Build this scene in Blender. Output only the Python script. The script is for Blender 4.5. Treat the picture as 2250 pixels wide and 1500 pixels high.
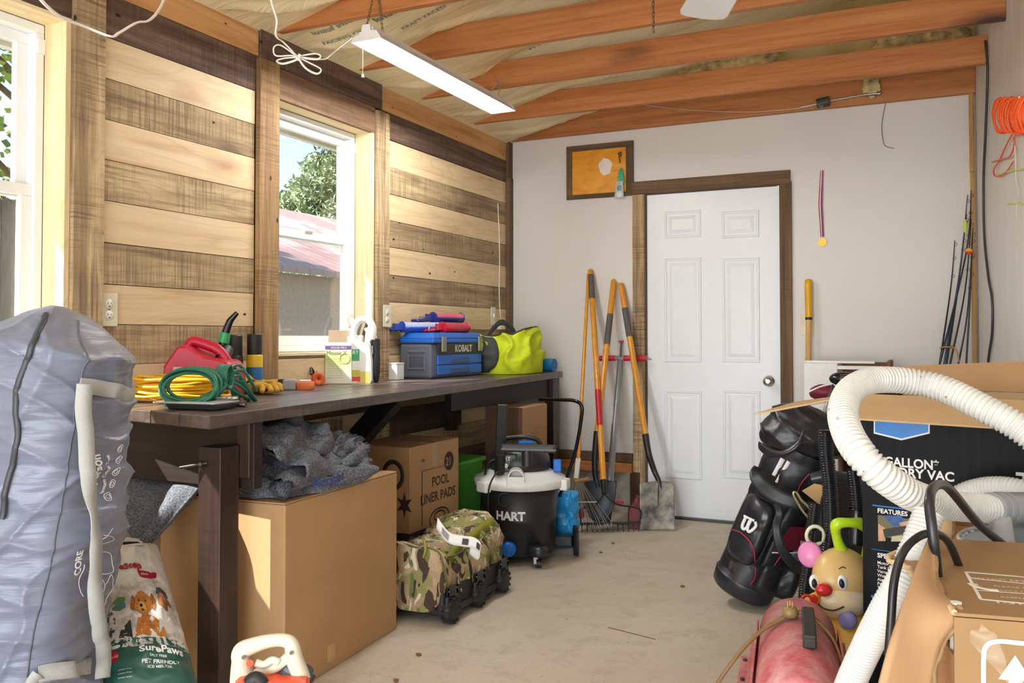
import bpy, math, random
from mathutils import Vector, Matrix, Euler, noise
R_ = math.radians
PI = math.pi
random.seed(7)
for o in list(bpy.data.objects):
    bpy.data.objects.remove(o)
SC = bpy.context.scene
COL = SC.collection

# ------------------------------------------------------------------ camera
EYE = Vector((0, 0, 1.13))
FPX, YAW, PITCH, PX0, PY0 = 1930.0, R_(25.44), R_(1.295), 1125.0, 694.6
FWD = Vector((-math.sin(YAW) * math.cos(PITCH), math.cos(YAW) * math.cos(PITCH), math.sin(PITCH)))
RGT = Vector((math.cos(YAW), math.sin(YAW), 0))
UPV = RGT.cross(FWD)
cam_d = bpy.data.cameras.new('camera')
cam = bpy.data.objects.new('camera', cam_d)
COL.objects.link(cam)
cam.matrix_world = Matrix.Translation(EYE) @ Matrix((RGT, UPV, -FWD)).transposed().to_4x4()
cam_d.sensor_width = 36.0
cam_d.lens = 36.0 * FPX / 2250.0
cam_d.shift_y = -(750.0 - PY0) / 2250.0
cam_d.clip_start = 0.05
cam_d.clip_end = 400
SC.camera = cam

# ------------------------------------------------------------------ light
W = bpy.data.worlds.new('world'); SC.world = W
W.use_nodes = True
nt = W.node_tree
for n in list(nt.nodes): nt.nodes.remove(n)
wo = nt.nodes.new('ShaderNodeOutputWorld'); bg = nt.nodes.new('ShaderNodeBackground')
sky = nt.nodes.new('ShaderNodeTexSky')
sky.sky_type = 'NISHITA'
sky.sun_disc = False
sky.sun_elevation = R_(45); sky.sun_rotation = R_(250)
sky.air_density = 1.0; sky.dust_density = 0.6; sky.ozone_density = 1.0
bg.inputs[1].default_value = 0.34
nt.links.new(sky.outputs[0], bg.inputs[0]); nt.links.new(bg.outputs[0], wo.inputs[0])

sd = bpy.data.lights.new('sun', 'SUN'); sd.energy = 22.0; sd.angle = R_(0.5); sd.color = (1.0, 0.96, 0.90)
so = bpy.data.objects.new('sun', sd); COL.objects.link(so)
so.rotation_euler = Vector((0.67, 0.59, -0.75)).to_track_quat('-Z', 'Y').to_euler()

def area(name, loc, target, sx, sy, power, color):
    d = bpy.data.lights.new(name, 'AREA'); d.shape = 'RECTANGLE'; d.size = sx; d.size_y = sy
    d.energy = power; d.color = color
    o = bpy.data.objects.new(name, d); COL.objects.link(o)
    o.location = loc
    o.rotation_euler = (Vector(target) - Vector(loc)).to_track_quat('-Z', 'Y').to_euler()
    return o
area('rear_fill', (-0.6, -3.6, 1.9), (-1.2, 4.0, 1.3), 4.2, 3.0, 210, (0.93, 0.97, 1.0))  # added wide cool fill from behind the viewer, no source in view
area('overhead_fill', (-0.7, 0.5, 2.36), (-0.7, 0.5, 0.0), 0.5, 1.6, 12, (1.0, 0.98, 0.96))  # added overhead fill above the camera, no such fixture in view
area('low_fill', (-0.9, -1.9, 0.15), (-1.4, 2.9, 2.6), 3.2, 1.6, 150, (0.97, 0.97, 0.97))  # added low fill aimed up to brighten ceiling and joists

SC.view_settings.view_transform = 'Standard'
SC.view_settings.look = 'None'
SC.view_settings.exposure = 0.0
SC.view_settings.gamma = 1.0
SC.view_settings.use_curve_mapping = False

# ------------------------------------------------------------------ pixel -> place (real planes and distances)
def ray(x, y):
    return FWD + RGT * ((x - PX0) / FPX) - UPV * ((y - PY0) / FPX)
def onplane(x, y, ax, v):
    d = ray(x, y); return EYE + d * ((v - EYE[ax]) / d[ax])
def xp(x, y, v): return onplane(x, y, 0, v)
def yp(x, y, v): return onplane(x, y, 1, v)
def zp(x, y, v): return onplane(x, y, 2, v)
def dp(x, y, d): return EYE + ray(x, y) * d

# ------------------------------------------------------------------ materials
def lin(h):
    if isinstance(h, str):
        h = h.lstrip('#'); c = [int(h[i:i + 2], 16) / 255 for i in (0, 2, 4)]
    else: c = h
    return tuple((v / 12.92 if v <= 0.04045 else ((v + 0.055) / 1.055) ** 2.4) for v in c) + (1.0,)
class NT:
    def __init__(s, name):
        s.m = bpy.data.materials.new(name); s.m.use_nodes = True; s.t = s.m.node_tree
        s.b = s.t.nodes['Principled BSDF']; s.out = s.t.nodes['Material Output']
    def n(s, typ, **kw):
        o = s.t.nodes.new(typ)
        for k, v in kw.items():
            if k.startswith('i_'):
                key = k[2:]; key = int(key) if key.isdigit() else key.replace('_', ' ')
                if isinstance(v, bpy.types.NodeSocket): s.t.links.new(v, o.inputs[key])
                else: o.inputs[key].default_value = v
            else: setattr(o, k, v)
        return o
    def link(s, a, b): s.t.links.new(a, b)
    def ramp(s, fac, stops, interp='LINEAR'):
        r = s.t.nodes.new('ShaderNodeValToRGB'); r.color_ramp.interpolation = interp
        el = r.color_ramp.elements
        while len(el) < len(stops): el.new(0.5)
        for e, (p, c) in zip(el, stops):
            e.position = p; e.color = lin(c) if isinstance(c, str) else (c if not isinstance(c, (int, float)) else (c, c, c, 1))
        s.link(fac, r.inputs[0]); return r.outputs[0]
    def mix(s, fac, a, b, blend='MIX'):
        o = s.t.nodes.new('ShaderNodeMix'); o.data_type = 'RGBA'; o.blend_type = blend
        for i, v in ((0, fac), (6, a), (7, b)):
            if isinstance(v, bpy.types.NodeSocket): s.link(v, o.inputs[i])
            elif i == 0: o.inputs[0].default_value = v
            else: o.inputs[i].default_value = lin(v) if isinstance(v, str) else v
        return o.outputs[2]
    def math(s, op, a, b=0.0, clamp=False):
        o = s.t.nodes.new('ShaderNodeMath'); o.operation = op; o.use_clamp = clamp
        for i, v in ((0, a), (1, b)):
            if isinstance(v, bpy.types.NodeSocket): s.link(v, o.inputs[i])
            else: o.inputs[i].default_value = v
        return o.outputs[0]
    def coords(s, scale=(1, 1, 1), rnd=False, rot=(0, 0, 0)):
        tc = s.t.nodes.new('ShaderNodeTexCoord'); v = tc.outputs['Object']
        if rnd:
            at = s.n('ShaderNodeAttribute', attribute_name='rnd')
            sc = s.n('ShaderNodeVectorMath', operation='SCALE', i_0=(7.3, 11.1, 5.7)); s.link(at.outputs['Fac'], sc.inputs['Scale'])
            ad = s.n('ShaderNodeVectorMath', operation='ADD'); s.link(v, ad.inputs[0]); s.link(sc.outputs[0], ad.inputs[1]); v = ad.outputs[0]
        mp = s.n('ShaderNodeMapping'); s.link(v, mp.inputs[0]); mp.inputs['Scale'].default_value = scale; mp.inputs['Rotation'].default_value = rot
        return mp.outputs[0]
    def noise(s, vec, scale, detail=4, rough=0.55, dist=0.0):
        o = s.n('ShaderNodeTexNoise', i_Scale=scale, i_Detail=detail, i_Roughness=rough, i_Distortion=dist); s.link(vec, o.inputs['Vector'])
        return o.outputs[0]
    def bump(s, h, strength, dist=0.01):
        b = s.n('ShaderNodeBump', i_Strength=strength, i_Distance=dist); s.link(h, b.inputs['Height']); s.link(b.outputs[0], s.b.inputs['Normal'])
    def base(s, c):
        if isinstance(c, bpy.types.NodeSocket): s.link(c, s.b.inputs['Base Color'])
        else: s.b.inputs['Base Color'].default_value = lin(c)
    def set(s, **kw):
        for k, v in kw.items():
            key = k.replace('_', ' ')
            if isinstance(v, bpy.types.NodeSocket): s.link(v, s.b.inputs[key])
            else: s.b.inputs[key].default_value = v
_mc = {}
def plain(col, rough=0.5, metal=0.0, var=0.06, scale=9.0, bump=0.0, bscale=None, coat=0.0, trans=0.0, sss=0.0, name=None):
    key = (col, rough, metal, var, scale, bump, bscale, coat, trans, sss)
    if key in _mc: return _mc[key]
    m = NT(name or 'surface_' + col.strip('#'))
    v = m.coords()
    nz = m.noise(v, scale, 5)
    dk = m.ramp(nz, [(0.3, (1 - var * 2,) * 3 + (1,)), (0.7, (1 + var,) * 3 + (1,))])
    m.base(m.mix(1.0, col, dk, 'MULTIPLY'))
    m.set(Roughness=rough, Metallic=metal)
    if coat: m.set(Coat_Weight=coat)
    if trans: m.set(Transmission_Weight=trans)
    if sss: m.set(Subsurface_Weight=sss, Subsurface_Radius=(0.02, 0.02, 0.02))
    if bump: m.bump(m.noise(v, bscale or scale * 12, 3), bump, 0.004)
    _mc[key] = m.m
    return m.m
def wood(name, light, mid, dark, axis, across=28, saw=0.0, knot=0.5, rough=0.7, nails=True, along=1.3, wear=0.0, var=0.35, coat=0.0, knotcol='#3a2012', ks=0.55, kr=1.0):
    m = NT(name)
    sc = [across] * 3; sc[axis] = along
    v = m.coords(tuple(sc), rnd=True)
    g = m.noise(v, 1.0, 7, 0.62, 0.35)
    c = m.ramp(g, [(0.25, dark), (0.47, mid), (0.72, light)])
    # cathedral rings
    sr = [7.0] * 3; sr[axis] = 0.9
    vr = m.coords(tuple(sr), rnd=True)
    rg = m.noise(vr, 0.55, 2, 0.5, 1.1)
    rings = m.math('FRACT', m.math('MULTIPLY', rg, 17.0))
    rl = m.ramp(rings, [(0.0, 0.80), (0.10, 1.0), (0.8, 1.0), (1.0, 0.86)])
    c = m.mix(0.85, c, rl, 'MULTIPLY')
    at = m.n('ShaderNodeAttribute', attribute_name='rnd')
    tv = m.ramp(at.outputs['Fac'], [(0.0, (1 - var, 1 - var * 1.08, 1 - var * 1.15, 1)), (1.0, (1.08, 1.08, 1.08, 1))])
    c = m.mix(0.7, c, tv, 'MULTIPLY')
    # broad stain
    ss = [2.6] * 3; ss[axis] = 0.9
    st = m.noise(m.coords(tuple(ss), rnd=True), 1.6, 3, 0.6)
    c = m.mix(m.math('MULTIPLY', m.ramp(st, [(0.42, 0.0), (0.66, 1.0)]), 0.35 + 0.35 * saw), c, mid if saw < 0.1 else dark)
    if saw:
        s1 = [4.0] * 3; s1[axis] = 130.0
        a = m.noise(m.coords(tuple(s1), rnd=True), 1.0, 2, 0.5)
        s2 = [3.0] * 3; s2[axis] = 2.2
        msk = m.noise(m.coords(tuple(s2), rnd=True), 1.4, 3, 0.6)
        f = m.math('MULTIPLY', m.ramp(a, [(0.46, 0.0), (0.60, 1.0)]), m.ramp(msk, [(0.40, 0.1), (0.60, 1.0)]))
        c = m.mix(m.math('MULTIPLY', f, saw), c, dark)
        s3 = [70.0] * 3; s3[axis] = 3.0
        b3 = m.noise(m.coords(tuple(s3), rnd=True), 1.0, 3, 0.6)
        c = m.mix(m.math('MULTIPLY', m.ramp(b3, [(0.52, 0.0), (0.66, 1.0)]), saw * 0.8), c, dark)
    if knot:
        sk = [6.2] * 3; sk[axis] = 2.6
        vk = m.coords(tuple(sk), rnd=True)
        dn = m.n('ShaderNodeTexNoise', i_Scale=2.0); m.link(vk, dn.inputs['Vector'])
        vo = m.n('ShaderNodeTexVoronoi', i_Scale=ks); m.link(vk, vo.inputs['Vector'])
        kd = m.math('ADD', vo.outputs['Distance'], m.math('MULTIPLY', m.math('SUBTRACT', dn.outputs[0], 0.5), 0.12))
        kf = m.ramp(kd, [(0.07 * kr, 1.0), (0.115 * kr, 0.55), (0.20 * kr, 0.0)])
        c = m.mix(m.math('MULTIPLY', kf, knot), c, knotcol)
    if nails:
        sn = [9.0] * 3; sn[axis] = 5.0
        vn = m.n('ShaderNodeTexVoronoi', i_Scale=1.0); m.link(m.coords(tuple(sn), rnd=True), vn.inputs['Vector'])
        c = m.mix(m.ramp(vn.outputs['Distance'], [(0.045, 1.0), (0.065, 0.0)]), c, '#1b120c')
    if wear:
        wn = m.noise(m.coords((9, 9, 9)), 1.0, 6, 0.7)
        c = m.mix(m.math('MULTIPLY', m.ramp(wn, [(0.55, 0.0), (0.70, 1.0)]), wear), c, light)
    m.base(c); m.set(Roughness=rough)
    if coat: m.set(Coat_Weight=coat, Coat_Roughness=0.25)
    m.bump(g, 0.25 + 0.25 * saw, 0.006)
    return m.m

# ------------------------------------------------------------------ mesh builder
def I4(): return Matrix.Identity(4)
def frame(loc, rz=0, rx=0, ry=0):
    return Matrix.Translation(Vector(loc)) @ Euler((rx, ry, rz), 'XYZ').to_matrix().to_4x4()
def basis(o, x, y, z=None):
    x = Vector(x).normalized(); y = Vector(y); 
    z = Vector(z) if z is not None else x.cross(y)
    z.normalize(); y = z.cross(x).normalized()
    m = Matrix((x, y, z)).transposed().to_4x4(); m.translation = Vector(o); return m
def smooth_path(pts, per=8, closed=False):
    P = [Vector(p) for p in pts]; out = []; n = len(P)
    rng = range(n if closed else n - 1)
    for i in rng:
        if closed: a, b, c, d = P[(i - 1) % n], P[i], P[(i + 1) % n], P[(i + 2) % n]
        else: a, b, c, d = P[max(i - 1, 0)], P[i], P[i + 1], P[min(i + 2, n - 1)]
        for k in range(per):
            t = k / per
            out.append(0.5 * ((2 * b) + (c - a) * t + (2 * a - 5 * b + 4 * c - d) * t * t + (3 * b - a - 3 * c + d) * t ** 3))
    if not closed: out.append(P[-1].copy())
    return out
def resample(path, step):
    out = [path[0].copy()]; acc = 0.0; nxt = step
    for a, b in zip(path, path[1:]):
        L = (b - a).length
        if L < 1e-9: continue
        while nxt <= acc + L:
            out.append(a.lerp(b, (nxt - acc) / L)); nxt += step
        acc += L
    return out
class MB:
    def __init__(s, M=None):
        s.v = []; s.f = []; s.sm = []; s.mi = []; s.rn = []; s.M = M or I4(); s.mat = 0; s.r = 0.5; s.smooth = False
    def add(s, vs, fs, sm=None):
        o = len(s.v); s.v += [s.M @ Vector(v) for v in vs]
        for f in fs:
            s.f.append([i + o for i in f]); s.sm.append(s.smooth if sm is None else sm); s.mi.append(s.mat); s.rn.append(s.r)
    def box(s, c, d, rz=0, rx=0, ry=0, taper=1.0):
        hx, hy, hz = d[0] / 2, d[1] / 2, d[2] / 2
        m = frame(c, rz, rx, ry)
        vs = [m @ Vector((x * hx * (taper if z > 0 else 1), y * hy * (taper if z > 0 else 1), z * hz)) for z in (-1, 1) for y in (-1, 1) for x in (-1, 1)]
        s.add(vs, [(0, 2, 3, 1), (4, 5, 7, 6), (0, 1, 5, 4), (2, 6, 7, 3), (0, 4, 6, 2), (1, 3, 7, 5)], False)
    def bb(s, x0, x1, y0, y1, z0, z1):
        s.box(((x0 + x1) / 2, (y0 + y1) / 2, (z0 + z1) / 2), (abs(x1 - x0), abs(y1 - y0), abs(z1 - z0)))
    def bar(s, p0, p1, w, h, up=(0, 0, 1)):
        p0, p1 = Vector(p0), Vector(p1); z = (p1 - p0); L = z.length; z.normalize()
        x = Vector(up).cross(z)
        if x.length < 1e-4: x = Vector((1, 0, 0))
        x.normalize(); y = z.cross(x)
        vs = [p0 + x * (a * w / 2) + y * (b * h / 2) + z * (t * L) for t in (0, 1) for b in (-1, 1) for a in (-1, 1)]
        s.add(vs, [(0, 2, 3, 1), (4, 5, 7, 6), (0, 1, 5, 4), (2, 6, 7, 3), (0, 4, 6, 2), (1, 3, 7, 5)], False)
    def tube(s, pts, r, n=10, closed=False, caps=True, flat=1.0, up=None):
        P = [Vector(p) for p in pts]; N = len(P); rf = r if callable(r) else (lambda t: r)
        T = []
        for i in range(N):
            a = P[(i - 1) % N] if closed else P[max(i - 1, 0)]; b = P[(i + 1) % N] if closed else P[min(i + 1, N - 1)]
            T.append((b - a).normalized() if (b - a).length > 1e-9 else Vector((0, 0, 1)))
        x = Vector(up) if up else (Vector((0, 0, 1)) if abs(T[0].z) < 0.9 else Vector((1, 0, 0)))
        vs = []
        for i in range(N):
            if up: x = Vector(up)
            x = (x - T[i] * x.dot(T[i])); x.normalize(); y = T[i].cross(x)
            rr = rf(i / max(N - 1, 1))
            for k in range(n):
                a = 2 * PI * k / n
                vs.append(P[i] + x * (math.cos(a) * rr * flat) + y * (math.sin(a) * rr))
        fs = [(i * n + k, i * n + (k + 1) % n, (i + 1) * n + (k + 1) % n, (i + 1) * n + k) for i in range(N - 1) for k in range(n)]
        if closed: fs += [((N - 1) * n + k, (N - 1) * n + (k + 1) % n, (k + 1) % n, k) for k in range(n)]
        s.add(vs, fs, True)
        if caps and not closed:
            s.add([vs[k] for k in range(n)], [tuple(reversed(range(n)))], False)
            s.add([vs[(N - 1) * n + k] for k in range(n)], [tuple(range(n))], False)
    def cyl(s, p0, p1, r0, r1=None, n=20, caps=True):
        r1 = r0 if r1 is None else r1
        s.tube([p0, p1], lambda t: r0 + (r1 - r0) * t, n, caps=caps)
    def lathe(s, prof, n=32, M=None, arc=2 * PI, sm=True):
        m = M or I4(); vs = []; full = arc > 6.28
        cols = n if full else n + 1
        for r, z in prof:
            for k in range(cols):
                a = arc * k / n
                vs.append(m @ Vector((r * math.cos(a), r * math.sin(a), z)))
        fs = []
        for i in range(len(prof) - 1):
            for k in range(n):
                k2 = (k + 1) % cols
                fs.append((i * cols + k, i * cols + k2, (i + 1) * cols + k2, (i + 1) * cols + k))
        s.add(vs, fs, sm)
    def grid(s, fn, nu, nv, cu=False, cv=False, sm=True):
        U = nu if cu else nu + 1; V = nv if cv else nv + 1
        vs = [fn(i / nu, j / nv) for i in range(U) for j in range(V)]
        fs = [(i * V + j, ((i + 1) % U) * V + j, ((i + 1) % U) * V + (j + 1) % V, i * V + (j + 1) % V) for i in range(nu) for j in range(nv)]
        s.add(vs, fs, sm)
    def ell(s, c, r, n=20, M=None, fn=None):
        c = Vector(c); m = M or I4()
        def f(u, v):
            a = 2 * PI * u; b = PI * (v - 0.5)
            d = Vector((math.cos(a) * math.cos(b), math.sin(a) * math.cos(b), math.sin(b)))
            k = fn(d) if fn else 1.0
            return m @ (c + Vector((d.x * r[0], d.y * r[1], d.z * r[2])) * k)
        s.grid(f, n, max(n // 2, 6), cu=True)
    def prism(s, poly, t, M=None, sm=False):
        m = M or I4(); n = len(poly)
        vs = [m @ Vector((p[0], p[1], -t / 2)) for p in poly] + [m @ Vector((p[0], p[1], t / 2)) for p in poly]
        s.add(vs, [tuple(reversed(range(n))), tuple(range(n, 2 * n))], False)
        s.add(vs, [(k, (k + 1) % n, n + (k + 1) % n, n + k) for k in range(n)], sm)
    def build(s, name, mats, parent=None, bevel=0, seg=2, subsurf=0, solid=0, label=None, mods=None):
        if not isinstance(mats, (list, tuple)): mats = [mats]
        if parent is None:
            if s.v:
                xs = [v.x for v in s.v]; ys = [v.y for v in s.v]; zs = [v.z for v in s.v]
                o0 = Vector(((min(xs) + max(xs)) / 2, (min(ys) + max(ys)) / 2, min(zs)))
            else: o0 = Vector()
            inv = Matrix.Translation(-o0)
        else:
            inv = WM[parent.name].inverted(); o0 = None
        me = bpy.data.meshes.new(name)
        me.from_pydata([inv @ v for v in s.v], [], s.f)
        me.polygons.foreach_set('use_smooth', s.sm); me.polygons.foreach_set('material_index', s.mi)
        at = me.attributes.new('rnd', 'FLOAT', 'FACE'); at.data.foreach_set('value', s.rn)
        for m in mats: me.materials.append(m)
        me.update()
        ob = bpy.data.objects.new(name, me); COL.objects.link(ob)
        if parent is None: ob.location = o0; WM[ob.name] = Matrix.Translation(o0)
        else: ob.parent = parent; WM[ob.name] = WM[parent.name].copy()
        if solid:
            md = ob.modifiers.new('solid', 'SOLIDIFY'); md.thickness = solid; md.offset = 0
        if subsurf:
            md = ob.modifiers.new('sub', 'SUBSURF'); md.levels = subsurf; md.render_levels = subsurf
        if bevel:
            md = ob.modifiers.new('bev', 'BEVEL'); md.width = bevel; md.segments = seg; md.limit_method = 'ANGLE'; md.angle_limit = R_(35)
        if label: ob['label'] = label
        return ob
WM = {}
def tag(o, label=None, cat=None, group=None, kind=None):
    if label: o['label'] = label
    if cat: o['category'] = cat
    if group: o['group'] = group
    if kind: o['kind'] = kind
    return o
def thing(name, label, cat, loc=(0, 0, 0), rz=0, group=None, M=None):
    o = bpy.data.objects.new(name, None); COL.objects.link(o); o.empty_display_size = 0.05
    m = M if M is not None else frame(loc, rz)
    o.matrix_world = m; WM[o.name] = m.copy()
    return tag(o, label, cat, group)
def struct(name, mb, mats, **kw):
    o = mb.build(name, mats, **kw); o['kind'] = 'structure'; return o
def dup(o, dM, label=None, **props):
    c = o.copy(); COL.objects.link(c); c.matrix_world = dM @ WM[o.name]; WM[c.name] = dM @ WM[o.name]
    for k, v in props.items(): c[k] = v
    if label: c['label'] = label
    def rec(src, dst):
        for ch in src.children:
            d = ch.copy(); COL.objects.link(d); d.parent = dst; WM[d.name] = WM[dst.name].copy(); rec(ch, d)
    rec(o, c)
    return c
def text(name, s, size, fn, mat, parent, bold=0.0, align='LEFT', extrude=0.0, spacing=1.0, sx=1.0):
    """writing as thin mesh; fn maps flat (x, y) to a place on the thing (or fn is a matrix)"""
    cu = bpy.data.curves.new(name, 'FONT'); cu.body = s; cu.size = size; cu.offset = bold * size; cu.align_x = align
    cu.extrude = extrude; cu.resolution_u = 3; cu.space_character = spacing
    tmp = bpy.data.objects.new(name, cu); COL.objects.link(tmp)
    dg = bpy.context.evaluated_depsgraph_get()
    me = bpy.data.meshes.new_from_object(tmp.evaluated_get(dg))
    bpy.data.objects.remove(tmp)
    me.name = name
    inv = WM[parent.name].inverted()
    for v in me.vertices:
        q = Vector((v.co.x * sx, v.co.y, v.co.z))
        w = (fn @ q) if isinstance(fn, Matrix) else fn(q.x, q.y)
        v.co = inv @ w
    me.materials.clear(); me.materials.append(mat); me.update()
    ob = bpy.data.objects.new(name, me); COL.objects.link(ob); ob.parent = parent; WM[ob.name] = WM[parent.name].copy()
    return ob
def fbm(p, sc, oct=3, seed=0.0):
    return noise.fractal(Vector(p) * sc + Vector((seed, seed * 1.7, seed * 0.3)), 1.0, 2.0, oct)
# ================================================================== SETTING
WX = -2.584        # left wall face
BY = 5.39          # back wall face
CZ = 2.45
M_pine = wood('pine_board', '#e3cda6', '#d9bf96', '#bd9a6c', 1, across=22, knot=0.75, knotcol='#9a6234', rough=0.6, var=0.12)
M_weath = wood('weathered_board', '#dcc69c', '#bfa67e', '#6a5440', 1, saw=0.6, knot=0.5, rough=0.85, var=0.3)
M_dark = wood('dark_board', '#8f7460', '#6b5446', '#3a2c25', 1, saw=0.6, knot=0.4, rough=0.85, var=0.25)
M_post = wood('weathered_post', '#dcc49a', '#bba07a', '#654f3a', 2, saw=0.75, knot=0.5, rough=0.85, var=0.2)
M_postd = wood('brown_post', '#bd9c70', '#98774f', '#5a432c', 2, saw=0.5, knot=0.5, rough=0.8, var=0.2)
M_jamb = wood('jamb_pine', '#efe0bd', '#e6d2a8', '#d0b07c', 2, across=20, knot=0.6, knotcol='#8a4f2a', rough=0.55, var=0.06, nails=False)
M_jambh = wood('jamb_pine_flat', '#efe0bd', '#e6d2a8', '#d0b07c', 1, across=20, knot=0.3, knotcol='#8a4f2a', rough=0.55, var=0.06, nails=False)
M_fir = wood('fir_joist', '#c88c58', '#b4713c', '#8a4f26', 0, across=24, knot=1.0, ks=0.42, kr=1.15, knotcol='#3d1c0e', rough=0.6, var=0.12, nails=False, along=1.0)
M_header = wood('header_board', '#b08c6c', '#8f6f56', '#553e2e', 1, saw=0.35, knot=0.5, rough=0.8, var=0.12)
M_trim = wood('trim_brown', '#86684a', '#67503a', '#3f2f20', 2, saw=0.3, knot=0.6, rough=0.8, var=0.15)
M_trimh = wood('trim_brown_flat', '#86684a', '#67503a', '#3f2f20', 0, saw=0.3, knot=0.6, rough=0.8, var=0.15)
M_sheath = plain('#4a3a2c', 0.9)
M_vinyl = plain('#eef0f2', 0.35, var=0.015)

# floor
m = NT('concrete_floor')
v = m.coords()
n1 = m.noise(v, 0.9, 6, 0.6); n2 = m.noise(v, 7, 8, 0.7); n3 = m.noise(v, 60, 4, 0.6)
c = m.ramp(n1, [(0.3, '#b3a794'), (0.55, '#c6bba9'), (0.75, '#cfc6b6')])
c = m.mix(m.math('MULTIPLY', m.ramp(n2, [(0.50, 0.0), (0.72, 1.0)]), 0.55), c, '#97897a')
c = m.mix(m.math('MULTIPLY', m.ramp(n3, [(0.58, 0.0), (0.72, 1.0)]), 0.45), c, '#8d8072')
vo = m.n('ShaderNodeTexVoronoi', i_Scale=9.0); m.link(v, vo.inputs['Vector'])
c = m.mix(m.ramp(vo.outputs['Distance'], [(0.03, 0.8), (0.05, 0.0)]), c, '#5a4636')
m.base(c); m.set(Roughness=0.62); m.bump(n2, 0.25, 0.01)
M_floor = m.m
f = MB(); f.bb(-2.9, 2.2, -1.6, BY + 0.2, -0.12, 0.0); struct('floor', f, M_floor)

# ---- left wall: planks between posts, two window openings
wl = MB()
Z = [0.0, 0.16, 0.305, 0.45, 0.595, 0.745, 0.89, 1.03, 1.171, 1.311, 1.455, 1.603, 1.745, 1.886, 2.03, 2.173]
def planks(y0, y1, zlo, zhi, t=0.02):
    for i in range(len(Z) - 1):
        a, b = Z[i], Z[i + 1]
        if b <= zlo + 0.01 or a >= zhi - 0.01: continue
        a = max(a, zlo); b = min(b, zhi)
        wl.mat = 1 if (i % 2 == 0) else 0
        # boards below the bench are cut from shorter random lengths
        y = y0
        while y < y1 - 1e-4:
            e = y1
            if i <= 5: e = min(y1, y + random.uniform(0.45, 1.0))
            if y1 - e < 0.12: e = y1
            if i <= 5: wl.mat = random.choice((0, 1, 1, 2))
            wl.r = random.random(); g = random.uniform(0.0008, 0.002); d = random.uniform(0, 0.004)
            wl.bb(WX - t, WX - d, y + (0.001 if y > y0 else 0), e, a + g, b - g)
            y = e
# bays (top odd index = weathered: 13->pine..)
def bay(y0, y1, top=True): planks(y0, y1, 0.0, 2.173)
bay(2.12, 2.887); bay(3.893, 5.34)
planks(3.02, 3.775, 0.0, 1.05)
planks(0.7, 2.0, 0.0, 1.05)
bay(-1.5, 0.7)
wl.mat = 2; wl.r = 0.8; wl.bb(WX - 0.02, WX, 2.12, 2.905, 2.175, 2.325)
wl.mat = 3; wl.r = 0.9; wl.bb(WX - 0.02, WX, -1.5, 2.905, 2.328, 2.445)
wl.mat = 2; wl.r = 0.3; wl.bb(WX - 0.02, WX, -1.5, 2.0, 2.19, 2.326)
wl.mat = 2; wl.r = 0.5; wl.bb(WX - 0.02, WX + 0.012, 2.909, 3.828, 2.312, 2.445)
wl.mat = 4; wl.r = 0.7; wl.bb(WX - 0.02, WX + 0.004, 3.02, 3.776, 2.178, 2.310)
wl.mat = 3; wl.r = 0.6; wl.bb(WX - 0.02, WX, 3.83, 5.34, 2.318, 2.445)
wl.mat = 2; wl.r = 0.6; wl.bb(WX - 0.02, WX, 3.895, 5.34, 2.176, 2.316)
M_fasc = wood('orange_pine_board', '#dcae78', '#cd9a63', '#a87242', 1, across=22, knot=0.6, rough=0.6, var=0.1)
# sheathing behind the planks, leaving the two openings
wl.mat = 5
for y0, y1, z0, z1 in ((-1.6, 0.7, 0, 2.45), (0.7, 2.0, 0, 1.05), (0.7, 2.0, 2.18, 2.45), (2.0, 3.02, 0, 2.45), (3.02, 3.775, 0, 1.05), (3.02, 3.775, 2.18, 2.45), (3.775, 5.5, 0, 2.45)):
    wl.bb(WX - 0.135, WX - 0.0205, y0, y1, z0, z1)
struct('wall_left', wl, [M_weath, M_pine, M_dark, M_fasc, M_header, M_sheath])
TR = [0]
def trim(mb, mats, **kw):
    TR[0] += 1; return struct('trim_%d' % TR[0], mb, mats, **kw)
p = MB(); p.r = 0.6; p.bb(WX, WX + 0.022, 2.0, 2.12, 0, 2.445); trim(p, M_post, bevel=0.002)
p = MB(); p.r = 0.4; p.bb(WX, WX + 0.026, 2.89, 3.016, 0, 2.318); trim(p, M_postd, bevel=0.003)
p = MB(); p.r = 0.9; p.bb(WX, WX + 0.018, 3.779, 3.895, 0, 2.30); trim(p, M_post, bevel=0.002)
p = MB(); p.r = 0.3; p.bb(WX, WX + 0.03, 5.335, BY, 0, 2.20); p.r = 0.9; p.bb(WX, WX + 0.026, 5.34, BY, 2.203, 2.445); trim(p, M_trim)
# jamb linings (pine returns) and sills
for y0, y1 in ((0.7, 2.0), (3.02, 3.775)):
    p = MB(); p.r = 0.5
    p.bb(WX - 0.105, WX + 0.001, y1 - 0.019, y1 - 0.0005, 1.055, 2.178); p.r = 0.2
    p.bb(WX - 0.105, WX + 0.001, y0 + 0.0005, y0 + 0.019, 1.055, 2.178)
    trim(p, M_jamb)
    p = MB(); p.r = 0.8
    p.bb(WX - 0.105, WX + 0.001, y0, y1, 2.1785, 2.197) if y0 > 2 else p.bb(WX - 0.105, WX + 0.001, y0, y1, 2.178, 2.19)
    p.bb(WX - 0.105, WX + 0.001, y0, y1, 1.042, 1.054)
    trim(p, M_jambh)
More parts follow.
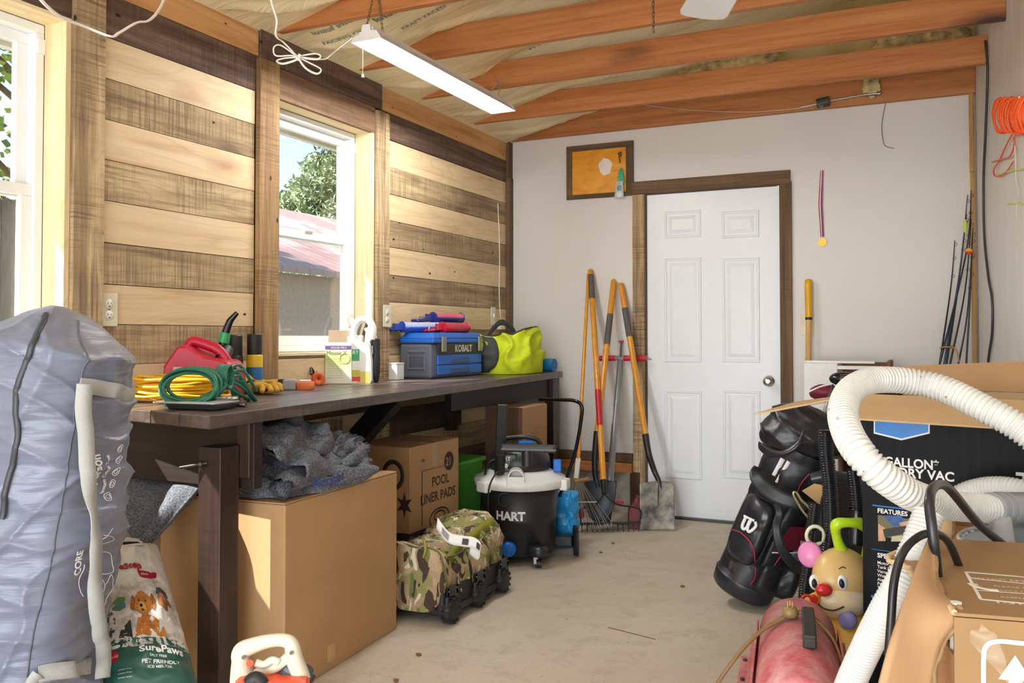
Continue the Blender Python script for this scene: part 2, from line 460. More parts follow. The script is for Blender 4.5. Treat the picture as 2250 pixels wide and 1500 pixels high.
# windows: double hung vinyl
glass = NT('window_glass')
tb = glass.n('ShaderNodeBsdfTransparent'); gb = glass.n('ShaderNodeBsdfGlossy', i_Roughness=0.0)
fr = glass.n('ShaderNodeFresnel', i_IOR=1.45); mx = glass.n('ShaderNodeMixShader')
tb.inputs[0].default_value = (0.93, 0.95, 0.94, 1)
gn = glass.math('MULTIPLY', fr.outputs[0], 1.0)
glass.link(gn, mx.inputs[0]); glass.link(tb.outputs[0], mx.inputs[1]); glass.link(gb.outputs[0], mx.inputs[2]); glass.link(mx.outputs[0], glass.out.inputs[0])
M_glass = glass.m
scr = NT('insect_screen')
tb = scr.n('ShaderNodeBsdfTransparent'); db = scr.n('ShaderNodeBsdfDiffuse'); mx = scr.n('ShaderNodeMixShader')
db.inputs[0].default_value = lin('#7d7670')
cv = scr.coords((1, 1, 1)); cn = scr.noise(cv, 900, 1)
mx.inputs[0].default_value = 0.26
scr.link(tb.outputs[0], mx.inputs[1]); scr.link(db.outputs[0], mx.inputs[2]); scr.link(mx.outputs[0], scr.out.inputs[0])
M_screen = scr.m
def window(idx, y0, y1):
    XF = WX - 0.105
    z0, z1 = 1.056, 2.177; zr = 1.612
    a, b = y0 + 0.02, y1 - 0.02
    w = thing('window_%d' % idx, None, None, (XF, (y0 + y1) / 2, z0)); w['kind'] = 'structure'
    del_ = [k for k in ('label', 'category') if k in w.keys()]
    t = MB()
    for (p0, p1, q0, q1) in ((a, b, z0, z0 + 0.03), (a, b, z1 - 0.03, z1), (a, a + 0.032, z0 + 0.03, z1 - 0.03), (b - 0.032, b, z0 + 0.03, z1 - 0.03)):
        t.bb(XF - 0.07, XF, p0, p1, q0, q1)
    t.build('window_frame', M_vinyl, w, bevel=0.003)
    for nm, s0, s1, xo in (('lower_sash', z0 + 0.03, zr + 0.022, -0.012), ('upper_sash', zr - 0.02, z1 - 0.03, -0.042)):
        t = MB(); x1 = XF + xo; x0 = x1 - 0.026; A, B = a + 0.032, b - 0.032; k = 0.038
        t.bb(x0, x1, A, B, s0, s0 + 0.045); t.bb(x0, x1, A, B, s1 - k, s1); t.bb(x0, x1, A, A + k, s0 + 0.045, s1 - k); t.bb(x0, x1, B - k, B, s0 + 0.045, s1 - k)
        sash = t.build(nm, M_vinyl, w, bevel=0.002)
        g = MB(); xm = (x0 + x1) / 2; g.add([(xm, A + k, s0 + 0.045), (xm, B - k, s0 + 0.045), (xm, B - k, s1 - k), (xm, A + k, s1 - k)], [(0, 1, 2, 3)]); g.build('pane', M_glass, sash)
    t = MB(); t.bb(XF - 0.012, XF + 0.004, (a + b) / 2 - 0.03, (a + b) / 2 + 0.03, zr + 0.022, zr + 0.032); t.build('sash_lock', M_vinyl, w, bevel=0.002)
    g = MB(); xm = XF - 0.066; g.add([(xm, a + 0.03, z0 + 0.03), (xm, b - 0.03, z0 + 0.03), (xm, b - 0.03, zr), (xm, a + 0.03, zr)], [(0, 1, 2, 3)]); g.build('insect_screen', M_screen, w)
    t = MB(); t.mat = 0
    t.bb(XF - 0.001, XF + 0.006, b - 0.026, b, z1 - 0.1, z1 - 0.05); t.build('sash_stop', M_vinyl, w)
window(1, 0.7, 2.0); window(2, 3.02, 3.775)

# ---- back wall with door opening, raw strip at the floor
m = NT('painted_wall')
v = m.coords(); n1 = m.noise(v, 1.3, 4); n2 = m.noise(v, 120, 2)
c = m.ramp(n1, [(0.35, '#d6d1cd'), (0.7, '#dcd8d5')]); m.base(c); m.set(Roughness=0.45); m.bump(n2, 0.05, 0.002)
M_wall = m.m
m = NT('concrete_block'); v = m.coords()
c = m.ramp(m.noise(v, 14, 6, 0.7), [(0.3, '#8f8c84'), (0.6, '#b3aea4'), (0.8, '#c4beb2')]); m.base(c); m.set(Roughness=0.9); m.bump(m.noise(v, 40, 5), 0.4, 0.01)
M_block = m.m
b = MB()
DX0, DX1 = -1.630, -0.795
b.bb(-2.72, DX0, BY, BY + 0.12, 0.36, 2.46); b.bb(DX1, 0.5, BY, BY + 0.12, 0.0, 2.46); b.bb(DX0, DX1, BY, BY + 0.12, 2.035, 2.46)
b.mat = 1; b.bb(-2.72, DX0, BY + 0.01, BY + 0.12, 0.0, 0.36)
b.mat = 2; b.bb(-2.72, DX0, BY + 0.12, BY + 0.14, 0, 2.5); 
struct('wall_back', b, [M_wall, M_block, M_sheath])
# gable above the plate: kraft-faced batts between studs
m = NT('kraft_facing'); v = m.coords()
n1 = m.noise(v, 2.0, 5, 0.6, 0.6); n2 = m.noise(v, 9, 5, 0.6)
c = m.ramp(n1, [(0.25, '#c0a868'), (0.5, '#d8c48a'), (0.75, '#e4d6a8')])
c = m.mix(m.math('MULTIPLY', m.ramp(n2, [(0.55, 0.0), (0.75, 1.0)]), 0.25), c, '#7f7350')
m.base(c); m.set(Roughness=0.5); m.bump(n2, 0.35, 0.02)
M_kraft = m.m
def kraft2():
    m = NT('kraft_ceiling_paper'); v = m.coords()
    n1 = m.noise(v, 1.1, 4, 0.6, 0.4); n2 = m.noise(m.coords((2, 9, 2)), 1.5, 5, 0.6, 0.8); 
    sx = m.n('ShaderNodeSeparateXYZ'); m.link(m.coords(), sx.inputs[0])
    c = m.ramp(n1, [(0.25, '#dcc6a0'), (0.5, '#e6d5ac'), (0.8, '#ecdfb2')])
    c = m.mix(m.math('MULTIPLY', m.ramp(n2, [(0.56, 0.0), (0.75, 1.0)]), 0.35), c, '#8f8458')
    m.base(c); m.set(Roughness=0.42); m.bump(n2, 0.5, 0.02)
    return m.m
M_kraft2 = kraft2()
M_fuzz = plain('#e0c892', 1.0, var=0.35, scale=14, bump=1.0, bscale=60, name='glass_wool')
g = MB(); g.bb(-2.6, 1.2, BY + 0.03, BY + 0.1, 2.46, 3.6)
def gab(u, v):
    x = -2.5 + 3.0 * u; z = 2.46 + 1.1 * v
    return Vector((x, BY + 0.02 - 0.03 * abs(math.sin(x * PI / 0.4)) + 0.012 * fbm((x, 0, z), 9), z))
g.mat = 1; g.grid(gab, 90, 30); struct('wall_gable', g, [M_fir, M_kraft])
# right wall, white panelling, slightly out of square; ends before the cartons
RW0, RW1 = Vector((0.235, BY, 0)), Vector((0.345, 3.3, 0))
rdir = (RW1 - RW0).normalized(); rnor = Vector((-rdir.y, rdir.x, 0)); rnor = rnor if rnor.x < 0 else -rnor
def onright(px, py, off=0.0):
    d = ray(px, py); o = RW0 + rnor * off
    return EYE + d * ((o - EYE).dot(rnor) / d.dot(rnor))
MR = basis(RW0, rdir, (0, 0, 1))   # local x along wall, y up, z normal
if MR.to_3x3().col[2].dot(rnor) < 0: pass
L_R = (RW1 - RW0).length
r = MB()
zsign = 1 if MR.to_3x3().col[2].dot(rnor) > 0 else -1
def rb(a0, a1, z0, z1, t0, t1):
    vs = [MR @ Vector((a, z, t * zsign)) for t in (t0, t1) for z in (z0, z1) for a in (a0, a1)]
    r.add(vs, [(0, 2, 3, 1), (4, 5, 7, 6), (0, 1, 5, 4), (2, 6, 7, 3), (0, 4, 6, 2), (1, 3, 7, 5)], False)
for a in range(9):
    a0 = L_R * a / 9; rb(a0 + 0.0015, L_R * (a + 1) / 9 - 0.0015, 0, 3.3, -0.012, 0.0)
rb(0, L_R, 0, 3.3, -0.1, -0.0125)
struct('wall_right', r, M_wall)
r = MB(); r.bb(0.345, 2.2, 3.3, 3.4, 0, 3.4); r.bb(2.1, 2.2, -1.6, 3.3, 0, 3.6); struct('wall_right_bay', r, M_wall)
p = MB(); p.r = 0.9; p.bb(0.207, 0.228, BY - 0.032, BY, 0, 2.02); p.bb(0.204, 0.228, BY - 0.03, BY, 2.022, 2.46)
trim(p, wood('raw_stud', '#c9a268', '#b48a50', '#8a6434', 2, knot=0.6, var=0.1), bevel=0.001)
# unseen front wall behind camera, opening added to let the fill light in
r = MB(); r.bb(-2.7, 2.2, -1.6, -1.5, 2.15, 3.6); r.bb(-2.7, -2.3, -1.6, -1.5, 0, 2.15); r.bb(1.4, 2.2, -1.6, -1.5, 0, 2.15); struct('wall_front', r, M_wall)

# ---- sloped insulated ceiling
def ceil_z(x, y):
    s = (x - WX)
    z = 2.44 + 0.285 * s
    ph = ((y - 2.98) / 0.6) % 1.0
    sag = math.sin(PI * ph) ** 0.8 * (0.10 if s > 0.25 else 0.10 * s / 0.25)
    n = fbm((x * 0.9, y * 2.2, 0), 1.6, 4, 3.1)
    fold = max(0.0, 1 - abs(((y * 1.0 - x * 0.55 + 0.12 * fbm((x, y, 0), 1.3, 2, 5)) % 0.62) - 0.31) / 0.035)
    w = min(1.0, s / 0.15)
    return z - sag * (0.45 + 0.5 * n) * w + (0.030 * n - 0.028 * fold) * w
c = MB(); c.grid(lambda u, v: Vector((WX - 0.1 + 4.6 * u, -1.6 + 7.1 * v, ceil_z(WX - 0.1 + 4.6 * u, -1.6 + 7.1 * v))), 150, 360)
c.bb(-2.8, 2.2, -1.6, BY + 0.2, 3.95, 4.0)
struct('ceiling', c, M_kraft2)
# kraft print: rows of lettering
M_ink = plain('#6f7d70', 0.6); M_ink2 = plain('#7a6a50', 0.6)
def ceil_text(s, px, py, size, ang, bold, mt):
    # find the surface below the ray
    d = ray(px, py); t = 1.0
    for k in range(4000):
        q = EYE + d * t
        if q.z >= ceil_z(q.x, q.y) - 0.006: break
        t += 0.002
    ca, sa = math.cos(ang), math.sin(ang)
    def fn(x, y):
        X = q.x + (x * ca - y * sa); Y = q.y - (x * sa + y * ca) * -1
        return Vector((X, Y, ceil_z(X, Y) - 0.005))
    return fn
def lettering(s, px, py, size, ang=0.3, bold=0.01, mt=None, flip=1):
    t = bpy.data.objects['ceiling']
    f0 = ceil_text(s, px, py, size, ang, bold, mt)
    text('printing', s, size, (lambda x, y: f0(x, -y)), mt or M_ink, t, bold=bold)
lettering('knaufinsulation', 828, 50, 0.062, -0.02, 0.02)
lettering('KRAFT FACED', 885, 66, 0.036, 0.0)
lettering('knauf insul', 690, 78, 0.05, 0.1)
lettering('FACING OUT', 712, 100, 0.04, 0.1)
lettering('R-19', 1165, 110, 0.05, 0.0)

# ---- joists: each one its own timber
for i, y in enumerate((1.20, 1.80, 2.40, 2.98, 3.58, 4.16, 4.80, 5.35)):
    j = MB(); j.r = [0.2, 0.5, 0.3, 0.25, 0.15, 0.6, 0.85, 0.0][i]
    x1 = 0.235 + (BY - y) * 0.0524 - 0.001 if y > 3.3 else 2.1
    j.bb(WX + 0.001, x1, y, y + 0.036, CZ, CZ + 0.14)
    bk = ['', '', '', 'ending at the left wall above the bench end', 'passing over the near end of the shop light', 'nearer of the two seen whole between wall and wall', 'seen whole just in front of the back wall', 'dark one lying on top of the white back wall'][i]
    if i < 3: bk = 'overhead nearest the viewer' if i == 2 else 'overhead behind the viewer'
    struct('trim_%d' % (20 + i), j, M_fir, bevel=0.002)
# blocking and glass wool over the back wall
def wool(name, c, r, seed, label):
    w = MB(); w.ell(c, r, 40, fn=lambda d: 1 + 0.28 * fbm(d, 2.6, 4, seed)); w.smooth = True
    return tag(w.build(name, M_fuzz), label, 'insulation')
wool('glass_wool_clump', yp(1590, 140, 5.28), (0.30, 0.06, 0.055), 1.0, 'loose yellow brown glass wool bulging left over the second joist from the back')
wool('glass_wool_clump', yp(1985, 95, 5.25), (0.16, 0.06, 0.09), 4.0, 'ragged glass wool bulging above the back wall near the right corner')
wool('glass_wool_clump', yp(2085, 85, 5.25), (0.1, 0.06, 0.07), 7.0, 'dark ragged glass wool tucked in the top right corner over the joist')
wool('glass_wool_tuft', yp(1915, 190, 5.325), (0.045, 0.02, 0.06), 9.0, 'small tan wool tuft hanging beside the cable hook on the back beam')
# ---- door
M_door = plain('#e9edf1', 0.35, var=0.012)
d = thing('door_1', None, None, (DX0, BY, 0)); d['kind'] = 'structure'
t = MB(); YD = BY + 0.012
t.bb(DX0 + 0.012, DX1 - 0.008, YD, YD + 0.035, 0.012, 2.025)
t.build('door_slab', M_door, d)
def panel(x0, x1, z0, z1):
    t = MB()
    def ring(o, y): return [(x0 + o, YD + y, z0 + o), (x1 - o, YD + y, z0 + o), (x1 - o, YD + y, z1 - o), (x0 + o, YD + y, z1 - o)]
    prof = [(0, 0.0), (0.004, -0.006), (0.012, -0.006), (0.017, -0.001), (0.028, -0.0015), (0.032, -0.0005), (0.05, -0.006), (0.053, -0.0065)]
    vs = [q for o, y in prof for q in ring(o, y)]
    fs = [(i * 4 + k, i * 4 + (k + 1) % 4, (i + 1) * 4 + (k + 1) % 4, (i + 1) * 4 + k) for i in range(len(prof) - 1) for k in range(4)]
    fs.append(tuple(len(vs) - 4 + k for k in range(4)))
    t.add(vs, fs); t.build('door_panel', M_door, d)
for (a, c2) in ((1460, 1541), (1587, 1669)):
    X0 = yp(a, 600, YD).x; X1 = yp(c2, 600, YD).x
    for (u, w2) in ((463, 522), (567, 796), (858, 1052)):
        mx_ = (a + c2) / 2
        panel(X0, X1, yp(mx_, w2, YD).z, yp(mx_, u, YD).z)
kn = MB(); K = yp(1690, 837, YD)
Mk = Matrix.Translation(K) @ Euler((R_(90), 0, 0)).to_matrix().to_4x4()
kn.lathe([(0.0, 0.0), (0.033, 0.0), (0.033, 0.006), (0.014, 0.012), (0.012, 0.03), (0.024, 0.038), (0.029, 0.05), (0.026, 0.062), (0.014, 0.068), (0.0, 0.066)], 28, Mk)
kn.build('door_knob', plain('#c9c6c0', 0.18, 1.0), d)
M_dkm = plain('#33302c', 0.4, 0.8)
for py in (500, 795):
    h = MB(); q = yp(1418, py, YD); h.cyl((q.x, YD - 0.008, q.z - 0.045), (q.x, YD - 0.008, q.z + 0.045), 0.006, n=10); h.build('hinge', M_dkm, d)
h = MB(); h.bb(DX0, DX0 + 0.011, BY - 0.004, BY + 0.06, 0, 2.035); h.bb(DX1 - 0.007, DX1, BY - 0.004, BY + 0.06, 0, 2.035); h.bb(DX0, DX1, BY - 0.002, BY + 0.06, 2.027, 2.036)
h.build('door_jamb', [plain('#5a4632', 0.7)], d)
h = MB(); q = yp(1637, 899, YD); h.box((q.x, YD - 0.0008, q.z), (0.018, 0.001, 0.016)); h.build('yellow_sticker', plain('#cbc23a', 0.5), d)
h = MB(); q = yp(1712, 412, YD); h.box((q.x - 0.002, YD - 0.004, q.z - 0.01), (0.02, 0.008, 0.05)); h.build('corner_bracket', M_vinyl, d)
h = MB(); h.bb(DX0 - 0.02, DX1 + 0.02, BY - 0.03, BY + 0.09, -0.001, 0.012); h.build('threshold', plain('#4a4a48', 0.5, 0.6), d)
h = MB(); h.bb(DX0 - 0.05, DX1 + 0.05, YD + 0.05, YD + 0.1, 0, 2.1); h.build('door_backing', plain('#2a2622', 0.9), d)
t = MB(); t.r = 0.5; t.bb(-1.706, DX0 + 0.002, BY - 0.02, BY, 0.2, 2.03); trim(t, M_post, bevel=0.002)
t = MB(); t.r = 0.4; t.bb(DX1 - 0.004, -0.73, BY - 0.02, BY, 0.0, 2.045); trim(t, M_trim, bevel=0.002)
t = MB(); t.r = 0.6; t.bb(-1.706, -0.737, BY - 0.022, BY, 2.033, 2.112); trim(t, M_trimh, bevel=0.002)
t = MB(); t.r = 0.1; t.bb(-2.55, -1.71, BY - 0.02, BY + 0.02, 0.33, 0.385); trim(t, M_trimh)
t = MB(); t.r = 0.9; t.bb(-2.55, -1.71, BY - 0.04, BY + 0.01, 0.265, 0.325); trim(t, M_fir)
t = MB(); t.r = 0.1; t.bb(-1.725, -1.66, BY - 0.024, BY + 0.005, 0.0, 0.27); trim(t, plain('#4a3524', 0.9))
# ================================================================== OUTSIDE THE WINDOWS
g = MB(); g.bb(-40, -2.75, -15, 45, -0.2, -0.15)
gm = plain('#b3ad90', 0.95, var=0.2, scale=2.0, name='pale_bounce_ground'); struct('ground', g, gm)  # ground colour raised to bounce light up onto the soffit
# own eave: vented white soffit
m = NT('vented_soffit'); v = m.coords()
wv = m.n('ShaderNodeTexWave', i_Scale=26.0); wv.bands_direction = 'Y'; m.link(v, wv.inputs[0])
sx = m.n('ShaderNodeTexWave', i_Scale=1.0); sx.bands_direction = 'Y'; m.link(v, sx.inputs[0])
c = m.mix(m.math('MULTIPLY', m.ramp(wv.outputs[0], [(0.35, 1.0), (0.5, 0.0)]), m.ramp(sx.outputs[0], [(0.45, 0.0), (0.5, 1.0)])), '#e8e6df', '#a9a498')
m.base(c); m.set(Roughness=0.5)
s = MB(); s.bb(-3.30, -2.72, -2, 6.0, 2.30, 2.32); struct('trim_40', s, m.m)
s = MB(); s.bb(-3.34, -3.30, -2, 6.0, 2.28, 2.44); struct('trim_41', s, M_vinyl)
# neighbouring shed
sh = thing('shed', 'tan stucco shed with sloping pink metal roof seen through the window', 'building', (-8.5, 11, -0.15))
m = NT('stucco'); v = m.coords(); m.base(m.ramp(m.noise(v, 20, 4), [(0.3, '#a8937e'), (0.7, '#bba692')])); m.set(Roughness=0.95)
q = MB(); q.bb(-12, -8, 9.3, 22.0, -0.15, 2.0); q.build('shed_wall', m.m, sh)
m = NT('old_metal_roof'); v = m.coords()
wv = m.n('ShaderNodeTexWave', i_Scale=1.1); wv.bands_direction = 'Y'; m.link(v, wv.inputs[0])
n1 = m.noise(v, 0.8, 5, 0.6)
c = m.ramp(n1, [(0.35, '#a58f8a'), (0.5, '#b08880'), (0.65, '#d0c6c2')])
c = m.mix(m.ramp(wv.outputs[0], [(0.86, 0.0), (0.97, 0.6)]), c, '#8a6a62')
m.base(c); m.set(Roughness=0.5)
q = MB(); q.add([(-7.7, 8.9, 1.98), (-7.7, 22.5, 1.98), (-12.4, 22.5, 3.75), (-12.4, 8.9, 3.75), (-7.7, 8.9, 2.06), (-7.7, 22.5, 2.06), (-12.4, 22.5, 3.83), (-12.4, 8.9, 3.83)],
      [(0, 1, 2, 3), (7, 6, 5, 4), (0, 4, 5, 1), (1, 5, 6, 2), (2, 6, 7, 3), (3, 7, 4, 0)]); q.build('shed_roof', m.m, sh)
m = NT('fence_boards'); v = m.coords((1, 8, 1)); m.base(m.ramp(m.noise(v, 6, 4), [(0.3, '#5f594a'), (0.7, '#7a7463')])); m.set(Roughness=0.95)
fn_ = MB()
for k in range(40): fn_.bb(-6.03, -6.0, 1.2 + k * 0.145, 1.338 + k * 0.145, -0.15, 2.12)
tag(fn_.build('fence', m.m), 'tall weathered board fence behind the left window', 'fence')
def leafmat(name, a, b2):
    m = NT(name); at = m.n('ShaderNodeAttribute', attribute_name='rnd'); m.base(m.ramp(at.outputs['Fac'], [(0.0, a), (1.0, b2)])); m.set(Roughness=0.6)
    return m.m
M_bark = plain('#6a5746', 0.95, bump=0.6)
def tree(name, label, base, H, crown, nleaf, mat, size, seed, needle=False):
    rr = random.Random(seed); base = Vector(base)
    t = thing(name, label, 'tree', base)
    tr = MB(); tips = []
    tr.tube([base, base + Vector((0.1, 0, H * 0.5)), base + Vector((0, 0.1, H * 0.95))], lambda u: 0.16 * (1 - 0.8 * u), 8)
    for k in range(46 if needle else 30):
        u = rr.uniform(0.22, 0.97); a = rr.uniform(0, 2 * PI); st = base + Vector((0.05, 0.05, H * u))
        L = crown * (1.15 - u if needle else math.sin(PI * min(1, 0.25 + u * 0.75))) * rr.uniform(0.7, 1.1) + 0.3
        e = st + Vector((math.cos(a) * L, math.sin(a) * L, L * (0.12 if needle else 0.5)))
        md = st.lerp(e, 0.5) + Vector((0, 0, 0.1 * L)); tr.tube([st, md, e], lambda w: 0.035 * (1 - 0.8 * w), 5)
        tips.append((st, md, e))
    tr.build('trunk', M_bark, t)
    lf = MB()
    for k in range(nleaf):
        st, md, e = rr.choice(tips); w = rr.uniform(0.2, 1.0)
        c = (st.lerp(md, w * 2) if w < 0.5 else md.lerp(e, w * 2 - 1)) + Vector((rr.gauss(0, 0.16), rr.gauss(0, 0.16), rr.gauss(0, 0.13)))
        lf.r = rr.random()
        d1 = Vector((rr.gauss(0, 1), rr.gauss(0, 1), rr.gauss(0, 1) + (0.4 if needle else 0))).normalized(); d2 = d1.cross(Vector((rr.gauss(0, 1), rr.gauss(0, 1), rr.gauss(0, 1)))).normalized()
        ln = size * rr.uniform(0.6, 1.3); wd = ln * (0.16 if needle else 0.42)
        lf.add([c, c + d1 * ln * 0.5 + d2 * wd, c + d1 * ln, c + d1 * ln * 0.5 - d2 * wd], [(0, 1, 2, 3)], False)
    lf.build('foliage', mat, t)
ML1 = leafmat('leaf_green', '#5f7a34', '#b9c86a'); ML2 = leafmat('needle_green', '#5d7050', '#a3b088')
tree('leafy_tree', 'leafy green tree close outside the left window', (-8.0, 5.7, -0.15), 6.0, 1.9, 16000, ML1, 0.09, 3)
tree('leafy_tree', 'second leafy tree behind the first outside the left window', (-12.5, 5.0, -0.15), 8.0, 2.6, 16000, ML1, 0.12, 4)
tree('pine_tree', 'tall pine rising behind the shed roof at the right of the window', (-15.6, 20.9, -0.15), 7.6, 2.9, 26000, ML2, 0.22, 5, True)
tree('pine_tree', 'shorter pine behind the shed roof left of the tall pine', (-17.5, 22.0, -0.15), 6.6, 2.4, 20000, ML2, 0.22, 6, True)
tree('pine_tree', 'low bushy pine behind the roof at the left of the centre window', (-21.0, 25.0, -0.15), 6.3, 2.4, 16000, ML2, 0.22, 8, True)
# ================================================================== WORKBENCH
ZB = 0.905
M_bench = wood('stained_bench_top', '#786a62', '#584a44', '#2e2521', 1, across=20, saw=0.5, knot=0.4, rough=0.38, var=0.3, wear=0.25, coat=0.25, knotcol='#120c08')
M_benchv = wood('stained_bench_leg', '#4c3226', '#35211a', '#1a100c', 2, across=30, saw=0.35, knot=0.4, rough=0.45, var=0.2, wear=0.18, coat=0.15, knotcol='#120c08')
M_benchx = wood('stained_bench_rail', '#3a2822', '#2a1c18', '#150e0b', 0, across=30, saw=0.3, knot=0.3, rough=0.5, var=0.2, knotcol='#120c08')
M_black = plain('#1b1b1d', 0.5, var=0.1)
bench = thing('workbench', 'long dark-stained plank workbench along the boarded left wall', 'workbench', (-2.3, 3.5, 0))
bt = MB()
NF, NW = Vector((-1.845, 1.885, 0)), Vector((-2.575, 2.022, 0))
FF, FW = Vector((-2.14, 5.26, 0)), Vector((-2.553, 5.26, 0))
nb = 5
for i in range(nb):
    bt.r = random.random()
    a0 = NW.lerp(NF, i / nb + 0.002); a1 = NW.lerp(NF, (i + 1) / nb - 0.002)
    b0 = FW.lerp(FF, i / nb + 0.002); b1 = FW.lerp(FF, (i + 1) / nb - 0.002)
    dz = random.uniform(-0.0015, 0.0)
    vs = [Vector((q.x, q.y, z)) for z in (ZB - 0.040, ZB + dz) for q in (a0, a1, b1, b0)]
    bt.add(vs, [(3, 2, 1, 0), (4, 5, 6, 7), (0, 1, 5, 4), (1, 2, 6, 5), (2, 3, 7, 6), (3, 0, 4, 7)])
bt.build('bench_top', M_bench, bench, bevel=0.003)
b = MB(); b.r = 0.3
P0 = Vector((-1.918, 2.0, 0)); ang = R_(3)
b.box((P0.x - 0.042, P0.y + 0.042, 0.398), (0.084, 0.084, 0.796), rz=ang); b.build('leg', M_benchv, bench, bevel=0.003)
b = MB(); b.r = 0.6; b.bb(-2.53, -1.875, 2.10, 2.138, 0.66, 0.864); b.build('end_apron', M_benchx, bench, bevel=0.002)
b = MB(); b.r = 0.8; b.box((-1.91, 2.12, 0.779), (0.05, 0.06, 0.17)); b.build('corner_block', M_benchv, bench, bevel=0.002)
b = MB(); b.r = 0.5; b.bb(-2.215, -2.155, 5.14, 5.24, 0, 0.864); b.build('leg', M_benchv, bench, bevel=0.003)
b = MB(); b.r = 0.5; b.bb(-2.545, -2.49, 5.14, 5.24, 0, 0.864); b.build('leg', M_benchv, bench, bevel=0.003)
b = MB(); b.bar((-2.27, 4.0, 0.80), (-2.20, 5.135, 0.80), 0.035, 0.12, up=(0, 0, 1)); b.build('front_apron', M_black, bench)
b = MB(); q0 = dp(965, 893, 3.75); q1 = dp(845, 1015, 3.75)
b.bar((-2.26, 3.46, 0.835), (-2.52, 3.13, 0.40), 0.10, 0.05, up=(0.2, 1, 0)); b.build('diagonal_brace', M_black, bench)
b = MB(); b.bar((-2.545, 2.2, 0.84), (-2.545, 5.13, 0.84), 0.05, 0.045); b.build('wall_cleat', M_benchx, bench)
b = MB(); b.box((-2.45, 4.35, 0.73), (0.05, 0.06, 0.26)); b.build('hanger_block', M_benchv, bench)
b = MB(); q = Vector((-1.985, 1.992, 0.745)); b.cyl(q + Vector((-0.055, -0.028, -0.01)), q + Vector((0.02, 0.008, 0.004)), 0.0045, n=8); b.cyl(q + Vector((0.0, -0.004, 0)), q + Vector((0.008, 0.0, 0.001)), 0.011, n=6); b.build('bolt', plain('#6e6560', 0.4, 0.9), bench)

# ---------------- things on the bench
def coil(name, label, cat, c, R, r, turns, mat, rx=0.0, ry=0.0, rz=0.0, ell=1.0, sq=0.35, seed=1, wrap=None, group=None, h=0.03, lump=0.15):
    rr = random.Random(seed); t = MB()
    M = frame(c, rz, rx, ry); pts = []
    ph = [rr.uniform(0, 6) for _ in range(6)]
    for i in range(turns * 16):
        a = 2 * PI * i / 16; k = i / 16.0
        rad = R * (1 + lump * math.sin(k * 2.4 + ph[0]) * 0.6 + 0.05 * math.sin(3 * a + ph[1] + k))
        pin = 1 - sq * abs(math.cos(a)) ** 6
        pts.append(M @ Vector((rad * ell * math.cos(a) + 0.012 * math.sin(k * 5 + ph[2]), rad * math.sin(a) * pin, h * math.sin(k * 1.9 + ph[3]) * 0.6 + 0.008 * math.sin(2 * a + ph[4] + k * 3))))
    t.tube(smooth_path(pts, 2), r, 7)
    return t
M_ygc = plain('#dba51c', 0.45, var=0.08); M_grc = plain('#2c7a63', 0.4, var=0.08); M_orc = plain('#ef5a1c', 0.45, var=0.06)
# yellow extension cord, flattened heap at the wall end
q = zp(395, 868, ZB)
c0 = Vector((-2.31, 2.16, ZB + 0.045))
def heap(name, label, cat, c, L, Wd, H, r, n, mat, rz, seed):
    rr = random.Random(seed); t = MB(); M = frame(c, rz)
    pts = []
    for k in range(n):
        zz = H * (k + 0.5) / n; w = Wd * (1 - 0.35 * k / n) * rr.uniform(0.75, 1.1); l = L * (1 - 0.25 * k / n) * rr.uniform(0.8, 1.08)
        for a in range(12):
            A = 2 * PI * a / 12 + rr.uniform(-.06, .06)
            pts.append(M @ Vector((l * math.cos(A), w * math.sin(A) * (0.55 + 0.45 * abs(math.sin(A * 0.5 + k))), r + zz + 0.006 * rr.uniform(-1, 1))))
    t.tube(smooth_path(pts, 3), r, 7)
    return t.build(name, mat)
tag(heap('extension_cord', '', '', Vector((-2.335, 2.25, ZB)), 0.19, 0.10, 0.085, 0.0055, 11, M_ygc, R_(32), 3), 'yellow extension cord heaped on the bench end under the green cord', 'cord')
# green cord: a gathered figure-eight bundle, big loop to the left, tied waist, tail to the right
rr = random.Random(5); g = thing('extension_cord', 'dark green extension cord in a tied loop lying over the yellow one', 'cord', (-2.16, 2.15, ZB))
A0 = dp(420, 848, 2.78); Bt = dp(492, 828, 2.86); C0 = dp(525, 845, 3.0)
t = MB(); pts = []
sideu = (RGT).normalized()
for k in range(13):
    R1 = 0.085 * rr.uniform(0.8, 1.12); off = rr.uniform(-0.03, 0.03)
    for a in range(10):
        A = 2 * PI * a / 10
        p = A0 + sideu * (R1 * 1.05 * math.cos(A)) + Vector((0, 0, R1 * 0.62 * math.sin(A))) + Vector((-0.4, 0.9, 0)) * (off + 0.02 * math.sin(A + k) + 0.05 * math.sin(A) * 0.5)
        pts.append(p)
pts = [p if p.z > ZB + 0.006 else Vector((p.x, p.y, ZB + 0.006 + rr.uniform(0, 0.004))) for p in pts]
t.tube(smooth_path(pts, 3), 0.0052, 7); t.build('cord_loop', M_grc, g)
t = MB(); pts = []
for k in range(9):
    z1 = rr.uniform(-0.02, 0.035)
    s = Bt + Vector((0, 0, rr.uniform(-0.03, 0.01)))
    e = dp(538, 850 + 22 * (k % 3), 3.0) + Vector((rr.uniform(-.01, .01), rr.uniform(-.05, .05), z1))
    m1 = s.lerp(e, 0.5) + Vector((0, 0, 0.02 + z1))
    pts += [s, m1, e, e + Vector((0, 0.012, -0.012)), m1 + Vector((0, 0.015, -0.018))]
pts = [Vector((p.x, p.y, max(p.z, ZB + 0.007))) for p in pts]
t.tube(smooth_path(pts, 4), 0.0052, 7); t.build('cord_tail', M_grc, g)
t = MB()
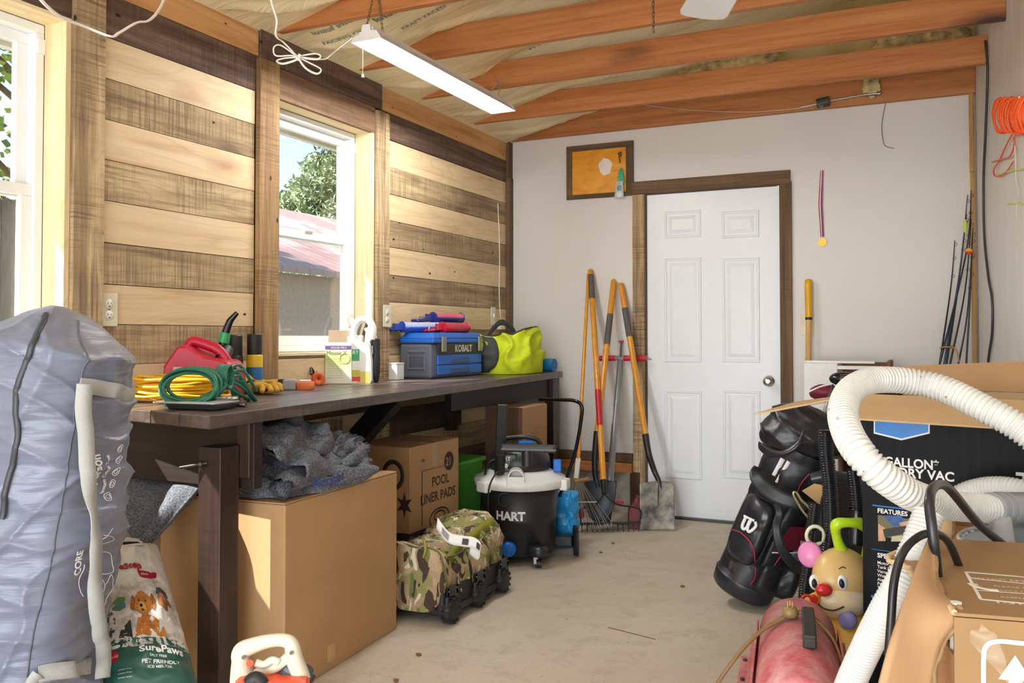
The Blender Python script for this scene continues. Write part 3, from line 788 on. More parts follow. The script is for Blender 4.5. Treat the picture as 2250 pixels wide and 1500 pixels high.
for k in range(6):
    c = Bt + sideu * (-0.012 + 0.006 * k); ring = [c + Vector((-0.4, 0.9, 0)) * (0.036 * math.cos(a)) + Vector((0, 0, 0.038 * math.sin(a))) for a in [2 * PI * i / 14 for i in range(14)]]
    t.tube(ring, 0.0052, 7, closed=True)
t.build('cord_wrap', M_grc, g)
t = MB(); q = zp(378, 893, ZB); t.box(q + Vector((0, 0, 0.012)), (0.042, 0.026, 0.022), rz=0.4); t.cyl(q + Vector((-.02, 0, .012)), q + Vector((-.045, -.01, .012)), 0.006, n=8); t.build('plug', plain('#1f5a34', 0.4), g, bevel=0.003, label='dark green three pin plug')
# plastic tray of sockets in packaging
pk = thing('socket_set_tray', 'flat clear and grey plastic tray of sockets on the front corner of the bench', 'tool set', zp(440, 895, ZB))
Mp = basis(zp(430, 893, ZB), zp(500, 905, ZB) - zp(352, 893, ZB), (-0.3, 1, 0))
Mp = frame(zp(432, 897, ZB), R_(8))
t = MB(Mp); t.box((0, 0, 0.021), (0.22, 0.13, 0.004)); t.build('blister_card', plain('#c9cbcd', 0.25, var=0.05), pk, bevel=0.001)
t = MB(Mp); t.box((0.02, 0, 0.0095), (0.17, 0.10, 0.018), taper=1.12); t.build('plastic_tray', plain('#3a3c3f', 0.3), pk, bevel=0.003)
t = MB(Mp)
for k in range(7): t.cyl((-0.02 + 0.02 * k, 0.045, 0.031), (-0.006 + 0.02 * k, 0.05, 0.031), 0.007, n=10)
t.build('socket', plain('#b9bbbd', 0.2, 1.0), pk)
t = MB(Mp); t.cyl((-0.05, 0.07, 0.008), (0.14, 0.055, 0.008), 0.007, n=10); t.build('ratchet_bar', plain('#9a9c9f', 0.25, 1.0), pk)

# red fuel can
gc = thing('fuel_can', 'red plastic fuel can with green and black pour spout behind the cords', 'fuel can', (-2.45, 2.47, ZB))
Mg = frame((-2.445, 2.475, ZB), R_(22))
M_red = plain('#c3123a', 0.38, var=0.06, name='red_plastic')
t = MB(Mg)
# side profile in local x-z, extruded in y with bevelled shoulders
prof = [(-0.128, 0.0), (0.125, 0.0), (0.132, 0.02), (0.132, 0.095), (0.110, 0.135), (0.02, 0.150), (-0.05, 0.192), (-0.078, 0.192), (-0.132, 0.115), (-0.132, 0.02)]
n = len(prof)
rings = []
for yy, sc in ((-0.078, 0.90), (-0.070, 0.97), (-0.055, 1.0), (0.055, 1.0), (0.070, 0.97), (0.078, 0.90)):
    rings.append([(x * sc, yy, (z - 0.08) * sc + 0.08 if z > 0.01 else 0.0) for x, z in prof])
vs = [q for r_ in rings for q in r_]
fs = [(i * n + k, i * n + (k + 1) % n, (i + 1) * n + (k + 1) % n, (i + 1) * n + k) for i in range(5) for k in range(n)]
t.add(vs, fs, False); t.add(rings[0], [tuple(reversed(range(n)))]); t.add(rings[-1], [tuple(range(n))])
t.build('can_body', M_red, gc, bevel=0.012, seg=3)
t = MB(Mg); t.tube(smooth_path([(-0.072, 0, 0.168), (-0.055, 0, 0.203), (-0.02, 0, 0.200), (0.05, 0, 0.172), (0.085, 0, 0.125)], 5), 0.0165, 12, flat=1.2); t.build('handle', M_red, gc)
t = MB(Mg); t.box((-0.055, -0.0795, 0.085), (0.065, 0.002, 0.055)); t.build('label', plain('#cfc9be', 0.6), gc)
for k, s in enumerate(('WARNING', 'DANGER')):
    text('lettering', s, 0.012, Mg @ basis((-0.083, -0.0806, 0.098 - 0.018 * k), (1, 0, 0), (0, 0, 1)), plain('#55504a', 0.6), gc)
text('lettering', 'GASOLINE', 0.016, Mg @ basis((0.02, -0.0796, 0.09), (1, 0, 0), (0, 0, 1)), plain('#9c1230', 0.5), gc, extrude=0.001)
Ms = Mg
sp0, sp1, sp2, sp3 = dp(498, 772, 3.33), dp(502, 745, 3.33), dp(513, 707, 3.33), dp(522, 690, 3.33)
t = MB(); t.cyl(Mg @ Vector((0.062, 0, 0.135)), sp0.lerp(sp1, 0.15), 0.028, 0.026); t.build('spout_cap', M_black, gc, bevel=0.002)
t = MB(); t.cyl(dp(491, 752, 3.33), dp(496, 730, 3.33), 0.021, 0.019); t.build('spout_collar', plain('#35a865', 0.4), gc)
t = MB(); t.tube(smooth_path([dp(490, 757, 3.33), dp(496, 730, 3.33), dp(505, 706, 3.33), dp(512, 697, 3.33), dp(521, 687, 3.33)], 5), lambda u: 0.0175 - 0.009 * u, 14); t.build('spout', plain('#1c1d1f', 0.15, 0.2), gc)
# aerosol can
def can(name, label, c, R, H, mb_, mt, bandm=None, cat='spray can', group=None):
    a = thing(name, label, cat, c)
    M = frame(c)
    t = MB(M); t.lathe([(0, 0), (R * .95, 0), (R, 0.006), (R, H * 0.60), (R * 0.98, H * 0.62), (R * .9, H * .64), (0, H * .64)], 28); t.build('can_body', mb_, a)
    t = MB(M); t.lathe([(R * .92, H * .62), (R * .92, H * .97), (R * .86, H), (0, H)], 28); t.build('cap', mt, a)
    if bandm:
        t = MB(M); t.lathe([(R + .0006, H * 0.2), (R + .0006, H * 0.42)], 28, arc=2 * PI); t.build('label_band', bandm, a)
    return a
can('spray_can', 'yellow aerosol can with a black cap beside the dark post', (-2.50, 2.80, ZB), 0.033, 0.235, plain('#e0c21c', 0.3), M_black, plain('#2a6fb0', 0.4))
can('spray_can', 'black aerosol can half hidden behind the fuel can and yellow can', (-2.543, 2.735, ZB), 0.03, 0.23, plain('#2c2a2a', 0.3), M_black)

# leather gloves
def glove(name, label, c, rz, seed):
    gl = thing(name, label, 'glove', c); M = frame(c, rz)
    mt = plain('#c29a3c', 0.85, var=0.18, scale=14, bump=0.5, bscale=50, name='yellow_leather')
    def w(d): return 1 + 0.10 * fbm(d, 3.2, 3, seed)
    t = MB(M); t.ell((0.0, 0, 0.024), (0.058, 0.046, 0.024), 26, fn=w)
    t.build('palm', mt, gl, subsurf=1)
    for k in range(4):
        t = MB(M); y0 = -0.033 + 0.022 * k; L = (0.062, 0.078, 0.075, 0.055)[k]
        t.tube(smooth_path([(0.035, y0, 0.026), (0.06 + L * .35, y0 * 1.15, 0.03), (0.05 + L * .8, y0 * 1.3 - 0.004, 0.02), (0.045 + L, y0 * 1.4 - 0.01, 0.011)], 4), lambda u: 0.0128 * (1 - 0.25 * u) * (1 if u < 0.95 else 0.6), 10)
        t.build('finger', mt, gl)
    t = MB(M); t.tube(smooth_path([(-0.02, 0.03, 0.02), (0.01, 0.062, 0.024), (0.045, 0.07, 0.013)], 4), lambda u: 0.014 * (1 - .25 * u), 10); t.build('thumb', mt, gl)
    t = MB(M)
    t.grid(lambda u, v: Vector((-0.045 - 0.075 * v, (0.042 + 0.02 * v + 0.004 * math.sin(7 * u * 2 * PI)) * math.cos(2 * PI * u), 0.03 + 0.01 * v + (0.021 + 0.013 * v + 0.004 * math.sin(5 * u * 2 * PI + v * 3)) * math.sin(2 * PI * u))), 32, 6, cu=True)
    t.build('cuff', mt, gl, solid=0.003)
glove('work_glove', 'yellow leather work glove, the nearer of the pair, on the bench before the black post', zp(566, 864, ZB), R_(-14), 2.0)
glove('work_glove', 'second yellow leather glove under the first with cuff raised towards the fuel can', zp(548, 858, ZB + 0.001) + Vector((-.035, .075, 0.0)), R_(20), 6.0)
# tape measure and ratchet straps
tm = thing('tape_reel', 'grey and white tape reel with an orange drum beyond the gloves', 'reel', zp(650, 856, ZB))
c = zp(652, 856, ZB); M = frame(c, R_(35))
t = MB(M @ frame((0.035, 0, 0))); t.lathe([(0, 0), (0.036, 0), (0.038, 0.004), (0.038, 0.03), (0.034, 0.034), (0, 0.034)], 26); t.build('strap_coil', plain('#e8804e', 0.7), tm)
t = MB(M); t.box((-0.03, 0, 0.022), (0.055, 0.04, 0.044)); t.build('housing', plain('#a9aaad', 0.45), tm, bevel=0.006)
t = MB(M); t.box((-0.062, 0, 0.03), (0.03, 0.03, 0.03)); t.build('front_guard', M_black, tm, bevel=0.004)
t = MB(M); t.box((0.035, 0, 0.039), (0.05, 0.018, 0.008)); t.build('buckle', plain('#c9c9c9', 0.3, 0.9), tm, bevel=0.002)
rs = thing('ratchet_strap', 'rolled orange ratchet strap with a black handle beside the tape reel', 'strap', zp(698, 848, ZB))
c = zp(698, 846, ZB) ; M = frame(c, R_(60))
for dx, dy, R0 in ((0.0, 0, 0.028), (0.0, 0.075, 0.034)):
    t = MB(M @ frame((dx, dy, R0 + 0.001), 0, R_(90)))
    sp = []
    for i in range(90):
        a = i * 0.35; r_ = 0.010 + (R0 - 0.010) * i / 90; sp.append((r_ * math.cos(a), r_ * math.sin(a), 0))
    t.tube(sp, 0.013, 4, flat=0.09 if False else 1.0) if False else t.tube(sp, 0.0012, 4, up=None)
    t.lathe([(R0 - .003, -0.014), (R0, -0.013), (R0, 0.013), (R0 - .003, 0.014), (0.008, 0.0135), (0.008, -0.0135), (R0 - .003, -0.014)], 26)
    t.build('rolled_webbing', plain('#e0642a', 0.7, var=0.12), rs)
t = MB(M); t.tube(smooth_path([(-0.03, 0.0, 0.05), (-0.02, 0.03, 0.078), (0, 0.05, 0.055), (0.0, 0.07, 0.04)], 4), 0.006, 8); t.build('ratchet_handle', plain('#2b2724', 0.5), rs)
t = MB(M); t.bar((0.03, -0.01, 0.006), (0.05, 0.11, 0.003), 0.026, 0.002); t.build('loose_end', plain('#e0642a', 0.7, var=0.12), rs)
# carton of poison (open flap)
def bx_text(par, s, size, M, col='#f2f2ee', **kw): return text('lettering', s, size, M, plain(col, 0.6), par, **kw)
c = (zp(714, 843, ZB) + zp(772, 843, ZB)) / 2
ux = (zp(772, 843, ZB) - zp(714, 843, ZB)).normalized()
M = basis(c, ux, Vector((0, 0, 1)).cross(ux))
mz = thing('product_box', 'open white and green product carton standing on the bench by the window', 'box', c, M=M)
w = 0.124; H = 0.195; D = 0.055
M_prod = NT('printed_green_white'); v = M_prod.coords(); sx = M_prod.n('ShaderNodeSeparateXYZ'); M_prod.link(v, sx.inputs[0])
cc = M_prod.ramp(M_prod.math('MULTIPLY', sx.outputs[2], 5.0), [(0.0, '#eceadf'), (0.25, '#e3e8cc'), (0.6, '#b9cf7c'), (0.82, '#dfe6c4'), (0.86, '#eeeee6')]); M_prod.base(cc); M_prod.set(Roughness=0.5)
t = MB(M)
t.bb(-w / 2, w / 2, 0.0, 0.002, 0, H); t.bb(-w / 2, w / 2, D - .002, D, 0, H); t.bb(-w / 2, -w / 2 + .002, 0.002, D - .002, 0, H); t.bb(w / 2 - .002, w / 2, 0.002, D - .002, 0, H); t.bb(-w / 2, w / 2, 0, D, 0, 0.002)
t.build('carton', M_prod.m, mz)
t = MB(M); t.bb(-w / 2 + .004, w / 2 - .004, D - 0.001, D + 0.001, H, H + 0.058); t.build('top_flap', plain('#a08a72', 0.8), mz, bevel=0.003)
t = MB(M); t.bb(-w / 2, w / 2, -0.0008, 0, H - 0.033, H - 0.015); t.build('purple_band', plain('#6a4f82', 0.5), mz)
def fm(x, z, y=-0.0012): return M @ basis((x, y, z), (1, 0, 0), (0, 0, 1))
bx_text(mz, 'HOUSE MICE', 0.013, fm(-0.035, H - 0.029), '#e9e4ee')
bx_text(mz, 'Moose X', 0.026, fm(-0.056, H - 0.058), '#2f3a2a')
bx_text(mz, '* * * * * *', 0.018, fm(-0.054, H - 0.016), '#5f4a80')
for k in range(9): bx_text(mz, 'ooo oooo oo ooooo oo' if k % 2 else 'oooooo ooo oo oooo', 0.0075, fm(-0.05, 0.115 - 0.011 * k), '#98a080')
t = MB(M); t.tube([(0.03 + 0.024 * math.cos(a), -0.001, 0.12 + 0.024 * math.sin(a)) for a in [i * PI / 14 for i in range(28)]], 0.0008, 5, closed=True); t.build('seal_ring', plain('#d9e0bd', 0.5), mz)
# white jug with handle and green / red label
c = zp(797, 843, ZB) + Vector((-0.03, 0.035, 0)); M = frame(c, YAW)
jg = thing('sprayer_jug', 'white jug with moulded handle, green and red label, yellow liquid below', 'jug', c, rz=YAW)
M_wh = plain('#e9e8e4', 0.4, var=0.03, sss=0.0)
t = MB(M)
pr = [(-0.045, 0), (0.045, 0), (0.050, 0.02), (0.048, 0.11), (0.040, 0.18), (0.058, 0.25), (0.055, 0.285), (0.02, 0.312), (-0.02, 0.31), (-0.042, 0.28), (-0.05, 0.22), (-0.05, 0.02)]
hole = [(0.028 * math.cos(a) + 0.008, 0.262 + 0.026 * math.sin(a)) for a in [2 * PI * k / 12 + PI for k in range(12)]]
t.prism([(x, z) for x, z in pr if z <= 0.23] , 0.05, Matrix(((1, 0, 0, 0), (0, 0, -1, 0), (0, 1, 0, 0), (0, 0, 0, 1))))
t.build('jug_body', M_wh, jg, bevel=0.012, seg=3)
t = MB(M); t.tube(smooth_path([(-0.038, 0, 0.20), (-0.040, 0, 0.255), (-0.012, 0, 0.300), (0.030, 0, 0.300), (0.052, 0, 0.262), (0.046, 0, 0.21)], 5), 0.0135, 12, flat=1.3); t.build('handle', M_wh, jg)
t = MB(M); t.box((0, -0.0254, 0.07), (0.085, 0.001, 0.13)); t.build('label', plain('#f0efe8', 0.4), jg)
t = MB(M); t.box((-0.025, -0.0262, 0.135), (0.036, 0.001, 0.055)); t.build('label_green', plain('#179a5a', 0.4), jg)
t = MB(M); t.box((-0.022, -0.0262, 0.022), (0.038, 0.001, 0.022)); t.build('label_red', plain('#d63a24', 0.4), jg)
t = MB(M); t.box((-0.022, -0.0262, 0.05), (0.038, 0.001, 0.03)); t.build('label_yellow', plain('#c5b92a', 0.4), jg)
t = MB(M); t.box((0.012, -0.0258, 0.03), (0.06, 0.0008, 0.055)); t.build('liquid_level', plain('#d7bf5c', 0.3), jg)
text('lettering', 'RT', 0.024, M @ basis((-0.04, -0.027, 0.14), (1, 0, 0), (0, 0, 1)), plain('#f4f4f0', 0.5), jg, bold=0.01)
# black battery sprayer wand leaning on jug
c = zp(820, 841, ZB); M = frame(c + Vector((0.0, 0.02, 0)), YAW)
sw = thing('sprayer_wand', 'black trigger grip sprayer wand standing against the white jug', 'sprayer', c)
t = MB(M); t.tube([(0.0, 0, 0.0), (0.004, 0, 0.012), (-0.004, 0, 0.05), (-0.006, 0, 0.085), (0.0, 0, 0.12), (0.002, 0, 0.15), (-0.003, 0, 0.20), (0.0, 0, 0.215)], lambda u: [0.008, 0.012, 0.026, 0.028, 0.023, 0.018, 0.026, 0.020][min(7, int(round(u * 7)))], 16); t.build('grip', plain('#262628', 0.5), sw)
t = MB(M); t.box((-0.024, -0.02, 0.158), (0.03, 0.014, 0.04)); t.build('label', plain('#d5d5d2', 0.4), sw, bevel=0.002)
t = MB(M); t.box((-0.024, -0.0275, 0.166), (0.018, 0.001, 0.008)); t.box((-0.024, -0.0275, 0.151), (0.018, 0.001, 0.008)); t.build('label_print', M_black, sw)
t = MB(M); t.tube(smooth_path([(0.0, 0, 0.21), (-0.01, 0.0, 0.235), (-0.035, 0.01, 0.24), (-0.052, 0.02, 0.262)], 4), 0.009, 10); t.build('hose_end', plain('#dcdcd8', 0.4), sw)
# white jug behind, with red cap and wire loop
c = Vector((-2.50, 3.50, ZB)); M = frame(c, YAW)
wj = thing('white_bottle', 'square white bottle with black collar and red cap behind the sprayer jug', 'bottle', c)
t = MB(M); t.box((0, 0, 0.115), (0.075, 0.06, 0.23)); t.build('bottle_body', plain('#eeeeea', 0.35), wj, bevel=0.008)
t = MB(M); t.cyl((-0.02, 0, 0.23), (-0.02, 0, 0.242), 0.028); t.build('collar', M_black, wj)
t = MB(M); t.cyl((-0.02, 0, 0.242), (-0.02, 0, 0.262), 0.02); t.build('neck', plain('#eeeeea', 0.35), wj)
t = MB(M); t.cyl((-0.02, 0, 0.262), (-0.02, 0, 0.274), 0.012); t.build('red_cap', plain('#c44a34', 0.4), wj)
t = MB(M); t.tube(smooth_path([(-0.02, 0, 0.27), (-0.036, 0, 0.30), (-0.024, 0, 0.325), (-0.006, 0, 0.31), (-0.008, 0, 0.282), (0.02, 0, 0.285), (0.03, 0, 0.30)], 5), 0.0014, 6); t.build('wire_loop', plain('#c98a6a', 0.4, 0.5), wj)
# grey hand tool hanging on the jamb
c = xp(782, 680, WX - 0.02)
hk = thing('hand_scraper', 'grey curved handle tool standing in the window corner behind the jugs', 'hand tool', (-2.61, 3.70, 1.056))
t = MB(); t.tube(smooth_path([(-2.615, 3.66, 1.06), (-2.615, 3.675, 1.14), (-2.612, 3.70, 1.20), (-2.612, 3.72, 1.225)], 5), lambda u: 0.02 - 0.009 * u, 10, flat=0.6); t.build('tool_body', plain('#8f9397', 0.35, 0.3), hk)
t = MB(); t.tube(smooth_path([(-2.60, 3.695, 1.06), (-2.60, 3.71, 1.14), (-2.60, 3.735, 1.19), (-2.602, 3.728, 1.22)], 5), 0.008, 8); t.build('grip', plain('#3a3b3d', 0.5), hk)
# small white box at back
t = MB(frame((-2.50, 3.86, ZB), R_(2))); t.box((0, 0, 0.04), (0.05, 0.07, 0.08)); t.box((0, 0, 0.083), (0.054, 0.074, 0.008))
tag(t.build('small_white_box', plain('#e4e3de', 0.5), bevel=0.002), 'small white lidded box squeezed between the black grip and the toolbox', 'box')

# blue and grey toolbox
tb = thing('toolbox', 'blue and dark grey portable toolbox with two drawers', 'toolbox', (-2.46, 4.25, ZB))
X0, X1, Y0, Y1 = -2.565, -2.355, 3.99, 4.56
T = Matrix.Translation((-2.46, 4.275, ZB))
M_grey = plain('#5c626e', 0.45, var=0.04); M_blue = plain('#1c62c0', 0.35, var=0.03); M_dg = plain('#2d3032', 0.5)
hx, hy = (X1 - X0) / 2, (Y1 - Y0) / 2
t = MB(T); t.bb(-hx, hx - 0.012, -hy, hy, 0, 0.185); t.build('case_body', M_grey, tb, bevel=0.014, seg=3)
t = MB(T); t.bb(-hx, hx, -hy, hy, 0.187, 0.212); t.box((0, 0, 0.228), (2 * hx - 0.0, 2 * hy, 0.032), taper=0.88); t.build('lid', M_blue, tb, bevel=0.006)
t = MB(T); t.bb(-0.055, 0.055, -hy - 0.005, -hy + 0.01, 0.135, 0.152); t.bb(-0.055, -0.045, -hy - 0.005, -hy + .01, 0.05, 0.135); t.bb(0.045, 0.055, -hy - 0.005, -hy + .01, 0.05, 0.135); t.bb(-0.055, 0.055, -hy - 0.005, -hy + 0.01, 0.045, 0.058); t.build('side_handle', M_grey, tb, bevel=0.004)
t = MB(T); t.bb(-0.045, 0.045, -hy - 0.0015, -hy + 0.01, 0.058, 0.118); t.build('handle_recess', plain('#4a4f5a', 0.6), tb)
t = MB(T); t.bb(hx - 0.012, hx - 0.002, -hy + 0.055, hy - 0.02, 0.128, 0.186); t.build('name_panel', M_dg, tb, bevel=0.002)
text('lettering', 'KOBALT', 0.052, T @ basis((hx - 0.001, -0.05, 0.140), (0, 1, 0), (0, 0, 1)), plain('#d9d6c8', 0.5), tb, bold=0.025, spacing=1.0)
for z0 in (0.072, 0.018):
    t = MB(T); t.bb(hx - 0.012, hx + 0.0, -hy + 0.05, hy - 0.02, z0, z0 + 0.05); dr = t.build('drawer', M_blue, tb, bevel=0.003, label='blue translucent drawer')
    t = MB(T); t.bb(hx - 0.001, hx + 0.004, -0.11, 0.11, z0 + 0.008, z0 + 0.034); t.build('drawer_pull', plain('#23518c', 0.3), dr, bevel=0.002)
for yy in (-hy + 0.10, hy - 0.05):
    t = MB(T); t.bb(hx, hx + 0.012, yy - 0.022, yy + 0.022, 0.14, 0.222); t.build('latch', plain('#8d8f7c', 0.4, 0.3), tb, bevel=0.004)
# caulk guns on the toolbox
ZT = ZB + 0.2445
def gun(label, c, rz, mt, tube_m, L=0.34):
    g = thing('caulking_gun', label, 'caulking gun', c); M = frame(c, rz)
    t = MB(M)
    a0 = -0.12; a1 = 0.13
    t.grid(lambda u, v: Vector((a0 + (a1 - a0) * v, 0.029 * math.cos(PI * (1.0 + u)), 0.03 + 0.029 * math.sin(PI * (1.0 + u)))), 14, 4)
    t.lathe([(0.027, 0), (0.03, 0.004), (0.03, 0.0), (0.012, -0.002)], 22, frame((a1, 0, 0.03), 0, 0, R_(90)))
    t.build('cradle', mt, g, solid=0.002)
    t = MB(M); t.cyl((a0 - 0.005, 0, 0.03), (a0, 0, 0.03), 0.03, n=20); t.bar((a0 - 0.06, 0, 0.03), (a0, 0, 0.03), 0.022, 0.035); t.build('frame_head', mt, g, bevel=0.002)
    t = MB(M); t.tube(smooth_path([(a0 - 0.05, 0, 0.02), (a0 - 0.07, 0.03, 0.012), (a0 - 0.075, 0.09, 0.011)], 5), 0.0105, 8, flat=0.9); t.build('handle_grip', mt, g)
    t = MB(M); t.tube(smooth_path([(a0 - 0.01, 0, 0.02), (a0 - 0.02, 0.04, 0.012), (a0 - 0.03, 0.085, 0.010)], 5), 0.007, 8); t.build('trigger', plain('#3c3c40', 0.4, 0.5), g)
    t = MB(M); t.cyl((a0 - 0.13, 0, 0.03), (a1 - 0.02, 0, 0.03), 0.0035, n=8); t.tube(smooth_path([(a0 - 0.13, 0, 0.03), (a0 - 0.14, 0, 0.018), (a0 - 0.13, 0, 0.008)], 3), 0.0035, 8); t.build('push_rod', plain('#b8b8ba', 0.3, 0.9), g)
    if tube_m:
        t = MB(M); t.cyl((a0 + 0.002, 0, 0.032), (a1 - 0.002, 0, 0.032), 0.0245, n=22); ct = t.build('sealant_tube', tube_m, g)
        t = MB(M); t.cyl((a1, 0, 0.032), (a1 + 0.06, 0, 0.034), 0.007, 0.003, n=12); t.build('nozzle', plain('#e8e8e4', 0.4), g)
    return g
gun('blue caulking gun with a white barred nozzle lying along the back of the toolbox lid', (-2.505, 4.10, ZT), R_(70), plain('#2d4fb5', 0.3), plain('#b9c3e4', 0.4))
gun('red caulking gun at the front of the toolbox lid', (-2.405, 4.30, ZT), R_(88), plain('#c01a3c', 0.25), plain('#b83a50', 0.35))
gun('dark blue caulking gun holding a pink sealant tube, lying on top of the others', (-2.47, 4.33, ZT + 0.055), R_(82), plain('#23307c', 0.3), plain('#cf6478', 0.4))
# hi-vis bag: crumpled soft bag
hb = thing('soft_bag', 'crumpled lime yellow soft tool bag with charcoal trim', 'bag', (-2.32, 4.83, ZB))
M_lime = plain('#c8d81a', 0.7, var=0.05, bump=0.15, name='lime_fabric'); M_char = plain('#3a3c3e', 0.8)
def bag(u, v):
    a = 2 * PI * u; cx, cy = -2.335, 4.86
    rx, ry = 0.175, 0.225
    ca, sa = math.cos(a), math.sin(a)
    e = 0.62
    px_ = math.copysign(abs(ca) ** e, ca) * rx; py_ = math.copysign(abs(sa) ** e, sa) * ry
    top = 0.21 + 0.055 * math.sin(a + 2.1) + 0.03 * math.sin(2 * a + 0.6)
    if v < 0.75:
        k = v / 0.75; z = top * k; s = 1.0 + 0.05 * math.sin(PI * k) - 0.16 * k * k
    else:
        k = (v - 0.75) / 0.25; z = top - 0.10 * k; s = 0.84 - 0.34 * k
    d = Vector((px_ * s, py_ * s, z))
    n = fbm(d, 9, 3, 2.0) * 0.022 + 0.03 * (1 - abs(math.sin(d.x * 14 + d.y * 9 + 3 * fbm(d, 4, 2, 1.0)))) ** 3
    k2 = min(1, v * 4)
    d = d + Vector((ca, sa, 0.6)) * (n * k2)
    d.z = max(d.z, 0.001)
    x = cx + d.x
    return Vector((max(x, -2.575), cy + d.y, ZB + d.z))
t = MB(); t.grid(bag, 110, 50, cu=True); t.build('bag_body', M_lime, hb, solid=0.003)
t = MB(); t.tube(smooth_path([bag(u, 0.76) + Vector((0, 0, 0.004)) for u in [i / 24 for i in range(24)]], 2, True), 0.006, 6, closed=True); t.build('rim_binding', M_char, hb)
t = MB()
t.tube(smooth_path([Vector((-2.40, 4.66, ZB + 0.19)), Vector((-2.38, 4.74, ZB + 0.27)), Vector((-2.37, 4.84, ZB + 0.31)), Vector((-2.35, 4.95, ZB + 0.27)), Vector((-2.34, 5.0, ZB + 0.20))], 6), 0.018, 8, flat=0.25, up=(1, 0, 0)); t.build('carry_strap', M_char, hb)
t = MB(); t.grid(lambda u, v: bag(0.695 + 0.05 * v + 0.02 * math.sin(3 * u), 0.03 + u * 0.7) + Vector((0.006, -0.008, 0.0)), 16, 3); t.build('charcoal_trim', M_char, hb, solid=0.002)
# blue roll
br = thing('blue_roll', 'blue capped cylinder lying on the far end of the bench', 'cylinder', (-2.15, 5.1, ZB))
a, c = Vector((-2.38, 5.00, ZB + 0.043)), Vector((-2.155, 5.20, ZB + 0.043))
a, c = Vector((-2.38, 5.145, ZB + 0.043)), Vector((-2.155, 5.12, ZB + 0.043))
t = MB(); t.cyl(a, c, 0.042, n=28); t.build('roll_body', plain('#1f7fc4', 0.3), br, bevel=0.003)
t = MB(); t.cyl(c, c + (c - a).normalized() * 0.016, 0.0425, 0.040, n=28); t.build('end_cap', plain('#1a6cae', 0.35), br, bevel=0.004)
# straw bits on bench
t = MB()
for (px, py, a, L) in ((790, 862, 0.3, 0.06), (775, 858, -0.5, 0.04), (800, 858, 0.9, 0.03)):
    q = zp(px, py, ZB + 0.002); t.cyl(q, q + Vector((math.cos(a) * L, math.sin(a) * L, 0.001)), 0.0008, n=5)
tag(t.build('plastic_straw_bits', plain('#d8d27a', 0.5)), 'thin yellow bits of string lying on the bench front', 'string')
# ---------------- outlets and wires on the boards
def outlet(x, y, z, label, kind='duplex', w=0.072, rz=0.0, col='#dcd6bc'):
    M = Matrix.Translation((x, y, z)) @ Matrix.Rotation(rz, 4, 'Z') @ Matrix(((0, 0, 1, 0), (1, 0, 0, 0), (0, 1, 0, 0), (0, 0, 0, 1)))
    o = thing('wall_outlet' if kind == 'duplex' else 'wall_switch', label, 'outlet' if kind == 'duplex' else 'switch', (x, y, z), M=M)
    t = MB(M); t.box((0, 0, 0.003), (w, 0.116, 0.006)); t.build('cover_plate', plain(col, 0.4), o, bevel=0.002)
    if kind == 'duplex':
        for s in (-1, 1):
            t = MB(M); t.lathe([(0, 0.0078), (0.0165, 0.0078), (0.0172, 0.006)], 24, frame((0, s * 0.0195, 0))); rc = t.build('receptacle', plain('#f0eee6', 0.3), o)
            t = MB(M); t.box((-0.006, s * 0.0195 + 0.003, 0.0079), (0.0016, 0.008, 0.0006)); t.box((0.006, s * 0.0195 + 0.003, 0.0079), (0.0016, 0.0065, 0.0006)); t.cyl((0, s * 0.0195 - 0.008, 0.0076), (0, s * 0.0195 - 0.008, 0.0083), 0.0025, n=10); t.build('slot', M_black, rc)
        t = MB(M); t.cyl((0, 0, 0.006), (0, 0, 0.0073), 0.003, n=10); t.build('screw', plain('#8a877a', 0.3, 0.8), o)
    else:
        t = MB(M); t.box((0, 0.003, 0.009), (0.009, 0.022, 0.012)); t.build('toggle', plain('#f0eee6', 0.3), o, bevel=0.002)
q = (xp(218, 643, WX) + xp(256, 715, WX)) / 2
outlet(WX + 0.001, 2.156, 1.222, 'cream duplex outlet on the boards just above the grey tent bag')
outlet(WX + 0.02, 3.862, 1.235, 'duplex outlet at the foot of the post between window and blue toolbox')
outlet(WX + 0.001, 5.135, 1.262, 'small white switch plate on the boards above the lime bag', 'switch', 0.06, 0, '#e6e2d2')
t = MB(); w0 = xp(1094, 447, WX + 0.012); t.tube(smooth_path([w0, Vector((WX + 0.012, 5.215, 1.7)), Vector((WX + 0.012, 5.21, 1.4)), Vector((WX + 0.012, 5.235, 1.22))], 8), 0.004, 7)
wr = t.build('white_wire', plain('#e2d9c6', 0.5)); tag(wr, 'thin white wire running down the boards near the back corner', 'wire')
t = MB(); t.box((WX + 0.015, 5.235, 1.2), (0.028, 0.06, 0.05)); t.build('wire_plug', plain('#e6e2d2', 0.4), wr, bevel=0.003)
# ================================================================== CEILING AND WALL THINGS
M_lampw = plain('#e9eaec', 0.35, var=0.01)
lf = thing('shop_light', 'lit white twin-tube shop light hanging on chains from the joists', 'ceiling light', (-2.0, 3.5, 2.3))
LX, LY0, LY1, LZ = -2.005, 2.87, 4.11, 2.30
t = MB()
prof = [(-0.072, 0.0), (-0.068, 0.001), (-0.045, 0.028), (-0.02, 0.034), (0.02, 0.034), (0.045, 0.028), (0.068, 0.001), (0.072, 0.0)]
vs = [(LX + x, y, LZ + z) for y in (LY0, LY1) for x, z in prof]; n = len(prof)
t.add(vs, [(k, k + 1, n + k + 1, n + k) for k in range(n - 1)])
t.build('reflector', M_lampw, lf, solid=0.002)
t = MB(); t.bb(LX - 0.024, LX + 0.024, LY0 + 0.01, LY1 - 0.01, LZ + 0.035, LZ + 0.06); t.build('ballast_cover', M_lampw, lf, bevel=0.004)
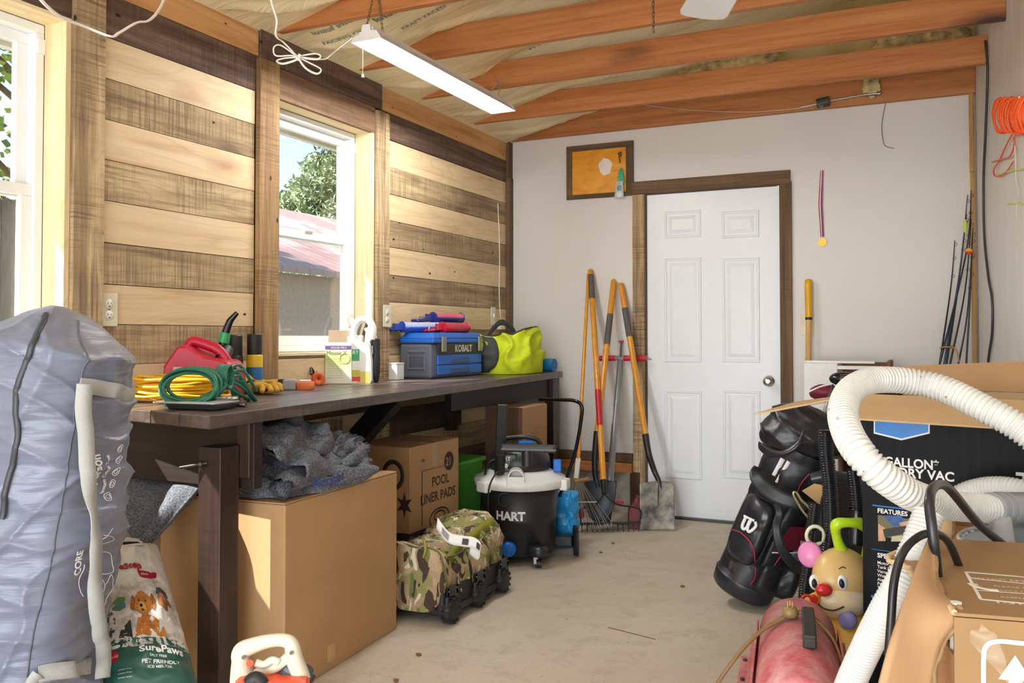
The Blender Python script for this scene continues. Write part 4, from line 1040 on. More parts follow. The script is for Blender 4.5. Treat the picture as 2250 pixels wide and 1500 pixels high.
for y in (LY0, LY1):
    t = MB(); t.prism([(-0.073, 0), (0.073, 0), (0.05, 0.034), (0.022, 0.038), (0.018, 0.064), (-0.018, 0.064), (-0.022, 0.038), (-0.05, 0.034)], 0.003, Matrix.Translation((LX, y, LZ)) @ Euler((R_(90), 0, 0)).to_matrix().to_4x4()); t.build('end_cap', M_lampw, lf)
em = bpy.data.materials.new('glowing_tube'); em.use_nodes = True
e = em.node_tree.nodes['Principled BSDF']; e.inputs['Base Color'].default_value = (1, 1, 1, 1); e.inputs['Emission Color'].default_value = (1.0, 0.985, 0.96, 1); e.inputs['Emission Strength'].default_value = 150
for dx in (-0.028, 0.028):
    t = MB(); t.cyl((LX + dx, LY0 + 0.03, LZ + 0.010), (LX + dx, LY1 - 0.03, LZ + 0.010), 0.008, n=14); t.build('light_tube', em, lf)
t = MB(); t.bb(LX - 0.012, LX + 0.012, LY0 + 0.03, LY1 - 0.03, LZ + 0.014, LZ + 0.030); t.build('centre_strip', plain('#b9bcc2', 0.3, 0.3), lf)
t = MB(); q = Vector((LX - 0.03, LY0 + 0.02, LZ)); t.cyl(q, q - Vector((0, 0, 0.125)), 0.0012, n=6); t.cyl(q - Vector((0, 0, 0.125)), q - Vector((0, 0, 0.137)), 0.004, 0.006, n=10); t.build('pull_cord', plain('#e8e6e0', 0.5), lf)
M_chain = plain('#8d8468', 0.35, 0.8)
def chain(p, q, step=0.018, r=0.0014):
    p, q = Vector(p), Vector(q); t = MB(); d = (q - p); L = d.length; d.normalize(); k = int(L / step)
    s1 = d.cross(Vector((0.3, 1, 0.1))).normalized(); s2 = d.cross(s1)
    for i in range(k):
        c = p + d * (i + 0.5) * step; s = s1 if i % 2 else s2
        ring = [c + d * (0.0125 * math.cos(a)) + s * (0.0048 * math.sin(a)) for a in [2 * PI * j / 12 for j in range(12)]]
        t.tube(ring, r, 5, closed=True)
    return t
hn = Vector((LX, LY0 + 0.10, 2.585))
for dx, dy in ((-0.02, 0.02), (0.02, 0.10)):
    chain((LX + dx * 0.6, LY0 + dy, LZ + 0.062), hn + Vector((-0.02, 0, -0.005))).build('hanging_chain', M_chain, lf)
for dx, dy in ((-0.02, -0.14), (0.02, -0.10)):
    chain((LX + dx, LY1 + dy, LZ + 0.062), (LX, LY1 - 0.02, CZ + 0.03), 0.018, 0.001).build('hanging_chain', plain('#cfcfcf', 0.3, 0.8), lf)
# white power cord with tied bow
M_wcord = plain('#efece6', 0.45)
pc = thing('electrical_lead', 'white flat power cord looping from the ceiling with a tied bow beside the shop light', 'cord', dp(640, 120, 2.9))
D0 = 2.95
t = MB(); pth = [dp(585, -40, 2.75), dp(598, 10, 2.8), dp(608, 45, 2.85), dp(606, 78, 2.9), dp(622, 92, D0), dp(640, 110, D0), dp(655, 124, D0), dp(680, 128, D0), dp(712, 130, D0 + .1), dp(722, 124, D0 + .15), dp(745, 105, 3.2), dp(772, 84, 3.42), dp(790, 72, 3.5)]
t.tube(smooth_path(pth, 8), 0.0036, 8, flat=0.7); t.build('cord_run', M_wcord, pc)
for lp in ([(655, 126), (618, 100), (602, 104), (606, 122), (640, 122), (655, 126)], [(655, 126), (625, 128), (608, 134), (622, 140), (650, 132), (660, 124)], [(655, 126), (680, 138), (705, 152), (696, 162), (672, 150), (655, 127)], [(655, 124), (690, 118), (704, 122), (698, 130), (670, 128)]):
    t = MB(); t.tube(smooth_path([dp(x, y, D0 - 0.01 * (i % 3)) for i, (x, y) in enumerate(lp)], 8), 0.0036, 8, flat=0.7); t.build('cord_loop', M_wcord, pc)
t = MB(); t.cyl(dp(653, 132, D0 - .012), dp(660, 120, D0 - .012), 0.007, n=10); t.build('twist_tie', M_wcord, pc)
t = MB(); pth = [dp(60, -60, 1.75), dp(84, -8, 1.8), dp(130, 35, 1.9), dp(190, 60, 2.0), dp(243, 80, 2.05), dp(262, 72, 2.1), dp(300, 50, 2.2), dp(325, 46, 2.25), dp(345, 28, 2.35), dp(360, 0, 2.45), dp(372, -40, 2.5)]
t.tube(smooth_path(pth, 10), 0.0046, 8, flat=0.6)
tag(t.build('electrical_lead', M_wcord), 'white cord sagging in front of the boards at the top left corner', 'cord')
# short chain and fan blade
c = chain(dp(1436, 70, 3.0), dp(1434, -60, 3.0), 0.017, 0.0015)
fan = thing('ceiling_fan', 'white ceiling fan, one rounded blade tip and its pull chain in view at top', 'ceiling fan', dp(1480, -230, 2.9))
zb = 2.25
tip0 = zp(1541, 38, zb)
hub = tip0 + Vector((-FWD.x, -FWD.y, 0)).normalized() * 0.60
t = MB(); t.lathe([(0, -0.08), (0.05, -0.078), (0.11, -0.05), (0.125, 0.0), (0.11, 0.05), (0.03, 0.07), (0.02, 0.3), (0.0, 0.3)], 32, frame(hub)); t.build('motor_housing', M_lampw, fan)
c.build('pull_chain', plain('#6d6450', 0.4, 0.7), fan)
v0 = tip0 - hub; Lb = v0.length; a0 = math.atan2(v0.y, v0.x)
for k in range(4):
    M = frame(hub, a0 + k * PI / 2) @ Euler((R_(7), 0, 0)).to_matrix().to_4x4()
    pts_ = [(0.10, -0.03), (0.20, -0.07), (Lb - 0.04, -0.082), (Lb - 0.012, -0.075), (Lb, -0.05), (Lb + 0.006, 0.0), (Lb, 0.05), (Lb - 0.012, 0.075), (Lb - 0.04, 0.082), (0.20, 0.07), (0.10, 0.03)]
    t = MB(M); t.prism(pts_, 0.006); t.build('fan_blade', M_lampw, fan, bevel=0.001)
# framed hatch
hb_ = thing('wall_hatch', 'small varnished plywood panel in a rough brown frame high on the white wall', 'wall panel', yp(1320, 375, BY))
q = [yp(1256, 328, BY), yp(1383, 315, BY), yp(1378, 432, BY), yp(1258, 432, BY)]
x0, x1, z0, z1 = -2.118, -1.748, 2.055, 2.345
m = NT('varnished_plywood'); v = m.coords((1, 1, 3)); n1 = m.noise(v, 3.5, 4, 0.6, 1.5); m.base(m.ramp(n1, [(0.3, '#d98d1c'), (0.55, '#eaa336'), (0.8, '#f0b04a')])); m.set(Roughness=0.35)
t = MB(); t.bb(x0, x1, BY - 0.012, BY, z0, z1); t.build('plywood_panel', m.m, hb_)
for i, (a, b2, c2, d2, mt) in enumerate(((-2.158, -1.70, 2.343, 2.380, M_trimh), (-2.158, -1.70, 2.028, 2.057, M_trimh), (-2.158, -2.118, 2.057, 2.343, M_trim), (-1.748, -1.70, 2.057, 2.343, M_trim))):
    t = MB(); t.r = 0.2 * i; t.bb(a, b2, BY - 0.02, BY, c2, d2); t.build('frame_board', mt, hb_, bevel=0.002)
t = MB(); q = yp(1330, 366, BY - 0.0125)
pts_ = [(0.052 * math.cos(a) * (1 + 0.12 * math.sin(5 * a)), 0.055 * math.sin(a) * (1 + 0.08 * math.cos(7 * a))) for a in [2 * PI * k / 24 for k in range(24)]]
t.prism([(x * 0.85, y) for x, y in pts_], 0.001, Matrix.Translation(q) @ Euler((R_(90), 0, 0)).to_matrix().to_4x4()); t.build('paint_blob', plain('#efe3dc', 0.5), hb_)
# air freshener tree and clear bubble pack on a hook
af = thing('air_freshener', 'green tree-shaped air freshener hanging on a hook over the hatch', 'air freshener', yp(1364, 390, BY - 0.03))
YF = BY - 0.03
c = yp(1364, 385, YF)
tr_ = [(-0.030, -0.05), (-0.010, -0.05), (-0.010, -0.06), (0.010, -0.06), (0.010, -0.05), (0.030, -0.05), (0.017, -0.02), (0.026, -0.02), (0.013, 0.01), (0.021, 0.01), (0.004, 0.05), (-0.004, 0.05), (-0.021, 0.01), (-0.013, 0.01), (-0.026, -0.02), (-0.017, -0.02)]
t = MB(); t.prism(tr_, 0.002, Matrix.Translation(c) @ Euler((R_(90), 0, R_(-6))).to_matrix().to_4x4()); t.build('tree_card', plain('#3fae86', 0.5, var=0.15, scale=40), af)
t = MB(); t.tube([yp(1360, 338, YF), yp(1362, 358, YF)], 0.003, 6); t.tube(smooth_path([yp(1358, 338, YF + .01), yp(1364, 334, YF - .006), yp(1364, 344, YF - .006)], 3), 0.003, 6); t.build('hook', plain('#3b2a22', 0.6, 0.5), af)
bp = thing('bubble_pack', 'clear plastic pack with a grey disc hanging under the green tree card', 'package', yp(1360, 430, YF))
c = yp(1361, 415, YF - 0.006)
Mb = Matrix.Translation(c) @ Euler((R_(90), 0, R_(-3))).to_matrix().to_4x4()
t = MB(Mb); t.prism([(-0.036, -0.06), (0.03, -0.055), (0.024, 0.05), (-0.018, 0.05)], 0.003); t.build('card', plain('#b9c4c4', 0.25, var=0.1), bp, bevel=0.001)
t = MB(Mb); t.lathe([(0, 0.006), (0.014, 0.006), (0.017, 0.0015)], 22, frame((0, 0.006, 0))); t.build('blue_disc', plain('#7aa6b4', 0.3), bp)
t = MB(Mb); t.lathe([(0, 0.012), (0.012, 0.011), (0.022, 0.0015)], 22, frame((-0.002, -0.032, 0))); t.build('bubble', plain('#dfe3e3', 0.15), bp)
# medal
md = thing('medal', 'small gold medal on a red white and blue ribbon hung on the white wall', 'medal', yp(1806, 530, BY))
YM = BY - 0.006
for k, (cc, dx) in enumerate((('#b8233c', -0.009), ('#e8e6e6', -0.003), ('#2d2f8a', 0.003), ('#c4405a', 0.009))):
    t = MB(); a, b2, c3 = yp(1806, 374, YM), yp(1803, 450, YM), yp(1807, 520, YM); ox = Vector((dx, 0, 0))
    t.bar(a + ox * 0.7, b2 + ox, 0.006, 0.002, up=(0, 1, 0.001)); t.bar(b2 + ox, c3 + ox * 0.8, 0.006, 0.002, up=(0, 1, 0.001)); t.build('ribbon', plain(cc, 0.6), md)
t = MB(); q = yp(1807, 532, YM); t.cyl(q + Vector((0, 0.003, 0)), q - Vector((0, 0.003, 0)), 0.024, n=30); t.build('medal_disc', plain('#b8953a', 0.3, 0.8, var=0.1, scale=60), md, bevel=0.001)
# outlet on white wall behind the bat
o = thing('wall_outlet', 'cream outlet plate on the white wall behind the yellow bat', 'outlet', yp(1776, 712, BY))
c = yp(1774, 713, BY); M = Matrix.Translation(c) @ Euler((R_(90), 0, 0)).to_matrix().to_4x4()
t = MB(M); t.box((0, 0, 0.003), (0.072, 0.122, 0.006)); t.build('cover_plate', plain('#ddd3b0', 0.4), o, bevel=0.002)
for s in (-1, 1):
    t = MB(M); t.cyl((0, s * 0.02, 0.005), (0, s * 0.02, 0.008), 0.016, n=22); t.build('receptacle', plain('#e6dcc0', 0.4), o)
# yellow shafted bat (long handled tool) leaning on the wall
bt_ = thing('garden_tool', 'long tool with yellow grip and pale wooden shaft leaning beside the door trim', 'tool', (-0.64, 5.3, 0))
top = yp(1776, 613, BY - 0.035); mid = yp(1777, 697, BY - 0.05); low = Vector((-0.645, BY - 0.14, 0.0))
t = MB(); t.tube([top, top.lerp(mid, 0.03), top.lerp(mid, 0.15), mid], lambda u: [0.009, 0.019, 0.0215, 0.0195][min(3, int(round(u * 3)))], 18); t.build('grip', plain('#e5ae16', 0.35), bt_)
t = MB(); t.cyl(mid, mid.lerp(low, 0.012), 0.0195, n=18); t.build('collar', M_black, bt_)
t = MB(); t.cyl(mid, low, 0.0165, 0.0165, n=16); t.build('shaft', wood('pale_shaft', '#e3bd84', '#d4a868', '#b98a4c', 2, nails=False, knot=0), bt_)
# hanging thin wire on the wall
t = MB(); t.tube(smooth_path([yp(1946, 225, BY - .01), yp(1938, 270, BY - .01), yp(1939, 300, BY - .01), yp(1945, 320, BY - .01), yp(1965, 326, BY - .012)], 8), 0.0018, 6)
tag(t.build('loose_wire', plain('#6b625c', 0.5)), 'thin loose wire curling down the white wall below the cable hook', 'wire')
# door-opener spring cable along the back beam
cb = thing('cable_assembly', 'grey cable with a black block and metal hook strung along the back beam', 'cable', yp(1800, 225, 5.33))
YC = 5.32
t = MB(); t.tube(smooth_path([yp(1340, 222, YC), yp(1500, 240, YC), yp(1640, 246, YC), yp(1750, 238, YC), yp(1792, 230, YC)], 8), 0.0022, 6); t.build('thin_cable', plain('#c9c2b8', 0.4, 0.5), cb)
t = MB(); t.cyl(yp(1760, 235, YC), yp(1795, 228, YC), 0.004, n=8); t.cyl(yp(1825, 221, YC), yp(1905, 207, YC), 0.005, n=8); t.build('rod', plain('#a9a59c', 0.35, 0.8), cb)
t = MB(); a, b2 = yp(1795, 228, YC), yp(1822, 222, YC); t.cyl(a, b2, 0.030, n=6); t.build('black_block', plain('#37383a', 0.5), cb, bevel=0.004)
text('lettering', 'hi', 0.03, basis(yp(1800, 238, YC - 0.032), (1, 0, 0.1), (0, 0, 1)), plain('#9a9a9a', 0.5), cb)
t = MB(); t.cyl(yp(1900, 208, YC), yp(1935, 205, YC), 0.011, n=10); t.tube(smooth_path([yp(1928, 205, YC), yp(1926, 190, YC), yp(1932, 182, YC), yp(1925, 178, YC)], 4), 0.005, 7); t.build('hook', plain('#8f8b84', 0.35, 0.9), cb)
# ---- right wall: black cable, orange hank, lime cords, clear shelf
t = MB(); pts_ = [(2165, 90), (2170, 150), (2166, 280), (2161, 400), (2163, 520), (2172, 610), (2180, 660), (2180, 730), (2172, 790), (2170, 850)]
t.tube(smooth_path([onright(x, y, 0.010) for x, y in pts_], 8), 0.0062, 8)
tag(t.build('black_cable', plain('#3c3b3d', 0.5)), 'thick black cable running down the white side wall in the right corner', 'cable')
oc = thing('cord_hank', 'wound orange cord hank hanging high on the right white wall', 'cord', onright(2235, 330, 0.03))
rr = random.Random(11)
t = MB(); pts_ = []
for k in range(19):
    x = 2203 + k * 4.3
    top_ = onright(x + rr.uniform(-2, 2), 219 + rr.uniform(-3, 4), 0.03); bot = onright(x + rr.uniform(-6, 6), 286 + rr.uniform(-8, 4), 0.03)
    f_ = rnor * 0.024
    pts_ += [top_ + f_ * 0.2, top_ + f_, top_.lerp(bot, 0.5) + f_ * 1.6 + rdir * rr.uniform(-.006, .006), bot + f_, bot - f_ * 0.6, top_.lerp(bot, .5) - f_ * 0.8, top_ - f_ * 0.3]
t.tube(smooth_path(pts_, 4), 0.0046, 7); t.build('cord_windings', M_orc, oc)
t = MB(); t.tube(smooth_path([onright(x, y, 0.012) for x, y in ((2228, 288), (2218, 305), (2208, 325), (2197, 350), (2184, 372), (2186, 386), (2200, 386), (2215, 372), (2226, 355))], 6), 0.0034, 7)
t.tube(smooth_path([onright(x, y, 0.012) for x, y in ((2180, 356), (2200, 350), (2218, 344), (2228, 322), (2230, 300), (2250, 296), (2262, 315))], 6), 0.0034, 7); t.build('loose_loops', M_orc, oc)
t = MB(); t.cyl(onright(2240, 214, 0.0), onright(2240, 214, 0.05), 0.004, n=8); t.build('nail', plain('#8a8680', 0.4, 0.9), oc)
t = MB(); t.tube(smooth_path([onright(x, y, 0.010) for x, y in ((2229, 312), (2232, 350), (2232, 392), (2238, 420), (2234, 450), (2233, 478))], 6), lambda u: 0.0028 - 0.001 * u, 6)
tag(t.build('white_string', plain('#dcd6c8', 0.7)), 'frayed white string dangling below the orange cord hank', 'string')
for i, ((x, y, x2, y2), lb) in enumerate((((2192, 384, 2262, 370), 'lime zip cord sticking out below the orange loops'), ((2215, 448, 2262, 452), 'short lime cord end near the frayed string tip'))):
    t = MB(); t.tube(smooth_path([onright(x, y, 0.008), onright((x + x2) / 2, (y + y2) / 2 - 3, 0.012), onright(x2, y2, 0.012)], 5), 0.0026, 6); tag(t.build('lime_cord', plain('#dbe04a', 0.5)), lb, 'cord')
t = MB(); a = onright(2152, 806, 0.02); b2 = onright(2262, 838, 0.10)
ps = thing('clear_panel', 'clear plastic panel edge jutting from the right wall above the black carton', 'panel', a)
A1, B1 = onright(2147, 805, 0.012), onright(2275, 838, 0.012)
t = MB(); t.bar(A1, B1, 0.05, 0.008); t.build('plastic_sheet', plain('#b9c0dc', 0.2, var=0.02), ps)
t = MB(); t.bar(A1 - Vector((0, 0, 0.012)), B1 - Vector((0, 0, 0.018)), 0.03, 0.014); t.build('wood_edge', plain('#9c8877', 0.6), ps)
# ---- fishing rods in the corner
M_rod = plain('#22262b', 0.3); M_rod2 = plain('#2f4660', 0.3); M_cork = plain('#b58a5a', 0.8)
rods = [((2098, 528, 0.02), (2088, 640, 0.05), (2060, 830, .16), M_rod, 'short fishing rod with its tip lowest, leftmost at the top of the rods'),
        ((2134, 418, .02), (2122, 560, .05), (2056, 835, .16), M_rod, 'black fishing rod leaning with the topmost hooked tip in the corner'),
        ((2126, 428, .03), (2108, 600, .06), (2068, 835, .15), M_rod2, 'bluish fishing rod leaning in the middle of the corner bundle'),
        ((2124, 470, .04), (2104, 640, .07), (2074, 835, .14), M_rod, 'fishing rod carrying the red and yellow float, tied in the bundle'),
        ((2134, 480, .02), (2120, 640, .05), (2080, 835, .13), M_rod, 'thin fishing rod just right of the tied bundle'),
        ((2138, 500, .02), (2125, 690, .06), (2098, 840, .12), M_rod, 'fishing rod standing apart, second from the right of the corner rods'),
        ((2136, 520, .03), (2132, 640, .06), (2121, 835, .12), M_rod, 'nearly upright fishing rod closest to the raw timber corner')]
for i, (a, b2, c2, mt, lb) in enumerate(rods):
    A, B, C_ = [yp(p[0], p[1], BY - p[2] - 0.012) for p in (a, b2, c2)]
    d = (C_ - B).normalized(); k = (C_.z - 0.0) / -d.z; foot = C_ + d * k
    foot.y = min(max(foot.y, 5.05), 5.3)
    r0 = thing('fishing_rod', lb, 'fishing rod', foot)
    t = MB(); t.tube(smooth_path([A, B, C_, foot], 6), lambda u: 0.0022 + 0.0055 * u, 7); t.build('rod_blank', mt, r0)
    for u in (0.08, 0.35, 0.7):
        p = A.lerp(B, u); 
        t = MB(); t.tube([p + Vector((0.006, -0.004, 0)) + Vector((0.008 * math.cos(x), 0, 0.008 * math.sin(x))) for x in [2 * PI * j / 10 for j in range(10)]], 0.0013, 5, closed=True); t.build('line_guide', mt, r0)
    t = MB(); t.cyl(foot + (C_ - foot) * 0.05, foot + (C_ - foot) * 0.35, 0.012, n=12); t.build('grip', M_cork, r0)
q = yp(2129, 552, BY - 0.06); fl = thing('fishing_float', 'small round float, red below and yellow above, hooked among the rods', 'float', q)
t = MB(); t.lathe([(0, -0.019), (0.011, -0.016), (0.018, -0.006), (0.019, 0)], 18, frame(q)); t.build('red_half', plain('#e0431c', 0.3), fl)
t = MB(); t.lathe([(0.019, 0), (0.018, 0.007), (0.011, 0.016), (0, 0.019)], 18, frame(q)); t.build('yellow_half', plain('#e8c41e', 0.3), fl)
t = MB(); t.ell(yp(2121, 497, BY - 0.06), (0.010, 0.006, 0.040), 14, M=I4()); tag(t.build('fishing_lure', plain('#c7d654', 0.35)), 'pale lime fishing lure hanging near the rod tips', 'lure')
t = MB(); c = yp(2079, 766, BY - .15); t.tube(smooth_path([c + Vector((0.028 * math.cos(a), 0.028 * math.sin(a), 0.002 * a)) for a in [2 * PI * j / 10 for j in range(11)]] + [c + Vector((0.05, -0.02, -0.01)), c + Vector((0.06, -0.02, -0.07))], 4), 0.004, 6)
tag(t.build('rubber_tie', plain('#b98a4a', 0.6)), 'tan rubber tie wrapped round the bundle of fishing rods', 'tie')
# ================================================================== UNDER AND BESIDE THE BENCH
M_card = plain('#b08a60', 0.75, var=0.04, scale=5, name='cardboard'); M_cardin = plain('#c7a87e', 0.8, var=0.04, name='cardboard_inner'); M_card2 = plain('#a9794c', 0.75, var=0.06, name='cardboard_dark')
def carton(name, label, base, L, Wd, H, rz, mat=None, gap=True, cat='box', tape=None):
    """closed carton: base = near corner frame, local x along length, y width"""
    o = thing(name, label, cat, base, rz); M = frame(base, rz)
    t = MB(M); t.bb(0, L, 0, Wd, 0, H - 0.006); t.build('carton_body', mat or M_card, o, bevel=0.004, seg=2)
    for k in (0, 1):
        t = MB(M); y0 = 0.001 if k == 0 else Wd / 2 + 0.002; t.bb(0.001, L - 0.001, y0, y0 + Wd / 2 - 0.003, H - 0.005, H); t.build('top_flap', mat or M_card, o, bevel=0.0015)
    return o, M
# big plain carton; near-right corner at (-1.828, 2.19)
an = math.atan2(2.9 - 2.19, -1.874 + 1.828)
o, M = carton('cardboard_box', 'large plain brown carton standing under the bench front', (-1.828, 2.19, 0), 0.712, 0.50, 0.606, an)
t = MB(M); t.bb(0.24, 0.285, -0.0008, 0, 0.03, 0.085); t.build('tape_scrap', plain('#c39a6c', 0.2), o)
# pile of grey moving blankets on it
m = NT('felt_blanket'); v = m.coords(); n1 = m.noise(v, 190, 4, 0.8); n2 = m.noise(v, 5, 3)
n3 = m.noise(m.coords((160, 30, 160)), 1.0, 4, 0.8)
c = m.ramp(n1, [(0.36, '#2b2d33'), (0.48, '#5c5f67'), (0.64, '#858992')]); c = m.mix(m.math('MULTIPLY', m.ramp(n3, [(0.55, 0.0), (0.68, 1.0)]), 0.7), c, '#26282e')
m.base(c); m.set(Roughness=0.95); m.bump(n1, 0.5, 0.004)
M_felt = m.m
def pile(name, label, c, rx, ry, h, seed, folds, rz=0, mt=None, amp=0.03):
    M = frame(c, rz)
    def f(u, v):
        a = 2 * PI * u; r = v
        x = math.copysign(abs(math.cos(a)) ** 0.7, math.cos(a)) * rx * r; y = math.copysign(abs(math.sin(a)) ** 0.7, math.sin(a)) * ry * r
        prof_ = (1 - r ** 3.2) ** 0.6 if r < 1 else 0
        n = fbm((x, y, 0), 5, 4, seed)
        rid = (1 - abs(math.sin(folds * (x * math.cos(seed) + y * math.sin(seed)) + 2.2 * fbm((x, y, 0), 3.5, 3, seed + 5)))) ** 2.0
        z = h * prof_ * (0.72 + 0.45 * n) + amp * rid * min(1, prof_ * 2)
        k = 1 + 0.12 * fbm((math.cos(a), math.sin(a), 0), 2.2, 3, seed + 9) + 0.04 * math.sin(z * 70 + seed + 3 * n)
        return M @ Vector((x * k, y * k, max(0.001, z)))
    t = MB(); t.grid(f, 150, 60, cu=True); 
    return t
blk = thing('moving_blanket', 'heap of crumpled grey felt moving blankets stuffed on top of the big carton', 'blanket', (-2.1, 2.5, 0.606))
Mx = frame((-2.08, 2.52, 0.608), an)
t = pile('', '', (-2.09, 2.50, 0.608), 0.24, 0.31, 0.19, 2.0, 34, an - PI / 2); t.build('lower_fold', M_felt, blk)
# rolled fold lying over the front: ribbons
def ribbon(pts, width, seed, mt, nm, wav=0.012, th=0.006):
    P = smooth_path(pts, 10); N = len(P)
    def f(u, v):
        i = min(int(u * (N - 1)), N - 2); t_ = u * (N - 1) - i; p = P[i].lerp(P[i + 1], t_)
        y = (v - 0.5) * width
        w = wav * math.sin(14 * u + 9 * v + seed) + 0.02 * fbm((u * 3, v * 2, 0), 2.2, 3, seed)
        d = Vector((math.cos(an), math.sin(an), 0))
        return p + d * (y + 0.02 * math.sin(5 * u + seed)) + Vector((0.6, -0.1, 0.8)) * w
    t = MB(); t.grid(f, 60, 40); return t.build(nm, mt, blk, solid=th)
def Bp(l, w_, z): return frame((-1.828, 2.19, 0), an) @ Vector((l, w_, z))
ribbon([Bp(0.20, 0.42, 0.64), Bp(0.20, 0.30, 0.80), Bp(0.21, 0.17, 0.838), Bp(0.20, 0.07, 0.79), Bp(0.20, 0.05, 0.72)], 0.34, 1, M_felt, 'upper_fold')
ribbon([Bp(0.30, 0.38, 0.64), Bp(0.30, 0.2, 0.76), Bp(0.30, 0.08, 0.735), Bp(0.30, 0.0, 0.68), Bp(0.31, 0.045, 0.625)], 0.42, 4, M_felt, 'draped_fold', 0.016)
t = MB()
def crump(u, v):
    a = 2 * PI * u; b2 = PI * (v - 0.5); d = Vector((math.cos(a) * math.cos(b2), math.sin(a) * math.cos(b2), math.sin(b2)))
    k = 1 + 0.30 * fbm(d, 1.9, 4, 12) + 0.22 * (1 - abs(math.sin(7 * fbm(d, 1.2, 3, 3)))) ** 2
    p = Bp(0.42, 0.12, 0.70) + Vector((d.x * 0.10, d.y * 0.17, d.z * 0.07)) * k
    p.z = max(p.z, 0.609); return p
t.grid(crump, 90, 60, cu=True); t.build('crumpled_corner', M_felt, blk)
t = MB()
def roll(u, v):
    a = 2 * PI * u; L = 0.46 * v
    r_ = 0.036 + 0.006 * math.sin(3 * a + 8 * v) + 0.012 * fbm((math.cos(a), math.sin(a), v * 4), 1.5, 3, 8)
    p = Bp(0.02 + L, 0.03 + 0.03 * math.sin(v * 5), 0.648 + 0.01 * math.sin(v * 6)); d = Vector((math.sin(an), -math.cos(an), 0))
    q_ = p + d * (r_ * 1.3 * math.cos(a)) + Vector((0, 0, r_ * math.sin(a))); q_.z = max(q_.z, 0.609); return q_
t.grid(roll, 40, 60, cu=True); rl = t.build('rolled_edge', M_felt, blk)
dF = Vector((math.sin(an), -math.cos(an), 0))
text('lettering', 'Recycled', 0.055, lambda x, y: Bp(0.10 + x, 0.0, 0) + dF * (0.032 + 0.012 * math.sin(x * 20)) + Vector((0, 0, 0.640 + y * 0.8)), plain('#2b3f86', 0.8), blk, bold=0.02)
# hanging felt corner at the left
fb = MB()
def hang(u, v):
    # from a line under the bench end down to the drooping corner
    a = dp(262, 1030, 3.05).lerp(dp(470, 1030, 2.98), u); b2 = dp(262, 1120, 2.8).lerp(dp(450, 1062, 2.72), u)
    cpt = dp(300 + 25 * u, 1194, 2.68)
    s = v; p = a * (1 - s) ** 2 + b2 * 2 * s * (1 - s) * (0.9) + cpt * s * s + b2 * 2 * s * (1 - s) * 0.1
    return p + Vector((0.3, -0.9, 0)) * (0.02 * math.sin(9 * u + 3 * v) + 0.012 * fbm((u, v, 0), 3, 3, 2))
fb.grid(hang, 40, 30)
tag(fb.build('felt_sheet', M_felt, solid=0.012), 'grey felt sheet hanging as a pointed flap from under the near bench end', 'blanket')

# second carton: pool liner pads on a dark tote
tt = thing('storage_tote', 'black tote in shadow under the printed pool pad carton', 'tote', (-2.3, 3.6, 0))
t = MB(); t.bb(-2.50, -2.10, 3.36, 3.83, 0, 0.215); t.build('tote_body', plain('#1d1c1b', 0.6), tt, bevel=0.01)
t = MB(); t.bb(-2.51, -2.095, 3.35, 3.84, 0.215, 0.24); t.build('tote_lid', plain('#24221f', 0.6), tt, bevel=0.006)
pl = thing('cardboard_box', 'printed carton of pool liner pads marked 21 behind the camouflage bag', 'box', (-2.10, 3.37, 0.242))
Xf, Y_0, Y_1, Zb, Zt = -2.108, 3.37, 3.82, 0.242, 0.63
t = MB(); t.bb(-2.44, Xf, Y_0, Y_1, Zb, Zt); t.build('carton_body', M_card, pl, bevel=0.005)
Mf = basis((Xf + 0.0008, Y_0, Zb), (0, 1, 0), (0, 0, 1))
M_prt = plain('#3a2c22', 0.7)
text('lettering', 'POOL', 0.062, Mf @ Matrix.Translation((0.27, 0.185, 0)), M_prt, pl, bold=0.02, align='CENTER')
text('lettering', 'LINER PADS', 0.062, Mf @ Matrix.Translation((0.25, 0.115, 0)), M_prt, pl, bold=0.02, align='CENTER')
t = MB(Mf); t.cyl((0.35, 0.285, 0), (0.35, 0.285, 0.0006), 0.045, n=30); t.build('number_disc', M_prt, pl)
text('lettering', '21', 0.055, Mf @ Matrix.Translation((0.318, 0.265, 0.0009)), M_card, pl, bold=0.02)
text('lettering', '-m-', 0.03, Mf @ Matrix.Translation((0.09, 0.31, 0.0002)), plain('#4c6a3a', 0.6), pl, bold=0.02)
t = MB(Mf)
for a, b2 in (((0.10, 0.02), (0.10, 0.27)), ((0.10, 0.27), (0.30, 0.27))): t.bar((a[0], a[1], 0.0006), (b2[0], b2[1], 0.0006), 0.004, 0.001, up=(0, 0, 1) if False else (1, 0.3, 0))
t.build('print_line', M_prt, pl)
t = MB(Mf); t.tube([(0.26 + 0.09 * math.cos(a), 0.03 + 0.045 * math.sin(a), 0.0006) for a in [i * PI / 16 for i in range(32)]], 0.004, 4, closed=True, flat=0.15, up=(0, 0, 1)); t.tube([(0.26 + 0.05 * math.cos(a), 0.04 + 0.022 * math.sin(a), 0.0006) for a in [i * PI / 16 for i in range(32)]], 0.004, 4, closed=True, flat=0.15, up=(0, 0, 1)); t.build('pad_drawing', M_prt, pl)
Ml = basis((Xf - 0.33, Y_0 - 0.0008, Zb), (1, 0, 0), (0, 0, 1))
t = MB(Ml); t.tube([(0.24 + 0.05 * math.cos(a), 0.26 + 0.06 * math.sin(a), 0.0) for a in [i * PI / 12 for i in range(24)]], 0.010, 4, closed=True, flat=0.1, up=(0, 0, 1)); t.build('ring_drawing', M_prt, pl)
t = MB(Ml); t.prism([(0.20, 0.04), (0.25, 0.02), (0.22, 0.15), (0.17, 0.17)], 0.0008); t.build('tube_drawing', M_prt, pl)
